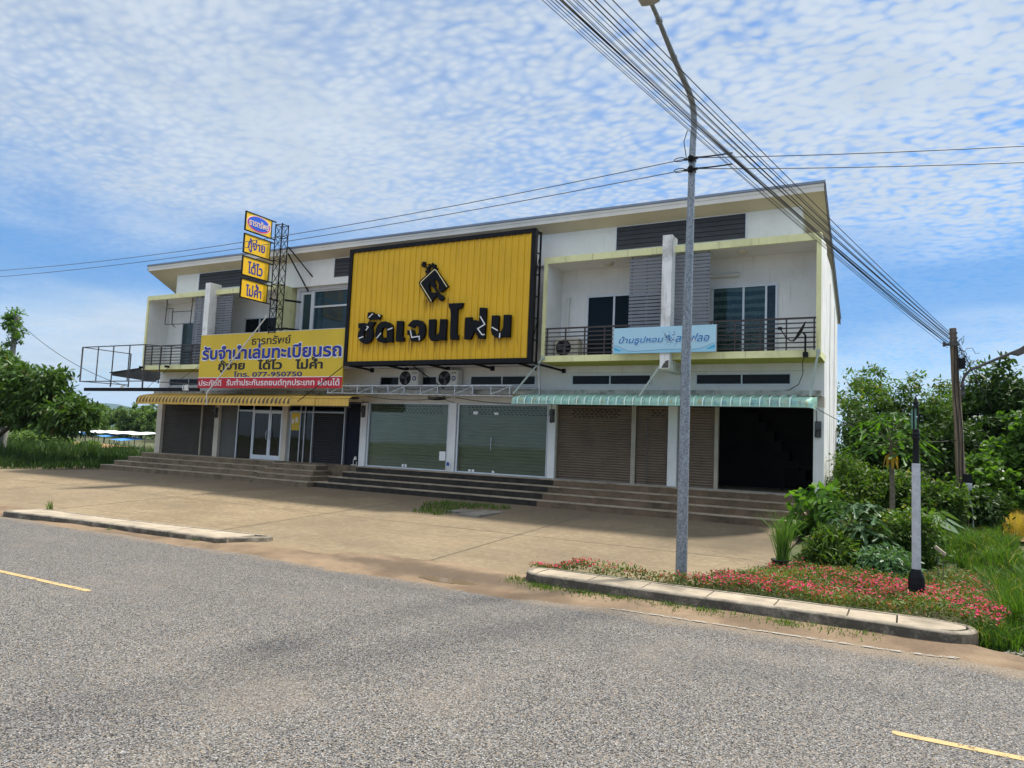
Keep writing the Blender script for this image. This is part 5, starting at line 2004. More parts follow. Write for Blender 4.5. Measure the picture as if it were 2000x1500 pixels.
def bare_truss():
    t = thing("awning_skeleton", "bare galvanised awning skeleton without sheets above the glazed shopfronts", "metal frame", (15.5, -1.0, 3.5))
    c = MB()
    Y = -1.40
    z0, z1 = 3.40, 3.70
    c.tube([(11.4, Y, z1), (19.15, Y, z1)], 0.034)
    c.tube([(11.4, Y, z0 + 0.05), (19.15, Y, z0 - 0.03)], 0.022)
    c.tube([(12.1, -0.35, 3.74), (19.6, -0.35, 3.70)], 0.034)
    c.build("long_pipe", steel_g, t)
    x, k = 11.45, 0
    while x < 19.1:
        w = MB()
        w.bar((x, Y, z0 + 0.03), (x, Y, z1), 0.04)
        if k % 2 == 0:
            w.bar((x, Y, z0 + 0.03), (min(x + 0.69, 19.1), Y, z1 - 0.02), 0.026)
        if k % 2 == 0:
            w.bar((x, Y, z1 - 0.02), (x + 0.05, -0.30, z1 + 0.02), 0.035)
            w.bar((x, Y, z0 + 0.04), (x + 0.05, -0.30, z0 + 0.06), 0.03)
        w.build("lattice_bar", steel_g, t)
        x += 0.69
        k += 1
    w = MB()
    w.bar((19.95, -1.1, 3.42), (19.95, -1.25, 4.45), 0.05)
    w.build("lattice_bar", steel_g, t)
    r_ = MB()
    rng = random.Random(2)
    for cx, n in ((15.95, 16), (12.35, 9)):
        pts = []
        for i in range(n * 8):
            a = i / 8 * 2 * math.pi
            pts.append((cx - n * 0.02 + i / 8 * 0.045, -1.0 + 0.05 * math.cos(a), 3.33 + 0.05 * math.sin(a) - 0.03 * math.sin(i / (n * 8) * 3.14)))
        r_.tube(pts, 0.012, 5)
    r_.build("coiled_hose", black_m, t)


bare_truss()


def empty_frames():
    t = thing("empty_sign_frame", "empty rusty box frame sticking out past the left end of the building", "metal frame", (-0.7, -1.4, 3.7))
    m = MB()
    ft, fb, bt, bb = 5.43, 3.87, 5.40, 3.86
    Yf, Yb = -2.0, -0.95
    for x in (-2.90, -1.72, -0.61, 0.52, 1.58):
        m.bar((x, Yf, fb), (x, Yf, ft), 0.05 if x in (-2.90, 1.58) else 0.036)
    m.bar((-2.92, Yf, ft), (1.60, Yf, ft), 0.04)
    m.bar((-2.92, Yf, fb), (1.60, Yf, fb), 0.04)
    m.bar((-0.61, Yf, fb), (-0.62, Yf, 3.62), 0.045)
    m.bar((1.58, Yf, fb), (1.59, Yf, 3.58), 0.05)
    for xa, xb in ((-2.9, -0.95), (1.58, 4.3)):
        m.bar((xa, Yf, ft), (xb, Yb if xa < 0 else -0.9, 5.22 if xa < 0 else 5.28), 0.035)
        m.bar((xa, Yf, fb), (xb, Yb if xa < 0 else -0.9, 3.80), 0.035)
    m.bar((-0.95, Yb, 3.70), (-0.95, Yb, 5.24), 0.04)
    m.bar((2.05, -1.6, 3.80), (2.05, -1.6, 5.36), 0.035)
    m.build("box_frame", steel_d, t)
    b = MB()
    b.box(-3.6, 4.3, -1.37, -1.27, 3.49, 3.64)
    b.build("support_beam", black_m, t)
    k = MB()
    k.bar((0.25, -1.12, 4.56), (0.25, -1.30, 4.56), 0.09)
    k.bar((2.0, -1.12, 4.57), (2.0, -1.30, 4.57), 0.09)
    k.bar((2.0, -1.1, 4.57), (0.9, -1.30, 3.62), 0.012)
    k.bar((3.9, -1.1, 4.57), (2.3, -1.30, 3.62), 0.012)
    k.build("bracket", black_m, t)
    c = MB()
    rng = random.Random(6)
    for cx, w in ((-0.75, 0.3), (3.55, 0.45)):
        for i in range(9 if cx > 0 else 5):
            x = cx + rng.uniform(-w, w) * 0.5
            c.tube([(x - 0.05, -1.32, 3.72 + rng.uniform(0, 0.05)), (x, -1.40, 3.68), (x + rng.uniform(-0.05, 0.1), -1.40, 3.52 if cx > 0 else 3.63)], 0.022, 5)
    c.build("torn_sheet", pvc, t)

    t2 = MB()
    P = dict(y=-0.75)
    y = -0.85
    for a, b in (((1.17, 7.62), (1.12, 6.50)), ((2.86, 7.62), (2.81, 6.48)), ((1.12, 6.50), (2.81, 6.48)), ((1.56, 7.05), (2.84, 7.03)), ((1.58, 7.05), (1.6, 6.50)), ((1.17, 7.22), (1.60, 7.20)), ((1.60, 7.20), (1.58, 7.0))):
        t2.bar((a[0], y, a[1]), (b[0], y, b[1]), 0.03)
    t2.bar((1.6, y, 6.5), (2.3, y - 0.35, 6.28), 0.03)
    tag(t2.build("hanging_frame", steel_d), "thin bent steel frame hanging from the ceiling of the left balcony", "metal frame")


empty_frames()


def ac_unit(x0, x1, y0, y1, z0, z1, m, label, badge, group):
    t = thing("air_conditioner", label, "air conditioner", ((x0 + x1) / 2, (y0 + y1) / 2, z0), group)
    c = MB()
    c.box(x0, x1, y0, y1, z0 + 0.03, z1)
    c.box(x0 + 0.03, x1 - 0.03, y0 - 0.008, y0, z0 + 0.06, z1 - 0.03)
    c.box(x1, x1 + 0.012, y0 + 0.05, y1 - 0.04, z0 + 0.15, z1 - 0.15)
    for a in (x0 + 0.08, x1 - 0.14):
        c.box(a, a + 0.06, y0, y1, z0, z0 + 0.03)
    c.build("casing", m, t)
    h = z1 - z0
    r = h * 0.43
    cx, cz = x0 + r + 0.05, (z0 + z1) / 2 + 0.01
    f = MB()
    f.disc((cx, y0 - 0.008, cz), r, "y", 28, 0.006)
    o = f.build("fan_opening", black_m, t)
    b = MB()
    for k in range(3):
        a = k * 2.094 + 0.5
        b.prism([(cx + 0.04 * math.cos(a), cz + 0.04 * math.sin(a)), (cx + r * 0.85 * math.cos(a - 0.1), cz + r * 0.85 * math.sin(a - 0.1)),
                 (cx + r * 0.9 * math.cos(a + 0.45), cz + r * 0.9 * math.sin(a + 0.45)), (cx + r * 0.5 * math.cos(a + 0.75), cz + r * 0.5 * math.sin(a + 0.75))], "y", y0 - 0.016, y0 - 0.018)
    b.disc((cx, y0 - 0.014, cz), 0.05, "y", 14, 0.012)
    b.build("fan_blades", mat("fan_plastic", (0.10, 0.10, 0.10), 0.4, 0.2, 3), t)
    g_ = MB()
    for rr in (0.35, 0.55, 0.75, 0.95):
        n = 28
        g_.tube([(cx + r * rr * math.cos(2 * math.pi * k / n), y0 - 0.028, cz + r * rr * math.sin(2 * math.pi * k / n)) for k in range(n + 1)], 0.0028, 4, False)
    for k in range(8):
        a = k * math.pi / 4
        g_.bar((cx, y0 - 0.028, cz), (cx + r * math.cos(a), y0 - 0.028, cz + r * math.sin(a)), 0.005)
    g_.build("fan_guard", mat("guard_wire", (0.06, 0.06, 0.06), 0.5, 0.1, 3), t)
    if badge:
        d = MB()
        bx, bz = x1 - 0.155, z0 + h * 0.50
        d.disc((bx, y0 - 0.008, bz), 0.085, "y", 24, 0.004)
        bd = d.build("badge", navy_print, t)
        lettering("badge_letter", "e", whitep, (0, y0 - 0.0125, 0), (1, 0, 0), (0, 0, 1), bx - 0.045, bx + 0.045, bz - 0.045, bz + 0.045, bd, 0.02, 0.002)
        e = MB()
        e.box(bx - 0.10, bx - 0.03, y0 - 0.012, y0 - 0.008, z1 - 0.12, z1 - 0.09)
        e.box(bx - 0.01, bx + 0.10, y0 - 0.012, y0 - 0.008, z1 - 0.12, z1 - 0.09)
        e.build("name_strip", ink, t)
    return t


def small_things():
    gl = "air conditioners on the ledge under the big sign"
    ac_unit(13.86, 14.72, -0.40, -0.08, 3.77, 4.36, ac_white, "white air conditioner under the big sign, the one nearer the yellow banner", True, gl)
    ac_unit(15.56, 16.40, -0.40, -0.08, 3.76, 4.35, ac_white, "white air conditioner under the big sign, the one nearer the green awning", True, gl)
    ac_unit(20.18, 21.0, -0.62, -0.28, 4.67, 5.28, ac_old, "dingy cream air conditioner on the balcony floor behind the railing beside the big sign", False, None)
    # satellite dish clamped to the balcony edge
    t = thing("satellite_dish", "black mesh satellite dish clamped to the balcony edge at the right corner", "satellite dish", (27.75, -1.3, 4.55))
    m_ = MB()
    m_.tube([(27.76, -1.36, 4.50), (27.76, -1.38, 5.02), (27.72, -1.42, 5.08)], 0.026)
    m_.box(27.70, 27.82, -1.40, -1.20, 4.46, 4.58)
    m_.build("mast", black_m, t)
    d = MB()
    c = Vector((27.62, -1.45, 5.11))
    ax = Vector((-0.86, -0.12, 0.50)).normalized()
    u = ax.cross(Vector((0, 1, 0))).normalized()
    v = ax.cross(u)
    rings, n = 6, 26
    vs = [tuple(c - ax * 0.06)]
    for j in range(1, rings + 1):
        r = 0.32 * j / rings
        for k in range(n):
            a = 2 * math.pi * k / n
            vs.append(tuple(c + (u * math.cos(a) + v * math.sin(a)) * r + ax * (0.06 * (j / rings) ** 2 - 0.06)))
    fs = [(0, 1 + k, 1 + (k + 1) % n) for k in range(n)]
    for j in range(rings - 1):
        for k in range(n):
            fs.append((1 + j * n + k, 1 + (j + 1) * n + k, 1 + (j + 1) * n + (k + 1) % n, 1 + j * n + (k + 1) % n))
    d.add(vs, fs, True)
    d.build("reflector", black_m, t, recalc=False)
    a_ = MB()
    a_.tube([(27.42, -1.5, 4.86), (27.30, -1.5, 4.96), (27.16, -1.5, 5.19)], 0.014)
    a_.tube([(27.55, -1.47, 4.92), (27.42, -1.5, 4.86)], 0.014)
    a_.build("feed_arm", black_m, t)
    l_ = MB()
    l_.box(27.10, 27.20, -1.54, -1.46, 5.17, 5.24)
    l_.build("receiver", black_m, t)
    cb = MB()
    cb.tube([(27.76, -1.36, 4.48), (27.68, -1.2, 4.35), (27.62, -0.6, 4.1), (27.45, -0.1, 3.85), (27.2, -0.05, 3.7), (26.9, -0.05, 3.66)], 0.011, 6)
    cb.build("cable", cable_m, t)
    # lamps under the balcony ceilings
    for x, y, lab in ((21.95, -0.62, "round ceiling lamp over the balcony beside the big sign"), (26.0, -0.68, "round ceiling lamp over the balcony with the curtained door"),
                      (2.62, -0.6, "round ceiling lamp over the leftmost balcony above the hanging frame")):
        t = thing("ceiling_lamp", lab, "lamp", (x, y, 7.62), "round lamps on the balcony ceilings")
        a = MB()
        a.lathe([(0.15, 7.62), (0.155, 7.585), (0.15, 7.575)], x, y, 20)
        a.build("rim", alu, t)
        b = MB()
        b.lathe([(0.14, 7.575), (0.13, 7.54), (0.09, 7.515), (0.02, 7.505)], x, y, 20)
        b.build("shade", mat("cream_lamp_shade", (0.55, 0.50, 0.38), 0.5, 0.1, 3), t)
    # electricity meters on the columns
    gm = "electricity meters on the columns"
    for x, z, lab in ((12.0, 2.90, "electricity meter on the column between the navy panel and the glazed shops"),
                      (19.9, 2.88, "electricity meter on the column between the glass door and the brown shutter"),
                      (27.95, 2.66, "electricity meter on the column at the right corner by the open shop"),
                      (3.9, 2.72, "electricity meter on the column right of the leftmost shutter")):
        t = thing("electricity_meter", lab, "meter", (x, -0.02, z), gm)
        b = MB()
        b.box(x - 0.085, x + 0.085, -0.035, -0.004, z - 0.26, z + 0.18)
        b.build("backboard", mat("meter_board", (0.10, 0.095, 0.085), 0.7, 0.2, 5), t)
        c = MB()
        c.box(x - 0.065, x + 0.065, -0.12, -0.035, z - 0.05, z + 0.13)
        c.disc((x, -0.12, z + 0.05), 0.055, "y", 18, 0.03)
        c.build("case", mat("meter_case", (0.07, 0.075, 0.08), 0.25, 0.2, 5), t)
        w = MB()
        w.tube([(x - 0.04, -0.06, z - 0.05), (x - 0.05, -0.06, z - 0.22), (x, -0.06, z - 0.28), (x + 0.05, -0.06, z - 0.22), (x + 0.04, -0.06, z - 0.05)], 0.009, 6)
        w.tube([(x - 0.03, -0.05, z + 0.13), (x - 0.05, -0.03, 3.3)], 0.009, 6)
        w.build("cable", cable_m, t)
    # water taps at the column feet
    for x, lab in ((11.78, "plastic water pipe with tap at the foot of the column beside the navy panel"),
                   (15.95, "plastic water pipe with blue valve at the column between the glazed shops")):
        t = thing("water_tap", lab, "tap", (x, -0.12, F), "water taps at the column feet")
        p = MB()
        p.tube([(x - 0.06, -0.10, F), (x - 0.06, -0.10, F + 0.24), (x + 0.02, -0.11, F + 0.26)], 0.014, 7)
        p.tube([(x + 0.09, -0.10, F), (x + 0.09, -0.10, F + 0.16)], 0.012, 7)
        p.tube([(x - 0.15, -0.12, F + 0.03), (x + 0.14, -0.12, F + 0.03)], 0.013, 7)
        p.build("pipe", pvc, t)
        v = MB()
        v.box(x + 0.0, x + 0.07, -0.15, -0.08, F + 0.22, F + 0.31)
        v.tube([(x + 0.035, -0.11, F + 0.31), (x + 0.035, -0.11, F + 0.35)], 0.03, 8)
        v.build("valve", mat("blue_valve", (0.02, 0.08, 0.40), 0.4, 0.1, 3) if x > 14 else pvc, t)
    # cables looping along the lintels
    c = MB()
    def sag(a, b, s, n=12):
        a, b = Vector(a), Vector(b)
        return [a.lerp(b, k / n) - Vector((0, 0, s * 4 * (k / n) * (1 - k / n))) for k in range(n + 1)]
    c.tube(sag((12.1, -0.02, 3.44), (15.9, -0.02, 3.42), 0.12), 0.009, 5)
    c.tube(sag((16.1, -0.02, 3.42), (19.8, -0.02, 3.24), 0.10), 0.009, 5)
    c.tube(sag((15.3, -0.02, 3.45), (16.1, -0.02, 3.22), 0.0), 0.009, 5)
    tag(c.build("lintel_cable", cable_m), "thin black cable sagging along the lintel above the glazed shopfronts", "cable")
    # lean-to roof that shows past the left end
    t = thing("lean_to_roof", "dark lean-to roof sticking out behind the left end of the building", "roof", (-3, 1.5, 4.2))
    s = MB()
    s.prism([(-5.7, 4.62), (-0.4, 5.05), (-0.4, 4.75), (-2.3, 4.15), (-5.55, 4.48)], "y", 1.2, 1.26)
    s.prism([(-5.75, 4.66), (-0.3, 5.10), (-0.3, 5.06), (-5.75, 4.62)], "y", 1.15, 4.0)
    s.build("roof_sheet", mat("dark_lean_to_board", (0.055, 0.05, 0.05), 0.7, 0.3, 2), t)
    u = MB()
    for k in range(9):
        x = -5.2 + k * 0.55
        u.bar((x, 1.3, 4.62 + (x + 5.2) * 0.075), (x, 3.9, 4.60 + (x + 5.2) * 0.075), 0.05)
    u.build("rafter", steel_d, t)


small_things()

# =================================================================== STREET FURNITURE


def sagged(a, b, s, n=16):
    a, b = Vector(a), Vector(b)
    return [a.lerp(b, k / n) - Vector((0, 0, s * 4 * (k / n) * (1 - k / n))) for k in range(n + 1)]


def street_lamp():
    x, y, z0 = 26.68, -8.98, -0.40
    t = thing("street_lamp", "tall galvanised street lamp with an arm bent over the road by the flower bed", "street lamp", (x, y, z0))
    p = MB()
    pts = [(x, y, z0), (x, y, 3.5), (x + 0.02, y + 0.05, 7.3), (x + 0.03, y + 0.08, 7.75), (x + 0.03, y + 0.04, 8.0)]
    p.tube(pts, [0.10, 0.085, 0.058, 0.055, 0.055], 16)
    p.build("pole", MATS["lamp_post_zinc"], t)
    a = MB()
    pts = [(x + 0.03, y + 0.05, 7.92), (x + 0.03, y - 0.08, 8.10), (x + 0.03, y - 0.30, 8.19), (x, y - 1.15, 8.38), (x, y - 2.15, 8.58), (x, y - 2.5, 8.63)]
    a.tube(pts, [0.055, 0.055, 0.052, 0.045, 0.036, 0.034], 12)
    for yy, z in ((y - 1.15, 8.38), (y - 2.0, 8.55)):
        a.tube([(x, yy, z), (x, yy - 0.05, z + 0.01)], 0.056, 12)
    a.build("arm", MATS["lamp_post_zinc"], t)
    h = MB()
    sec = [(-2.42, 0.08, 8.60, 0.03), (-2.46, 0.15, 8.60, 0.07), (-2.62, 0.17, 8.64, 0.10), (-2.95, 0.17, 8.72, 0.11), (-3.22, 0.13, 8.78, 0.08), (-3.30, 0.06, 8.80, 0.03)]
    vs = []
    for dy, w, z, hh in sec:
        n = 14
        for k in range(n):
            an = 2 * math.pi * k / n
            cxx, czz = math.cos(an), math.sin(an)
            vs.append((x + w * math.copysign(abs(cxx) ** 0.6, cxx), y + dy, z + hh * math.copysign(abs(czz) ** 0.7, czz) * (0.45 if czz < 0 else 1)))
    n = 14
    h.add(vs, [(j * n + k, j * n + (k + 1) % n, (j + 1) * n + (k + 1) % n, (j + 1) * n + k) for j in range(len(sec) - 1) for k in range(n)], True)
    h.add(vs[:n], [tuple(range(n))])
    h.add(vs[-n:], [tuple(range(n))])
    h.build("lamp_head", mat("grey_lamp_housing", (0.38, 0.38, 0.36), 0.5, 0.1, 4), t)
    g_ = MB()
    vs = []
    for dy, w, z, hh in [(-2.60, 0.13, 8.60, 0), (-2.75, 0.14, 8.585, 0), (-3.05, 0.13, 8.66, 0), (-3.18, 0.09, 8.72, 0)]:
        vs += [(x - w, y + dy, z), (x, y + dy, z - 0.035), (x + w, y + dy, z)]
    g_.add(vs, [(j * 3 + k, j * 3 + k + 1, j * 3 + k + 4, j * 3 + k + 3) for j in range(3) for k in range(2)], True)
    g_.build("lens", mat("amber_lamp_lens", (0.42, 0.30, 0.13), 0.25, 0.1, 4), t)
    b = MB()
    for z in (6.88, 7.08):
        b.tube([(x + 0.02, y + 0.05, z - 0.03), (x + 0.02, y + 0.05, z + 0.03)], 0.075, 12)
        b.box(x - 0.10, x + 0.14, y - 0.05, y - 0.01, z - 0.02, z + 0.02)
    b.build("clamp", steel_d, t)
    i_ = MB()
    for z in (6.88, 7.08):
        i_.lathe([(0.02, z - 0.06), (0.05, z - 0.05), (0.03, z - 0.01), (0.055, z + 0.02), (0.02, z + 0.06)], x + 0.02, y - 0.06, 10)
        loop = [(x - 0.12 + 0.10 * math.cos(k * 0.5) - 0.06, y - 0.06, z + 0.035 * math.sin(k * 0.5)) for k in range(13)]
        i_.tube(loop, 0.008, 5)
        i_.tube(sagged((x + 0.06, y - 0.06, z), (x + 0.75, y - 0.06, z - 0.02), 0.01, 10), 0.014, 5)
    i_.build("insulator", black_m, t)
    g = MB()
    g.tube([(x - 0.05, y - 0.06, 7.6), (x - 0.11, y - 0.06, 7.4), (x - 0.06, y - 0.06, 7.1)], 0.008, 5)
    g.build("lead", cable_m, t)
    # line wires carried by this lamp
    for z, dz, lab in ((7.08, 0.0, "upper of the two long wires tied to the street lamp"), (6.88, -0.02, "lower of the two long wires tied to the street lamp")):
        w = MB()
        zl, s1, s2 = (9.4, 1.36, 1.12) if z > 7 else (8.65, 1.11, 1.2)
        w.tube(sagged((-22, y - 0.06, zl), (x + 0.0, y - 0.06, z), s1, 40), 0.0085, 5)
        w.tube(sagged((x + 0.04, y - 0.06, z), (58, y - 0.06, z + 0.05 + dz), s2, 30), 0.0085, 5)
        tag(w.build("overhead_wire", cable_grey), lab, "wire", "long wires tied to the street lamp")


street_lamp()


def utility_pole():
    bx, by, bz = 31.36, 0.05, -0.45
    tx, ty, tz = 31.13, 0.05, 5.30
    t = thing("utility_pole", "old weathered utility pole in front of the thicket with cables tied to its top", "utility pole", (bx, by, bz))

    def at(z):
        k = (z - bz) / (tz - bz)
        return Vector((bx + (tx - bx) * k, by, z))
    p = MB()
    zs = [bz + (tz - bz) * k / 14 for k in range(15)]
    rng = random.Random(5)
    p.tube([at(z) + Vector((rng.uniform(-0.006, 0.006), 0, 0)) for z in zs], [0.128 - 0.047 * k / 14 for k in range(15)], 14)
    p.build("pole", MATS["weathered_pole"], t)
    c = MB()
    a = at(4.85)
    c.box(a.x - 0.24, a.x + 0.12, a.y - 0.14, a.y - 0.08, 4.84, 4.90)
    c.tube([(a.x - 0.22, a.y - 0.11, 4.82), (a.x - 0.22, a.y - 0.11, 4.94)], 0.03, 8)
    for z in (5.18, 5.05, 4.95):
        q = at(z)
        c.tube([(q.x, q.y, z - 0.02), (q.x, q.y, z + 0.02)], 0.10, 12)
    c.build("bracket", steel_d, t)
    k_ = MB()
    for i in range(16):
        a0 = at(rng.uniform(3.9, 5.1)) + Vector((0.11, -0.06, 0))
        pts = [a0]
        for j in range(5):
            pts.append(pts[-1] + Vector((rng.uniform(-0.07, 0.13), rng.uniform(-0.05, 0.05), rng.uniform(-0.2, 0.12))))
        k_.tube(pts, 0.007, 5)
    for i in range(5):
        q = at(4.35 + rng.uniform(-0.2, 0.3)) + Vector((0.16, -0.06, 0))
        r = rng.uniform(0.06, 0.12)
        k_.tube([(q.x + r * math.cos(j * 0.55), q.y + 0.02 * math.sin(j), q.z + r * math.sin(j * 0.55)) for j in range(13)], 0.007, 5)
    for i in range(4):
        z = 4.9 - i * 0.07
        k_.tube(sagged(at(z) + Vector((0.12, -0.05, 0)), at(z - 1.1 - 0.12 * i) + Vector((0.5 + 0.08 * i, 0.1, 0)), -0.05, 8), 0.006, 5)
    for dx, r in ((0.06, 0.011), (-0.02, 0.012)):
        k_.tube([at(z) + Vector((dx + 0.02 * math.sin(z * 3), -0.115 + 0.02 * (z - bz) / 6, 0)) for z in [0.3 + j * 0.3 for j in range(16)]], r, 6)
    k_.build("tangled_cable", cable_m, t)
    g_ = MB()
    a = at(4.55) + Vector((0.11, -0.04, 0))
    g_.box(a.x - 0.03, a.x + 0.12, a.y - 0.05, a.y + 0.05, 4.25, 4.52)
    g_.build("splice_box", black_m, t)
    arm = MB()
    q = at(3.9) + Vector((0.16, 0.25, 0))
    arm.tube([(q.x, q.y, 3.55), (q.x, q.y, 3.95), (q.x + 0.05, q.y, 4.10), (q.x + 0.16, q.y, 4.24), (q.x + 0.8, q.y, 4.55), (q.x + 1.7, q.y, 4.98)], 0.035, 10)
    arm.box(q.x - 0.2, q.x + 0.04, q.y - 0.25, q.y + 0.03, 3.60, 3.66)
    arm.box(q.x - 0.2, q.x + 0.04, q.y - 0.25, q.y + 0.03, 3.80, 3.86)
    ao = arm.build("lamp_arm", steel_d, t)
    lh = MB()
    lh.prism([(q.x + 1.05, 4.64), (q.x + 1.2, 4.60), (q.x + 2.0, 4.98), (q.x + 1.95, 5.12), (q.x + 1.5, 5.0)], "y", q.y - 0.12, q.y + 0.12)
    lh.build("lamp_head", steel_d, ao)
    m = MB()
    a = at(1.3)
    m.box(a.x + 0.02, a.x + 0.22, a.y - 0.19, a.y - 0.13, 1.02, 1.60)
    m.build("meter_board", black_m, t)
    mc = MB()
    mc.box(a.x + 0.07, a.x + 0.21, a.y - 0.28, a.y - 0.19, 1.20, 1.38)
    mc.disc((a.x + 0.14, a.y - 0.28, 1.30), 0.06, "y", 16, 0.04)
    mc.build("meter", mat("pale_meter_case", (0.42, 0.44, 0.46), 0.3, 0.15, 6), t)
    mw = MB()
    mw.tube([(a.x + 0.13, a.y - 0.22, 1.2), (a.x + 0.17, a.y - 0.2, 0.95), (a.x + 0.22, a.y - 0.19, 0.7), (a.x + 0.23, a.y - 0.17, 0.3)], 0.018, 6)
    mw.tube([(a.x - 0.15, a.y - 0.13, 0.32), (a.x + 0.13, a.y - 0.15, 0.30)], 0.014, 6)
    mw.build("conduit", steel_g, t)
    # cable bundle that climbs over the road towards the top left
    ends = [26.16, 26.28, 26.34, 26.43, 26.49, 26.58, 26.62, 26.78, 26.86, 26.97, 27.08, 26.40, 26.52, 26.70, 26.22]
    zs = [4.78, 4.86, 4.90, 4.87, 4.93, 5.05, 5.10, 5.08, 5.12, 5.17, 5.20, 5.0, 4.97, 5.02, 4.83]
    rr = [0.005, 0.0055, 0.007, 0.010, 0.0055, 0.005, 0.0055, 0.008, 0.0085, 0.0055, 0.007, 0.008, 0.004, 0.0045, 0.004]
    names = ["lowest", "second lowest", "third lowest", "thick fourth lowest", "fifth lowest", "sixth from the bottom", "sixth from the top",
             "fifth from the top", "thick fourth from the top", "thin third from the top", "topmost", "thick middle", "hair thin middle", "thin second middle", "hair thin low"]
    for k, ex in enumerate(ends):
        a = Vector((31.02 + 0.01 * (k % 3), -0.03 - 0.01 * k, zs[k]))
        e = Vector((ex, -14.0, 7.29 - (ex - 26.16) * 0.27))
        far = a + (e - a) * 1.42
        w = MB()
        s = [0.22, 0.27, 0.2, 0.24, 0.3, 0.19, 0.23, 0.28, 0.2, 0.25, 0.17, 0.26, 0.32, 0.16, 0.31][k]
        far.z += s * 4 * (1 / 1.42) * (1 - 1 / 1.42) / (1 / 1.42)
        w.tube(sagged(a, far, s, 30), rr[k], 5)
        tag(w.build("overhead_cable", cable_m), "%s black cable running from the old pole up over the road" % names[k], "cable", "cables from the old utility pole")
    d = MB()
    d.tube(sagged((28.0, -1.2, 3.14), (31.25, 0.0, 2.45), 0.35), 0.01, 5)
    tag(d.build("service_cable", cable_m), "thin cable hanging from the green awning corner to the old pole", "cable")


utility_pole()


def name_post():
    x, y, z0 = 30.20, -8.42, -0.42
    t = thing("street_name_post", "ornate black and silver post with a slim upright sign seen edge on in the flowers", "post", (x, y, z0))
    b = MB()
    b.lathe([(0.118, z0), (0.118, 0.02), (0.112, 0.05), (0.112, 0.06), (0.116, 0.075), (0.10, 0.095), (0.106, 0.11), (0.085, 0.135), (0.088, 0.15), (0.068, 0.18), (0.068, 0.2)], x, y, 28)
    b.build("base", mat("gloss_black_iron", (0.007, 0.007, 0.008), 0.35, 0.2, 5, spec=0.2), t)
    s = MB()
    n = 20
    prof = []
    for z, r in ((0.19, 0.064), (1.83, 0.060)):
        prof.append([(x + (r - (0.005 if k % 2 else 0)) * math.cos(2 * math.pi * k / (2 * n)), y + (r - (0.005 if k % 2 else 0)) * math.sin(2 * math.pi * k / (2 * n)), z) for k in range(2 * n)])
    s.add(prof[0] + prof[1], [(k, (k + 1) % (2 * n), 2 * n + (k + 1) % (2 * n), 2 * n + k) for k in range(2 * n)])
    s.build("fluted_shaft", mat("pale_zinc_shaft", (0.50, 0.52, 0.55), 0.5, 0.12, 14, metal=0.15), t)
    u = MB()
    u.lathe([(0.052, 1.825), (0.050, 1.84), (0.043, 2.18), (0.05, 2.20), (0.06, 2.215), (0.06, 2.235), (0.048, 2.25), (0.062, 2.27), (0.062, 2.29), (0.046, 2.31), (0.05, 2.34), (0.05, 2.36), (0.03, 2.37)], x, y, 22)
    u.build("upper_shaft", mat("gloss_black_iron", (0, 0, 0)), t)
    d = Vector((-0.25, 1, 0)).normalized()
    p = MB()
    for k in (-1, 1):
        q = Vector((x, y, 0)) + Vector((0.030 * k, -0.008 * k, 0))
        p.tube([(q.x, q.y, 2.34), (q.x, q.y, 2.72)], 0.011, 8)
    p.lathe([(0.042, 2.70), (0.048, 2.72), (0.03, 2.74), (0.045, 2.77), (0.036, 2.80), (0.015, 2.825), (0.02, 2.84), (0.008, 2.87), (0.003, 2.905)], x, y, 18)
    p.build("finial", mat("gloss_black_iron", (0, 0, 0)), t)
    g_ = MB()
    c = Vector((x - 0.002, y, 0))
    side = Vector((d.y, -d.x, 0)) * 0.010
    for sgn in (0,):
        a = c + d * 0.22
        vs = []
        for q in (c, a):
            for w in (side, -side):
                for z in (2.38, 2.69):
                    vs.append((q.x + w.x, q.y + w.y, z))
        g_.add(vs, [(0, 1, 3, 2), (4, 6, 7, 5), (0, 4, 5, 1), (2, 3, 7, 6), (0, 2, 6, 4), (1, 5, 7, 3)])
    g_.build("name_plate", mat("green_name_plate", (0.14, 0.30, 0.24), 0.4, 0.1, 4), t)


name_post()


def left_pole():
    t = thing("utility_pole", "grey pole overgrown with vines rising out of the tree at the left", "utility pole", (-14.75, 1.0, -0.1))
    p = MB()
    p.tube([(-14.75, 1.0, -0.1), (-14.72, 1.0, 4), (-14.62, 1.0, 7.95)], [0.19, 0.16, 0.13], 12)
    p.build("pole", mat("grey_concrete_pole", (0.25, 0.235, 0.21), 0.9, 0.2, 4, dirt=(0.1, 0.09, 0.07), dirt_amt=0.5), t)
    rng = np.random.default_rng(21)
    V = crown(rng, [(-14.68, 0.95, 6.2, 0.38, 0.4, 1.5), (-14.62, 0.95, 7.85, 0.55, 0.5, 0.45), (-15.15, 0.95, 7.5, 0.7, 0.4, 0.5), (-14.3, 0.95, 7.2, 0.4, 0.4, 0.5), (-14.5, 0.9, 4.9, 1.0, 0.7, 1.0)], 105, 20, 0.26, 0.17, 0.10, 0.5, 0.6)
    arr_mesh("vine", V, 6, lm_creeper, t)
    w = MB()
    w.tube(sagged((-14.5, 0.95, 7.72), (-0.95, -0.95, 3.72), 0.45, 24), 0.014, 5)
    tag(w.build("guy_wire", cable_m), "dark cable slanting from the vine covered pole down to the empty box frame", "cable")


left_pole()


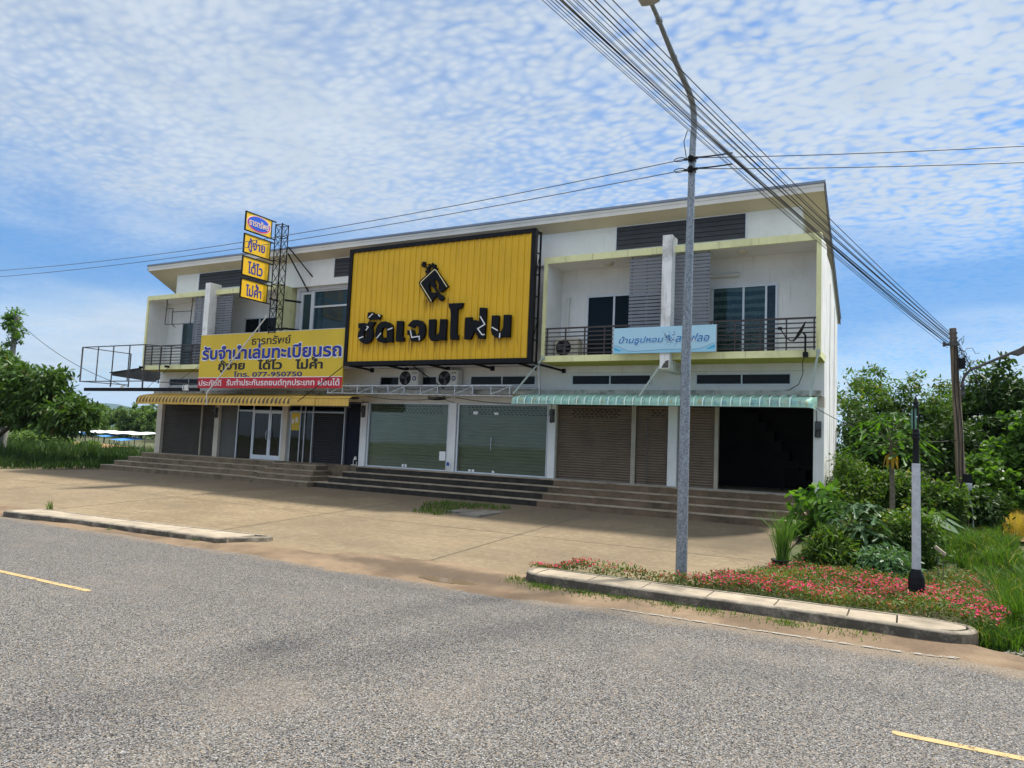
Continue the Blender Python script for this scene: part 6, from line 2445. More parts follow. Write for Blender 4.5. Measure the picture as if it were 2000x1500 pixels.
def small_ground_things():
    # drain covers in the weedy patch
    for x0, x1, y0, y1, rz, lab in ((18.72, 19.28, -4.25, -3.55, 0.0, "small concrete drain cover half under the weeds in the forecourt"),
                                    (19.32, 20.0, -4.55, -2.75, 0.0, "larger tilted concrete drain cover at the edge of the weed patch")):
        m = MB()
        m.prism([(x0, y0), (x1, y0 - 0.05), (x1 + 0.02, y1), (x0 + 0.02, y1 + 0.05)], "z", zf(-3.5) - 0.06, zf(-3.5) + 0.02)
        o = m.build("drain_cover", slab_cover)
        tag(o, lab, "drain cover", "drain covers in the forecourt")
    # small broken board on wire legs behind the name post
    t = thing("garden_stake", "small tilted board on thin wire legs standing in the flowers behind the post", "stake", (30.62, -6.6, -0.3))
    b = MB()
    b.prism([(30.50, 0.36), (30.66, 0.25), (30.67, 0.29), (30.52, 0.41)], "y", -6.7, -6.5)
    b.build("board", paving_m, t)
    l_ = MB()
    l_.tube([(30.54, -6.62, 0.36), (30.56, -6.62, -0.35)], 0.006, 5)
    l_.tube([(30.63, -6.58, 0.28), (30.63, -6.58, -0.35)], 0.006, 5)
    l_.build("leg", steel_d, t)
    # leaf litter and pebbles scattered on the forecourt
    rng = np.random.default_rng(77)
    n = 340
    px = rng.uniform(9, 27.5, n)
    py = -1.75 - np.abs(rng.normal(0, 1.0, n)) - (rng.random(n) < 0.35) * rng.uniform(0, 7, n)
    py = np.clip(py, -10.2, -1.75)
    P = np.stack([px, py, np.array([zf(v) for v in py]) + 0.012], 1)
    a = rng.uniform(0, 6.28, n)
    d = np.stack([np.cos(a), np.sin(a), rng.uniform(-0.05, 0.25, n)], 1)
    s = np.stack([-np.sin(a), np.cos(a), np.zeros(n)], 1)
    L = rng.uniform(0.03, 0.09, n)[:, None]
    V = np.stack([P - d * L * 0.5, P + s * L * 0.28, P + d * L * 0.5, P - s * L * 0.28], 1)
    V[:, :, 2] = np.maximum(V[:, :, 2], P[:, 2:3] - 0.004)
    stuff(arr_mesh("leaf_litter", V, 4, mat("dry_litter_leaf", (0.30, 0.22, 0.12), 0.9, 0.5, 7)), "dry leaves and scraps scattered on the concrete forecourt", "litter")


small_ground_things()

# =================================================================== PLANTS


def limb(mb, pts, r0, r1, n=8):
    k = len(pts)
    mb.tube(pts, [r0 + (r1 - r0) * i / (k - 1) for i in range(k)], n)


def tree(name, label, base, limbs, blobs, seed, nclump, per, cr, L, W, lm, bark=bark_m, group=None, droop=0.35, shell=0.72, zmin=None, cat="tree"):
    t = thing(name, label, cat, base, group)
    m = MB()
    for pts, r0, r1 in limbs:
        limb(m, pts, r0, r1)
    m.build("trunk", bark, t)
    rng = np.random.default_rng(seed)
    arr_mesh("crown", crown(rng, blobs, nclump, per, cr, L, W, droop, shell, zmin), 6, lm, t)
    return t


def auto_tree(name, label, x, y, z0, h, rx, ry, seed, lm, L=0.16, W=0.07, dens=1.0, low=0.25, group=None, lob=7, bark=bark_m, trunk_h=None, cat="tree"):
    r = random.Random(seed)
    blobs, limbs = [], []
    zc = z0 + h * (low + (1 - low) * 0.5)
    th = trunk_h or h * 0.55
    limbs.append(([(x, y, z0 - 0.1), (x + r.uniform(-.1, .1), y, z0 + th * 0.5), (x + r.uniform(-.2, .2), y, z0 + th)], 0.035 * h + 0.02, 0.02 * h))
    for k in range(lob):
        a = 2 * math.pi * k / lob + r.uniform(-0.4, 0.4)
        q = r.uniform(0.25, 0.7)
        cz = z0 + h * (low + (1 - low) * r.uniform(0.18, 0.80))
        f_ = 0.48 if cz < z0 + h * 0.75 else 0.36
        bx, by = x + rx * q * math.cos(a), y + ry * q * math.sin(a)
        blobs.append((bx, by, cz, rx * f_, ry * f_, h * (1 - low) * 0.25))
        limbs.append(([(x, y, z0 + th * r.uniform(0.4, 0.9)), ((x + bx) / 2, (y + by) / 2, (z0 + th * 0.7 + cz) / 2 + 0.1), (bx, by, cz)], 0.014 * h, 0.004 * h))
    blobs.append((x, y, z0 + h * 0.80, rx * 0.42, ry * 0.42, h * 0.19))
    n = int(46 * dens * max(1, rx) * max(1, h / 4))
    return tree(name, label, (x, y, z0), limbs, blobs, seed, int(n * 1.15), 44, 0.34 * max(1, h / 5), L, W, lm, bark, group, zmin=z0 + 0.05, cat=cat)


def left_tree():
    x, y = -12.4, -1.2
    limbs = [([(x, y, -0.2), (x + 0.15, y, 0.5), (x + 0.1, y, 1.5), (x - 0.3, y, 2.6)], 0.24, 0.13),
             ([(x + 0.12, y, 0.45), (x + 1.3, y - 0.1, 0.95), (x + 2.7, y - 0.2, 1.55), (x + 4.5, y - 0.2, 2.3), (x + 6.5, y - 0.3, 2.6)], 0.15, 0.05),
             ([(x, y, 1.6), (x + 1.5, y, 2.7), (x + 3.5, y - 0.1, 3.6)], 0.10, 0.04),
             ([(x - 0.1, y, 2.0), (x - 1.5, y, 3.2), (x - 2.6, y, 4.0)], 0.10, 0.04),
             ([(x - 0.2, y, 2.4), (x + 0.4, y, 3.8), (x + 1.4, y, 4.6)], 0.09, 0.03)]
    blobs = [(-11.8, y, 3.9, 2.3, 1.8, 1.1), (-9.6, y, 3.6, 1.9, 1.7, 0.95), (-7.6, y, 3.45, 1.6, 1.5, 0.85), (-8.6, y - 0.2, 4.1, 1.5, 1.3, 0.55),
             (-5.9, y, 3.0, 1.5, 1.4, 0.7), (-4.5, y, 2.6, 1.2, 1.2, 0.55), (-3.7, y, 2.25, 0.9, 1.0, 0.45), (-9.8, y, 2.5, 2.1, 1.8, 0.7),
             (-7.2, y, 2.3, 1.9, 1.6, 0.55), (-5.2, y, 1.95, 1.2, 1.3, 0.4), (-13.2, y, 2.9, 2.2, 1.8, 1.3), (-12.5, y, 5.1, 1.2, 1.0, 0.9), (-14.0, y, 4.6, 1.5, 1.3, 1.1), (-6.6, y, 4.15, 1.1, 1.0, 0.4), (-10.6, y, 4.6, 1.1, 1.0, 0.5)]
    tree("tree", "broad low tree with drooping sprays of glossy leaves at the left edge", (x, y, -0.1), limbs, blobs, 31, 760, 27, 0.42, 0.33, 0.115, lm_tree, droop=0.55, shell=0.62)


left_tree()


def right_thicket():
    g = "trees behind the lot at the right"
    auto_tree("tree", "tall fine leaved tree right beside the corner of the building", 28.95, 8.2, -0.1, 5.45, 1.6, 1.6, 41, lm_thick2, 0.15, 0.065, 1.7, 0.12, g, 9)
    auto_tree("tree", "lower tree between the fine leaved tree and the old pole", 30.6, 9.0, -0.1, 5.05, 1.5, 1.6, 42, lm_thick2, 0.16, 0.07, 1.6, 0.1, g, 8)
    auto_tree("tree", "tree whose crown fills the sky just left of the old pole", 31.7, 10.8, -0.1, 5.55, 1.5, 1.5, 54, lm_thick2, 0.18, 0.08, 1.6, 0.15, g, 8)
    auto_tree("tree", "dark spreading tree right of the old pole", 33.1, 10.5, -0.1, 5.9, 1.9, 1.8, 43, lm_thick, 0.24, 0.11, 1.5, 0.12, g, 9)
    auto_tree("tree", "dark tree at the right edge above the lane", 35.6, 9.0, -0.1, 5.0, 1.8, 1.8, 44, lm_thick, 0.22, 0.10, 1.4, 0.1, g, 8)
    auto_tree("tree", "dark leafy tree filling the gap behind the papaya", 29.7, 5.2, -0.1, 3.6, 1.5, 1.2, 45, lm_thick, 0.17, 0.075, 1.6, 0.03, g, 8)
    auto_tree("tree", "small dark tree close to the white side wall", 28.75, 4.6, -0.1, 3.9, 0.95, 1.2, 46, lm_thick, 0.16, 0.07, 1.6, 0.03, g, 7)
    auto_tree("tree", "shaded tree standing behind the old pole", 31.6, 6.4, -0.1, 3.7, 1.3, 1.2, 47, lm_thick, 0.18, 0.08, 1.5, 0.03, g, 7)
    # rounded creeper-covered mass
    t = auto_tree("shrub", "big rounded shrub smothered by bright creeper beside the dry grass", 33.3, 5.6, -0.1, 3.85, 1.55, 1.3, 48, lm_creeper, 0.19, 0.14, 2.3, 0.10, None, 9, cat="shrub")
    auto_tree("shrub", "bright creeper shrub just right of the old pole", 32.2, 4.2, -0.1, 2.3, 0.8, 0.9, 49, lm_creeper, 0.17, 0.12, 1.8, 0.03, None, 7, cat="shrub")
    auto_tree("shrub", "dense weedy shrub in front of the papaya trunk", 29.75, 0.9, -0.15, 1.75, 1.1, 0.9, 50, lm_thick2, 0.12, 0.06, 2.4, 0.02, None, 8, cat="shrub")
    auto_tree("shrub", "weedy shrub along the foot of the white side wall", 28.75, 0.6, -0.15, 2.0, 0.55, 1.3, 51, lm_thick2, 0.14, 0.05, 2.4, 0.02, None, 7, cat="shrub")
    auto_tree("shrub", "leafy shrub between the name post and the old pole", 30.75, -0.3, -0.2, 1.5, 0.65, 0.8, 52, lm_thick2, 0.12, 0.065, 2.6, 0.02, None, 7, cat="shrub")
    auto_tree("shrub", "dark shrub around the foot of the old pole", 31.75, 0.6, -0.2, 1.35, 0.5, 0.7, 53, lm_thick, 0.14, 0.06, 2.4, 0.02, None, 7, cat="shrub")
    # thin dark post leaning in the thicket at the far right
    m = MB()
    m.tube([(33.55, 3.2, -0.2), (33.42, 3.2, 1.6), (33.2, 3.2, 2.6)], [0.07, 0.055, 0.03], 9)
    m.tube([(33.4, 3.2, 1.9), (33.15, 3.1, 1.55), (32.9, 3.05, 1.45)], [0.02, 0.015, 0.01], 6)
    tag(m.build("dead_trunk", bark_m), "thin bare leaning trunk in the thicket at the right edge", "trunk")


right_thicket()


def lobed_leaf(size, rng, deep=0.55, lobes=7):
    """outline of a papaya leaf in its own plane (fan of lobes with side teeth)"""
    pts = []
    for k in range(lobes):
        a = -math.pi * 0.86 + k * (math.pi * 1.72) / (lobes - 1)
        l_ = size * (1.0 - 0.38 * abs(a) / math.pi) * rng.uniform(0.9, 1.1)
        d = math.pi * 1.72 / (lobes - 1)
        def pol(r, an):
            return (r * math.cos(an), r * math.sin(an))
        pts += [pol(l_ * 0.20, a - d * 0.5), pol(l_ * 0.46, a - d * 0.17), pol(l_ * 0.64, a - d * 0.27), pol(l_ * 0.68, a - d * 0.09),
                pol(l_ * 0.88, a - d * 0.13), pol(l_, a), pol(l_ * 0.86, a + d * 0.11), pol(l_ * 0.66, a + d * 0.08), pol(l_ * 0.62, a + d * 0.26), pol(l_ * 0.45, a + d * 0.16)]
    return pts


def papaya(label, x, y, z0, zc, stalks, span, lsize, lm, seed, trunk_r, name="papaya_tree", up=0.5, withered=False):
    rng = random.Random(seed)
    t = thing(name, label, "papaya plant", (x, y, z0))
    tr = MB()
    tr.tube([(x, y, z0), (x + 0.02, y, (z0 + zc) / 2), (x - 0.02, y, zc)], [trunk_r, trunk_r * 0.85, trunk_r * 0.6], 10)
    tr.build("trunk", papaya_bark, t)
    st, lf = MB(), MB()
    for k in range(stalks):
        a = k * 2.4 + rng.uniform(-0.2, 0.2)
        f_ = k / stalks
        L = span * rng.uniform(0.7, 1.05)
        el = up * (1.15 - 1.5 * f_) + rng.uniform(-0.12, 0.12)
        p0 = Vector((x, y, zc - 0.28 * f_))
        d = Vector((math.cos(a) * math.cos(el), math.sin(a) * math.cos(el), math.sin(el)))
        p1 = p0 + d * L * 0.6
        p2 = p0 + d * L + Vector((0, 0, -0.10 * L))
        st.tube([p0, p1, p2], [0.013, 0.010, 0.007], 6)
        # blade plane: hangs outwards from the stalk end
        out = Vector((math.cos(a), math.sin(a), -0.28 - 0.3 * f_ + rng.uniform(-0.2, 0.2))).normalized()
        side = out.cross(Vector((0, 0, 1))).normalized()
        side = (side + Vector((0, 0, rng.uniform(-0.35, 0.35)))).normalized()
        nrm = side.cross(out).normalized()
        o = lobed_leaf(lsize * rng.uniform(0.75, 1.1), rng)
        nl = len(o)
        vs = [tuple(p2)]
        for (u, v) in o:
            rr = math.hypot(u, v)
            ang = math.atan2(v, u)
            dz = -0.30 * rr * rr / max(lsize, 0.1) + 0.06 * rr * math.cos(ang * 7 * 0.5)
            vs.append(tuple(p2 + out * u + side * v + nrm * dz))
        lf.add(vs, [(0, 1 + i, 1 + (i + 1) % nl) for i in range(nl)], True)
    st.build("leaf_stalks", stem_m, t)
    lf.build("leaves", lm, t, recalc=False)
    if withered:
        w = MB()
        for k in range(9):
            a = k * 0.7
            p0 = Vector((x, y, zc - 0.35 - 0.02 * k))
            p1 = p0 + Vector((0.13 * math.cos(a), 0.13 * math.sin(a), -0.05))
            p2 = p0 + Vector((0.19 * math.cos(a), 0.19 * math.sin(a), -0.30))
            s = Vector((-math.sin(a), math.cos(a), 0)) * 0.05
            w.add([p0, p1 + s, p2 + s * 0.4, p2 - s * 0.4, p1 - s], [(0, 1, 2, 3, 4)])
        w.build("withered_leaves", lm_yellowleaf, t, recalc=False)
    return t


papaya("tall papaya tree with a bare pale trunk and a spreading crown beside the building corner", 29.75, -1.2, -0.3, 2.45, 26, 0.85, 0.52, lm_papaya, 4, 0.075, up=0.95, withered=True)
papaya("young papaya plant with blue green lobed leaves in front of the shrubs", 29.1, -5.3, -0.3, 0.62, 18, 0.62, 0.44, lm_papaya_y, 9, 0.04, up=0.8)
papaya("small papaya seedling low among the bushes near the flowers", 29.6, -6.2, -0.35, 0.16, 9, 0.36, 0.30, lm_papaya_y, 15, 0.02, "papaya_seedling", 0.6)


def bush_plants():
    # broad-leaved bush at the building corner
    t = thing("shrub", "broad leaved bush hiding the right end of the steps", "shrub", (28.1, -2.6, -0.15))
    rng = np.random.default_rng(61)
    st = MB()
    for k in range(9):
        a = k * 0.7
        st.tube([(28.15, -2.6, -0.2), (28.15 + 0.2 * math.cos(a), -2.6 + 0.2 * math.sin(a), 0.35), (28.15 + 0.45 * math.cos(a), -2.6 + 0.4 * math.sin(a), 0.85)], [0.018, 0.013, 0.007], 6)
    st.build("stems", stem_m, t)
    arr_mesh("leaves", crown(rng, [(28.1, -2.6, 0.55, 0.5, 0.5, 0.55), (27.75, -2.9, 0.2, 0.4, 0.35, 0.3), (28.35, -2.4, 0.85, 0.35, 0.35, 0.35)], 42, 9, 0.25, 0.25, 0.16, 0.6, 0.6, -0.1), 6, lm_big, t)
    auto_tree("shrub", "dense small leaved bush behind the flower bed below the young papaya", 29.15, -5.0, -0.35, 0.80, 0.75, 0.5, 62, lm_thick2, 0.11, 0.045, 2.6, 0.0, None, 8, cat="shrub")
    auto_tree("shrub", "yellow green bush behind the name post", 30.2, -4.6, -0.35, 1.15, 0.55, 0.6, 63, lm_thick2, 0.10, 0.05, 2.6, 0.0, None, 7, cat="shrub")
    auto_tree("shrub", "bush with lance shaped leaves drooping over the flowers", 28.75, -6.1, -0.35, 0.75, 0.42, 0.4, 64, lm_thick2, 0.16, 0.04, 2.2, 0.0, None, 7, cat="shrub")
    auto_tree("shrub", "low grey green bush left of the name post foot", 29.75, -6.4, -0.4, 0.5, 0.32, 0.3, 66, lm_papaya_y, 0.12, 0.04, 2.2, 0.0, None, 6, cat="shrub")
    t = thing("taro_plant", "plant with big pale heart shaped leaves behind the name post", "plant", (30.5, -2.2, -0.25))
    st, lf = MB(), MB()
    r = random.Random(3)
    for k in range(7):
        a = -2.6 + k * 0.62
        p0 = Vector((30.5, -2.2, -0.25))
        p1 = p0 + Vector((0.28 * math.cos(a), 0.28 * math.sin(a), 0.75 + 0.2 * r.random()))
        p2 = p1 + Vector((0.2 * math.cos(a), 0.2 * math.sin(a), 0.02))
        st.tube([p0, p1, p2], [0.016, 0.011, 0.007], 6)
        out = Vector((math.cos(a), math.sin(a), -0.65)).normalized()
        sd = out.cross(Vector((0, 0, 1))).normalized()
        nn = sd.cross(out)
        sz = 0.26 + 0.08 * r.random()
        ol = [(-0.3, 0.12), (-0.42, 0.38), (-0.2, 0.58), (0.25, 0.56), (0.7, 0.32), (1.15, 0.0), (0.7, -0.32), (0.25, -0.56), (-0.2, -0.58), (-0.42, -0.38), (-0.3, -0.12)]
        vs = [tuple(p2)] + [tuple(p2 + out * u * sz + sd * v * sz + nn * (-0.25 * abs(v) * sz)) for u, v in ol]
        lf.add(vs, [(0, 1 + i, 2 + i) for i in range(len(ol) - 1)], True)
    st.build("leaf_stalks", stem_m, t)
    lf.build("leaves", lm_taro, t, recalc=False)
    # lemongrass in a black pot
    x, y = 28.02, -6.75
    z = zf(y)
    p = MB()
    p.lathe([(0.13, z - 0.02), (0.16, z + 0.14), (0.17, z + 0.145), (0.165, z + 0.12), (0.05, z + 0.12)], x - 0.06, y, 18)
    tag(p.build("plant_pot", pot_m), "squat black plastic pot under the lemongrass clump", "pot")
    rng = np.random.default_rng(71)
    n = 190
    P = np.stack([x + rng.normal(0, 0.055, n), y + rng.normal(0, 0.055, n), np.full(n, z + 0.1)], 1)
    o = arr_mesh("lemongrass_clump", blades(rng, P, 0.95, 0.015, 0.62), 5, lm_lemon)
    tag(o, "tall clump of lemongrass at the right edge of the forecourt", "grass clump")
    for (x, y, n, h, lab) in ((10.68, -10.5, 34, 0.26, "lone grass tuft behind the left kerb island"), (17.1, -11.16, 26, 0.10, "low weed at the kerb foot near its right end"), (14.4, -11.3, 22, 0.08, "low weed at the middle of the left kerb foot")):
        rng = np.random.default_rng(int(x * 10))
        P = np.stack([x + rng.normal(0, 0.05, n), y + rng.normal(0, 0.03, n), np.full(n, -0.33 if h > 0.2 else ZR)], 1)
        tag(arr_mesh("grass_tuft", blades(rng, P, h, 0.014, 0.8), 5, lm_grass), lab, "grass tuft")


bush_plants()


def scatter(rng, poly, n):
    xs = [p[0] for p in poly]
    ys = [p[1] for p in poly]
    out = []
    while len(out) < n:
        q = rng.uniform((min(xs), min(ys)), (max(xs), max(ys)), (n, 2))
        ins = np.zeros(len(q), bool)
        j = len(poly) - 1
        for i in range(len(poly)):
            xi, yi, xj, yj = *poly[i], *poly[j]
            c = ((yi > q[:, 1]) != (yj > q[:, 1])) & (q[:, 0] < (xj - xi) * (q[:, 1] - yi) / (yj - yi + 1e-9) + xi)
            ins ^= c
            j = i
        out += list(q[ins])
    return np.array(out[:n])


def flower_bed():
    poly = [(24.15, -9.82), (24.3, -9.5), (25.0, -9.42), (26.3, -9.45), (27.1, -9.15), (27.7, -8.2), (27.85, -6.9), (28.3, -6.3), (29.2, -6.6), (30.0, -6.7),
            (30.9, -5.4), (31.3, -5.8), (31.4, -7.5), (31.35, -9.2), (31.1, -10.15), (30.85, -10.0), (30.4, -9.74), (27.5, -9.78)]
    rng = np.random.default_rng(81)

    def ground(q):
        mound = 0.03 + 0.045 * np.sin(q[:, 0] * 2.3) * np.sin(q[:, 1] * 1.9) + 0.02 * np.sin(q[:, 0] * 7 + q[:, 1] * 5)
        return np.full(len(q), -0.33) + mound
    sb = MB()
    sb.prism([(27.7 + (a - 27.7) * 0.97, -8.2 + (b + 8.2) * 0.95) for a, b in poly], "z", -0.6, -0.33)
    structure(sb.build("bed_soil", MATS["ground_soil"]))
    n = 26000
    q = scatter(rng, poly, n)
    edge = np.clip((q[:, 0] - 24.15) / 1.0, 0.3, 1)
    h = rng.uniform(0.02, 0.20, n) * edge
    P = np.stack([q[:, 0], q[:, 1], ground(q) + h], 1)
    O = rng.normal(0, 1, (n, 3)) + np.array([0, 0, 0.5])
    arr = leaves(rng, P, unit(O), 0.062, 0.022, 0.1, 0.2, 0.7)
    root = stuff(arr_mesh("bedding_plants", arr, 6, lm_bed), "low green and reddish bedding plants filling the flower bed by the kerb", "bedding plants")
    n = 2300
    q = scatter(rng, poly, n * 3)
    patch = np.sin(q[:, 0] * 1.7 + 1) * np.sin(q[:, 1] * 2.1) + rng.normal(0, 0.5, len(q)) - (q[:, 1] > -7.2) * 0.9 + (q[:, 1] < -9.0) * 0.3
    q = q[np.argsort(-patch)[:n]]
    edge = np.clip((q[:, 0] - 24.15) / 1.0, 0.4, 1)
    C = np.stack([q[:, 0], q[:, 1], ground(q) + rng.uniform(0.11, 0.225, n) * edge], 1)
    quads = []
    for k in range(4):
        a = rng.uniform(0, 0.4, n) + k * np.pi / 2
        r = rng.uniform(0.011, 0.023, n)[:, None]
        up = np.stack([rng.normal(0, 0.3, n), rng.normal(-0.25, 0.3, n), np.ones(n)], 1)
        up = unit(up)
        e1 = unit(np.cross(up, np.array([1.0, 0.2, 0.1])))
        e2 = np.cross(up, e1)
        d = e1 * np.cos(a)[:, None] + e2 * np.sin(a)[:, None]
        s = -e1 * np.sin(a)[:, None] + e2 * np.cos(a)[:, None]
        quads.append(np.stack([C, C + d * r * 0.8 + s * r * 0.55 + up * 0.004, C + d * r * 1.15 + up * 0.006, C + d * r * 0.8 - s * r * 0.55 + up * 0.004], 1))
    V = np.concatenate(quads)
    stuff(arr_mesh("magenta_flowers", V, 4, lm_flower), "small magenta and red flowers scattered over the flower bed", "flowers")


flower_bed()


def grass_areas():
    rng = np.random.default_rng(91)
    # right bank of green grass
    poly = [(31.15, -9.9), (31.3, -7.5), (31.2, -5.4), (30.5, -3.0), (30.4, 0.8), (31.2, 1.2), (31.7, 0.3), (32.2, -1.6), (32.25, -2.2), (32.1, -3.5), (31.95, -6.5), (31.75, -8.5), (31.4, -10.2)]
    n = 20000
    q = scatter(rng, poly, n)
    z = np.array([zg(a, b) for a, b in q]) + 0.05
    nz = np.sin(q[:, 0] * 4.1 + 1.3 * np.sin(q[:, 1] * 2.2)) * np.sin(q[:, 1] * 3.3 + np.sin(q[:, 0] * 3)) 
    keep = rng.random(n) < 0.42 + 0.5 * (nz > -0.15)
    q, z, nz = q[keep], z[keep], nz[keep]
    n = len(q)
    V = blades(rng, np.stack([q[:, 0], q[:, 1], z], 1), 0.16 + 0.28 * np.clip(nz + 0.6, 0, 1.4), 0.017, 1.0)
    stuff(arr_mesh("roadside_grass", V, 5, lm_grass), "bright green grass on the bank at the right edge beside the lane", "grass")
    # dry grass
    poly = [(31.8, 0.8), (32.2, 5.5), (33.0, 9.5), (35.5, 9.0), (34.6, 3.0), (33.3, 0.3), (32.5, 0.2)]
    n = 11000
    q = scatter(rng, poly, n)
    hm = 0.60 * np.exp(-((q[:, 0] - 32.9) ** 2) / 0.9) * np.clip((q[:, 1] + 0.5) / 1.5, 0, 1)
    z = np.array([zg(a, b) for a, b in q]) + 0.0 + hm * 0.5
    mb = MB()
    mb.grid([31.7 + 0.3 * k for k in range(13)], [0 + 0.6 * k for k in range(17)], lambda a, b: zg(a, b) + 0.02 + 0.30 * math.exp(-((a - 32.9) ** 2) / 0.9) * min(1, max(0, b + 0.5) / 1.5))
    structure(mb.build("dry_bank", mat("dry_bank_soil", (0.20, 0.14, 0.05), 0.95, 0.3, 2, bmp=0.3)))
    V = blades(rng, np.stack([q[:, 0], q[:, 1], z], 1), 0.42, 0.02, 0.9)
    stuff(arr_mesh("dry_grass", V, 5, lm_dry), "dry yellow grass on the bank in front of the creeper", "dry grass")
    # dusty footpath at the right edge
    fp = MB()
    pts = [(31.75, -9.6), (32.2, -6.5), (32.35, -3.5), (32.75, 0.0), (33.4, 3.5), (34.4, 9.0), (35.2, 9.0), (34.2, 3.0), (33.6, 0), (33.2, -3.5), (33.0, -6.5), (32.8, -9.6)]
    fp.poly([(a, b, zg(a, b) + 0.05) for a, b in pts])
    structure(fp.build("footpath", MATS["sandy_dirt"]))
    # tall lush grass left of the forecourt
    poly = [(-1.2, -1.9), (-2.2, -2.9), (-4.4, -4.5), (-8, -6.4), (-16, -10.0), (-22, -9), (-22, 8), (-6, 8), (-1.2, 4.5), (-1.2, 0.5)]
    ed = MB()
    ed.poly([(a, b, max(zf(b) if b < -1.5 else 0, zg(a, b)) + 0.012) for a, b in poly])
    structure(ed.build("grass_lot", MATS["ground_soil"]))
    n = 26000
    q = scatter(rng, poly, n)
    z = np.array([zf(b) if b < -1.5 else -0.03 for b in q[:, 1]])
    hh = 0.34 + 0.16 * np.clip((-q[:, 0] - 2) / 5, 0, 1) + 0.40 * np.clip(-q[:, 0] / 12, 0.2, 1) * np.clip((q[:, 1] + 3 + (q[:, 0] + 1) * 0.35 * -1) / 6, 0, 1)
    nz = np.sin(q[:, 0] * 1.9 + 1.7 * np.sin(q[:, 1] * 1.3)) * np.sin(q[:, 1] * 2.1 + np.sin(q[:, 0] * 2.3)) + rng.normal(0, 0.25, n)
    V = blades(rng, np.stack([q[:, 0], q[:, 1], z], 1), hh * (0.9 + 0.42 * nz).clip(0.35, 1.7), 0.034, 0.75)
    stuff(arr_mesh("tall_grass", V, 5, lm_shade), "tall lush grass under the tree left of the forecourt", "grass")
    # weeds in the forecourt patch and along the kerbs
    poly = [(17.9, -4.75), (18.95, -4.9), (18.95, -4.3), (18.6, -3.9), (18.65, -3.4), (19.9, -2.6), (19.6, -2.1), (17.4, -2.3), (17.0, -2.9), (17.5, -3.6)]
    q = scatter(rng, poly, 1500)
    z = np.array([zf(b) for b in q[:, 1]])
    V = blades(rng, np.stack([q[:, 0], q[:, 1], z], 1), 0.13, 0.014, 1.0)
    stuff(arr_mesh("weed_patch", V, 5, lm_grass), "patch of low weeds around the drain covers in the forecourt", "weeds")
    n = 500
    x = rng.uniform(30.86, 31.3, n)
    y = rng.uniform(-10.4, -9.5, n)
    V = blades(rng, np.stack([x, y, np.full(n, -0.50)], 1), 0.36, 0.02, 0.9)
    stuff(arr_mesh("corner_grass", V, 5, lm_grass), "grass spilling round the rounded right end of the kerb", "grass")
    n = 1900
    x = 24.2 + (rng.random(n) ** 1.5) * 5.6
    x = np.where(rng.random(n) < 0.45, rng.choice([24.3, 24.9, 25.6, 26.3, 27.0, 27.6, 28.6], n) + rng.normal(0, 0.13, n), x)
    y = -10.66 - np.abs(rng.normal(0, 0.14, n)) - 0.0
    y = np.where(x < 24.8, -10.55 - (24.8 - x) * -0.4 - np.abs(rng.normal(0, 0.2, n)), y)
    V = blades(rng, np.stack([x, y, np.full(n, ZR + 0.01)], 1), 0.10, 0.012, 1.1)
    stuff(arr_mesh("kerb_weeds", V, 5, lm_grass), "straggly weeds along the foot of the right kerb island", "weeds")


grass_areas()


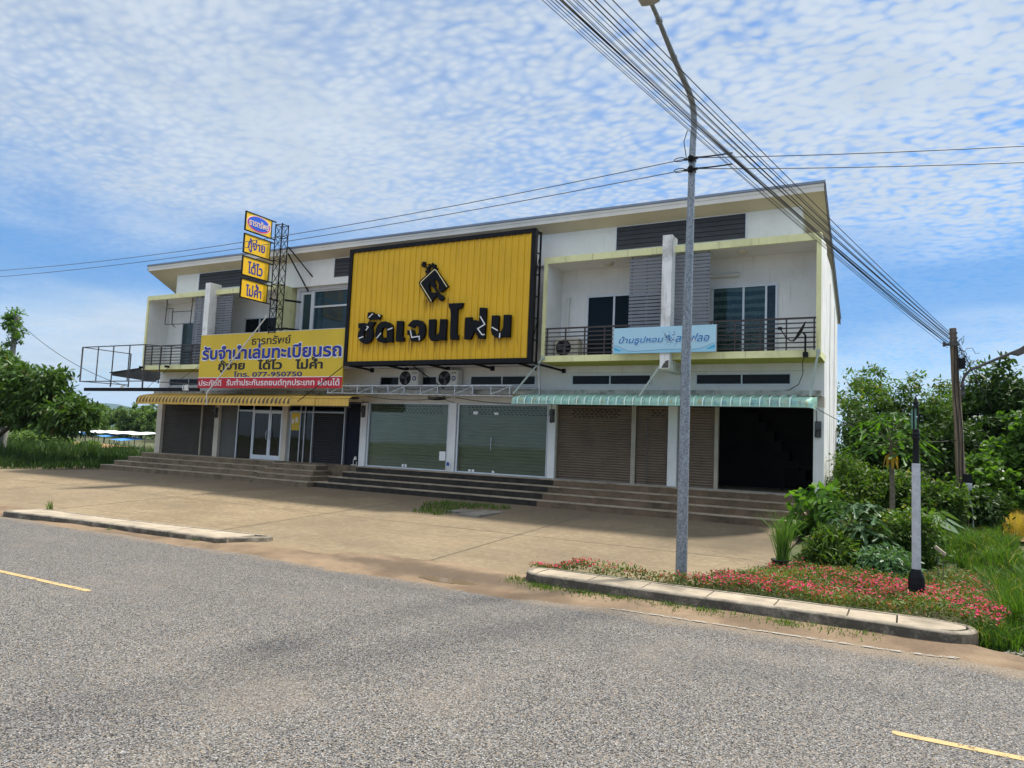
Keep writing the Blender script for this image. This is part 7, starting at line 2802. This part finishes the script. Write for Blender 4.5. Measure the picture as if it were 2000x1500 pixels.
def far_left():
    g = "trees beyond the market stalls at the left"
    k = 0
    labs = ["pale bamboo like tree far behind the stalls, just right of the hills", "round far tree right beside the building's left column", "far tree whose crown stands lowest under the empty sign frame",
            "far tree standing directly beneath the blue hills", "far tree half hidden behind the left tree's drooping tip", "wide far tree behind the middle of the white stall roof",
            "bushy far tree seen below the left tree's branches", "far tree glimpsed behind the leaning branch at the left edge"]
    for (x, y, h, r, lm) in ((-74, 62, 7.6, 4.6, lm_far), (-62.5, 48, 7.2, 3.4, lm_far), (-69, 52, 5.6, 3.6, lm_far), (-80, 58, 5.8, 4.2, lm_far), (-88, 60, 6.4, 4.6, lm_far), (-66.5, 57, 6.2, 3.6, lm_far),
                             (-96, 56, 6.0, 5.0, lm_far), (-104, 52, 6.5, 5.0, lm_far)):
        auto_tree("tree", labs[k], x, y, -0.1, h, r, r, 300 + k, lm, 0.42, 0.2, 0.55, 0.05, g, 9)
        k += 1
    rng = np.random.default_rng(131)
    # market stalls
    for (x0, x1, y, m, z, lab) in ((-46.5, -35.0, 25, tarp_white, 1.35, "long white sheet roofed market stall behind the left grass"),
                                   (-47.6, -43.8, 23.5, tarp_blue, 1.02, "low blue tarpaulin stall left of the long white one"),
                                   (-38.5, -35.2, 23.5, tarp_blue, 0.75, "low blue tarpaulin stall near the building's left column"),
                                   (-42.0, -40.0, 24.0, tarp_blue, 1.02, "small blue tarpaulin under the middle of the white roof")):
        t = thing("market_stall", lab, "stall", ((x0 + x1) / 2, y, -0.1), "market stalls far left")
        r_ = MB()
        xs = np.linspace(x0, x1, 14)
        r_.grid([float(v) for v in xs], [y - 1.2, y - 0.4, y + 0.4, y + 1.4], lambda a, b: z + 0.10 * (b - y) + 0.05 * math.sin(a * 2.1))
        r_.build("tarpaulin", m, t)
        n = max(3, int((x1 - x0) / 1.3))
        for i in range(n):
            p = MB()
            xx = x0 + 0.1 + (x1 - x0 - 0.2) * i / (n - 1)
            p.bar((xx, y - 1.1, -0.1), (xx, y - 1.1, z - 0.1), 0.06)
            p.build("post", steel_d, t)
    s = MB()
    s.grid([-52 + 1.5 * i for i in range(15)], [16 + 1.0 * i for i in range(7)], lambda a, b: -0.15 + 0.55 * math.exp(-((a + 36) / 7) ** 2) * math.exp(-((b - 19.0) / 2.2) ** 2))
    structure(s.build("soil_mound", soil_m))
    # bushes between the grass and the stalls
    for i, (x, y, h, r, lab) in enumerate(((-33, 17, 0.45, 1.2, "low bush in front of the stalls beside the building's left column"), (-26, 9, 1.35, 2.0, "light green bush behind the grass under the left tree"),
                                        (-22, 7, 1.3, 1.6, "green bush behind the grass just right of the tree trunk"), (-31, 12, 1.0, 1.8, "bush between the grass and the orange soil"))):
        auto_tree("shrub", lab, x, y, -0.1, h, r, r, 400 + i, lm_far, 0.26, 0.12, 1.0, 0.0, "bushes beyond the left grass", 6, cat="shrub")


far_left()


def far_wood():
    rng = np.random.default_rng(151)
    blobs = [(x, 66 + rng.uniform(-3, 3), rng.uniform(0.8, 1.6), 4.5, 3.0, rng.uniform(1.6, 2.6)) for x in np.arange(-140, -60, 5.0)]
    o = arr_mesh("undergrowth", crown(rng, blobs, 420, 40, 0.9, 0.55, 0.28, 0.3, 0.6, -0.1), 6, lm_far)
    stuff(o, "green undergrowth closing the view below the far trees at the left", "undergrowth")


far_wood()


def haze():
    b = MB()
    b.box(-9000, 6000, -900, 4500, -10, 260)
    m = bpy.data.materials.new("far_haze")
    m.use_nodes = True
    g = G(m.node_tree)
    g.n.clear()
    out = g.node("ShaderNodeOutputMaterial")
    v = g.node("ShaderNodeVolumePrincipled")
    v.inputs["Color"].default_value = (0.55, 0.75, 1.0, 1)
    v.inputs["Density"].default_value = 0.00009
    v.inputs["Anisotropy"].default_value = 0.2
    g.l.new(v.outputs[0], out.inputs["Volume"])
    o = b.build("haze", m)
    o["kind"] = "stuff"
    tag(o, "thin bluish air between the camera and the far hills", "haze")


haze()
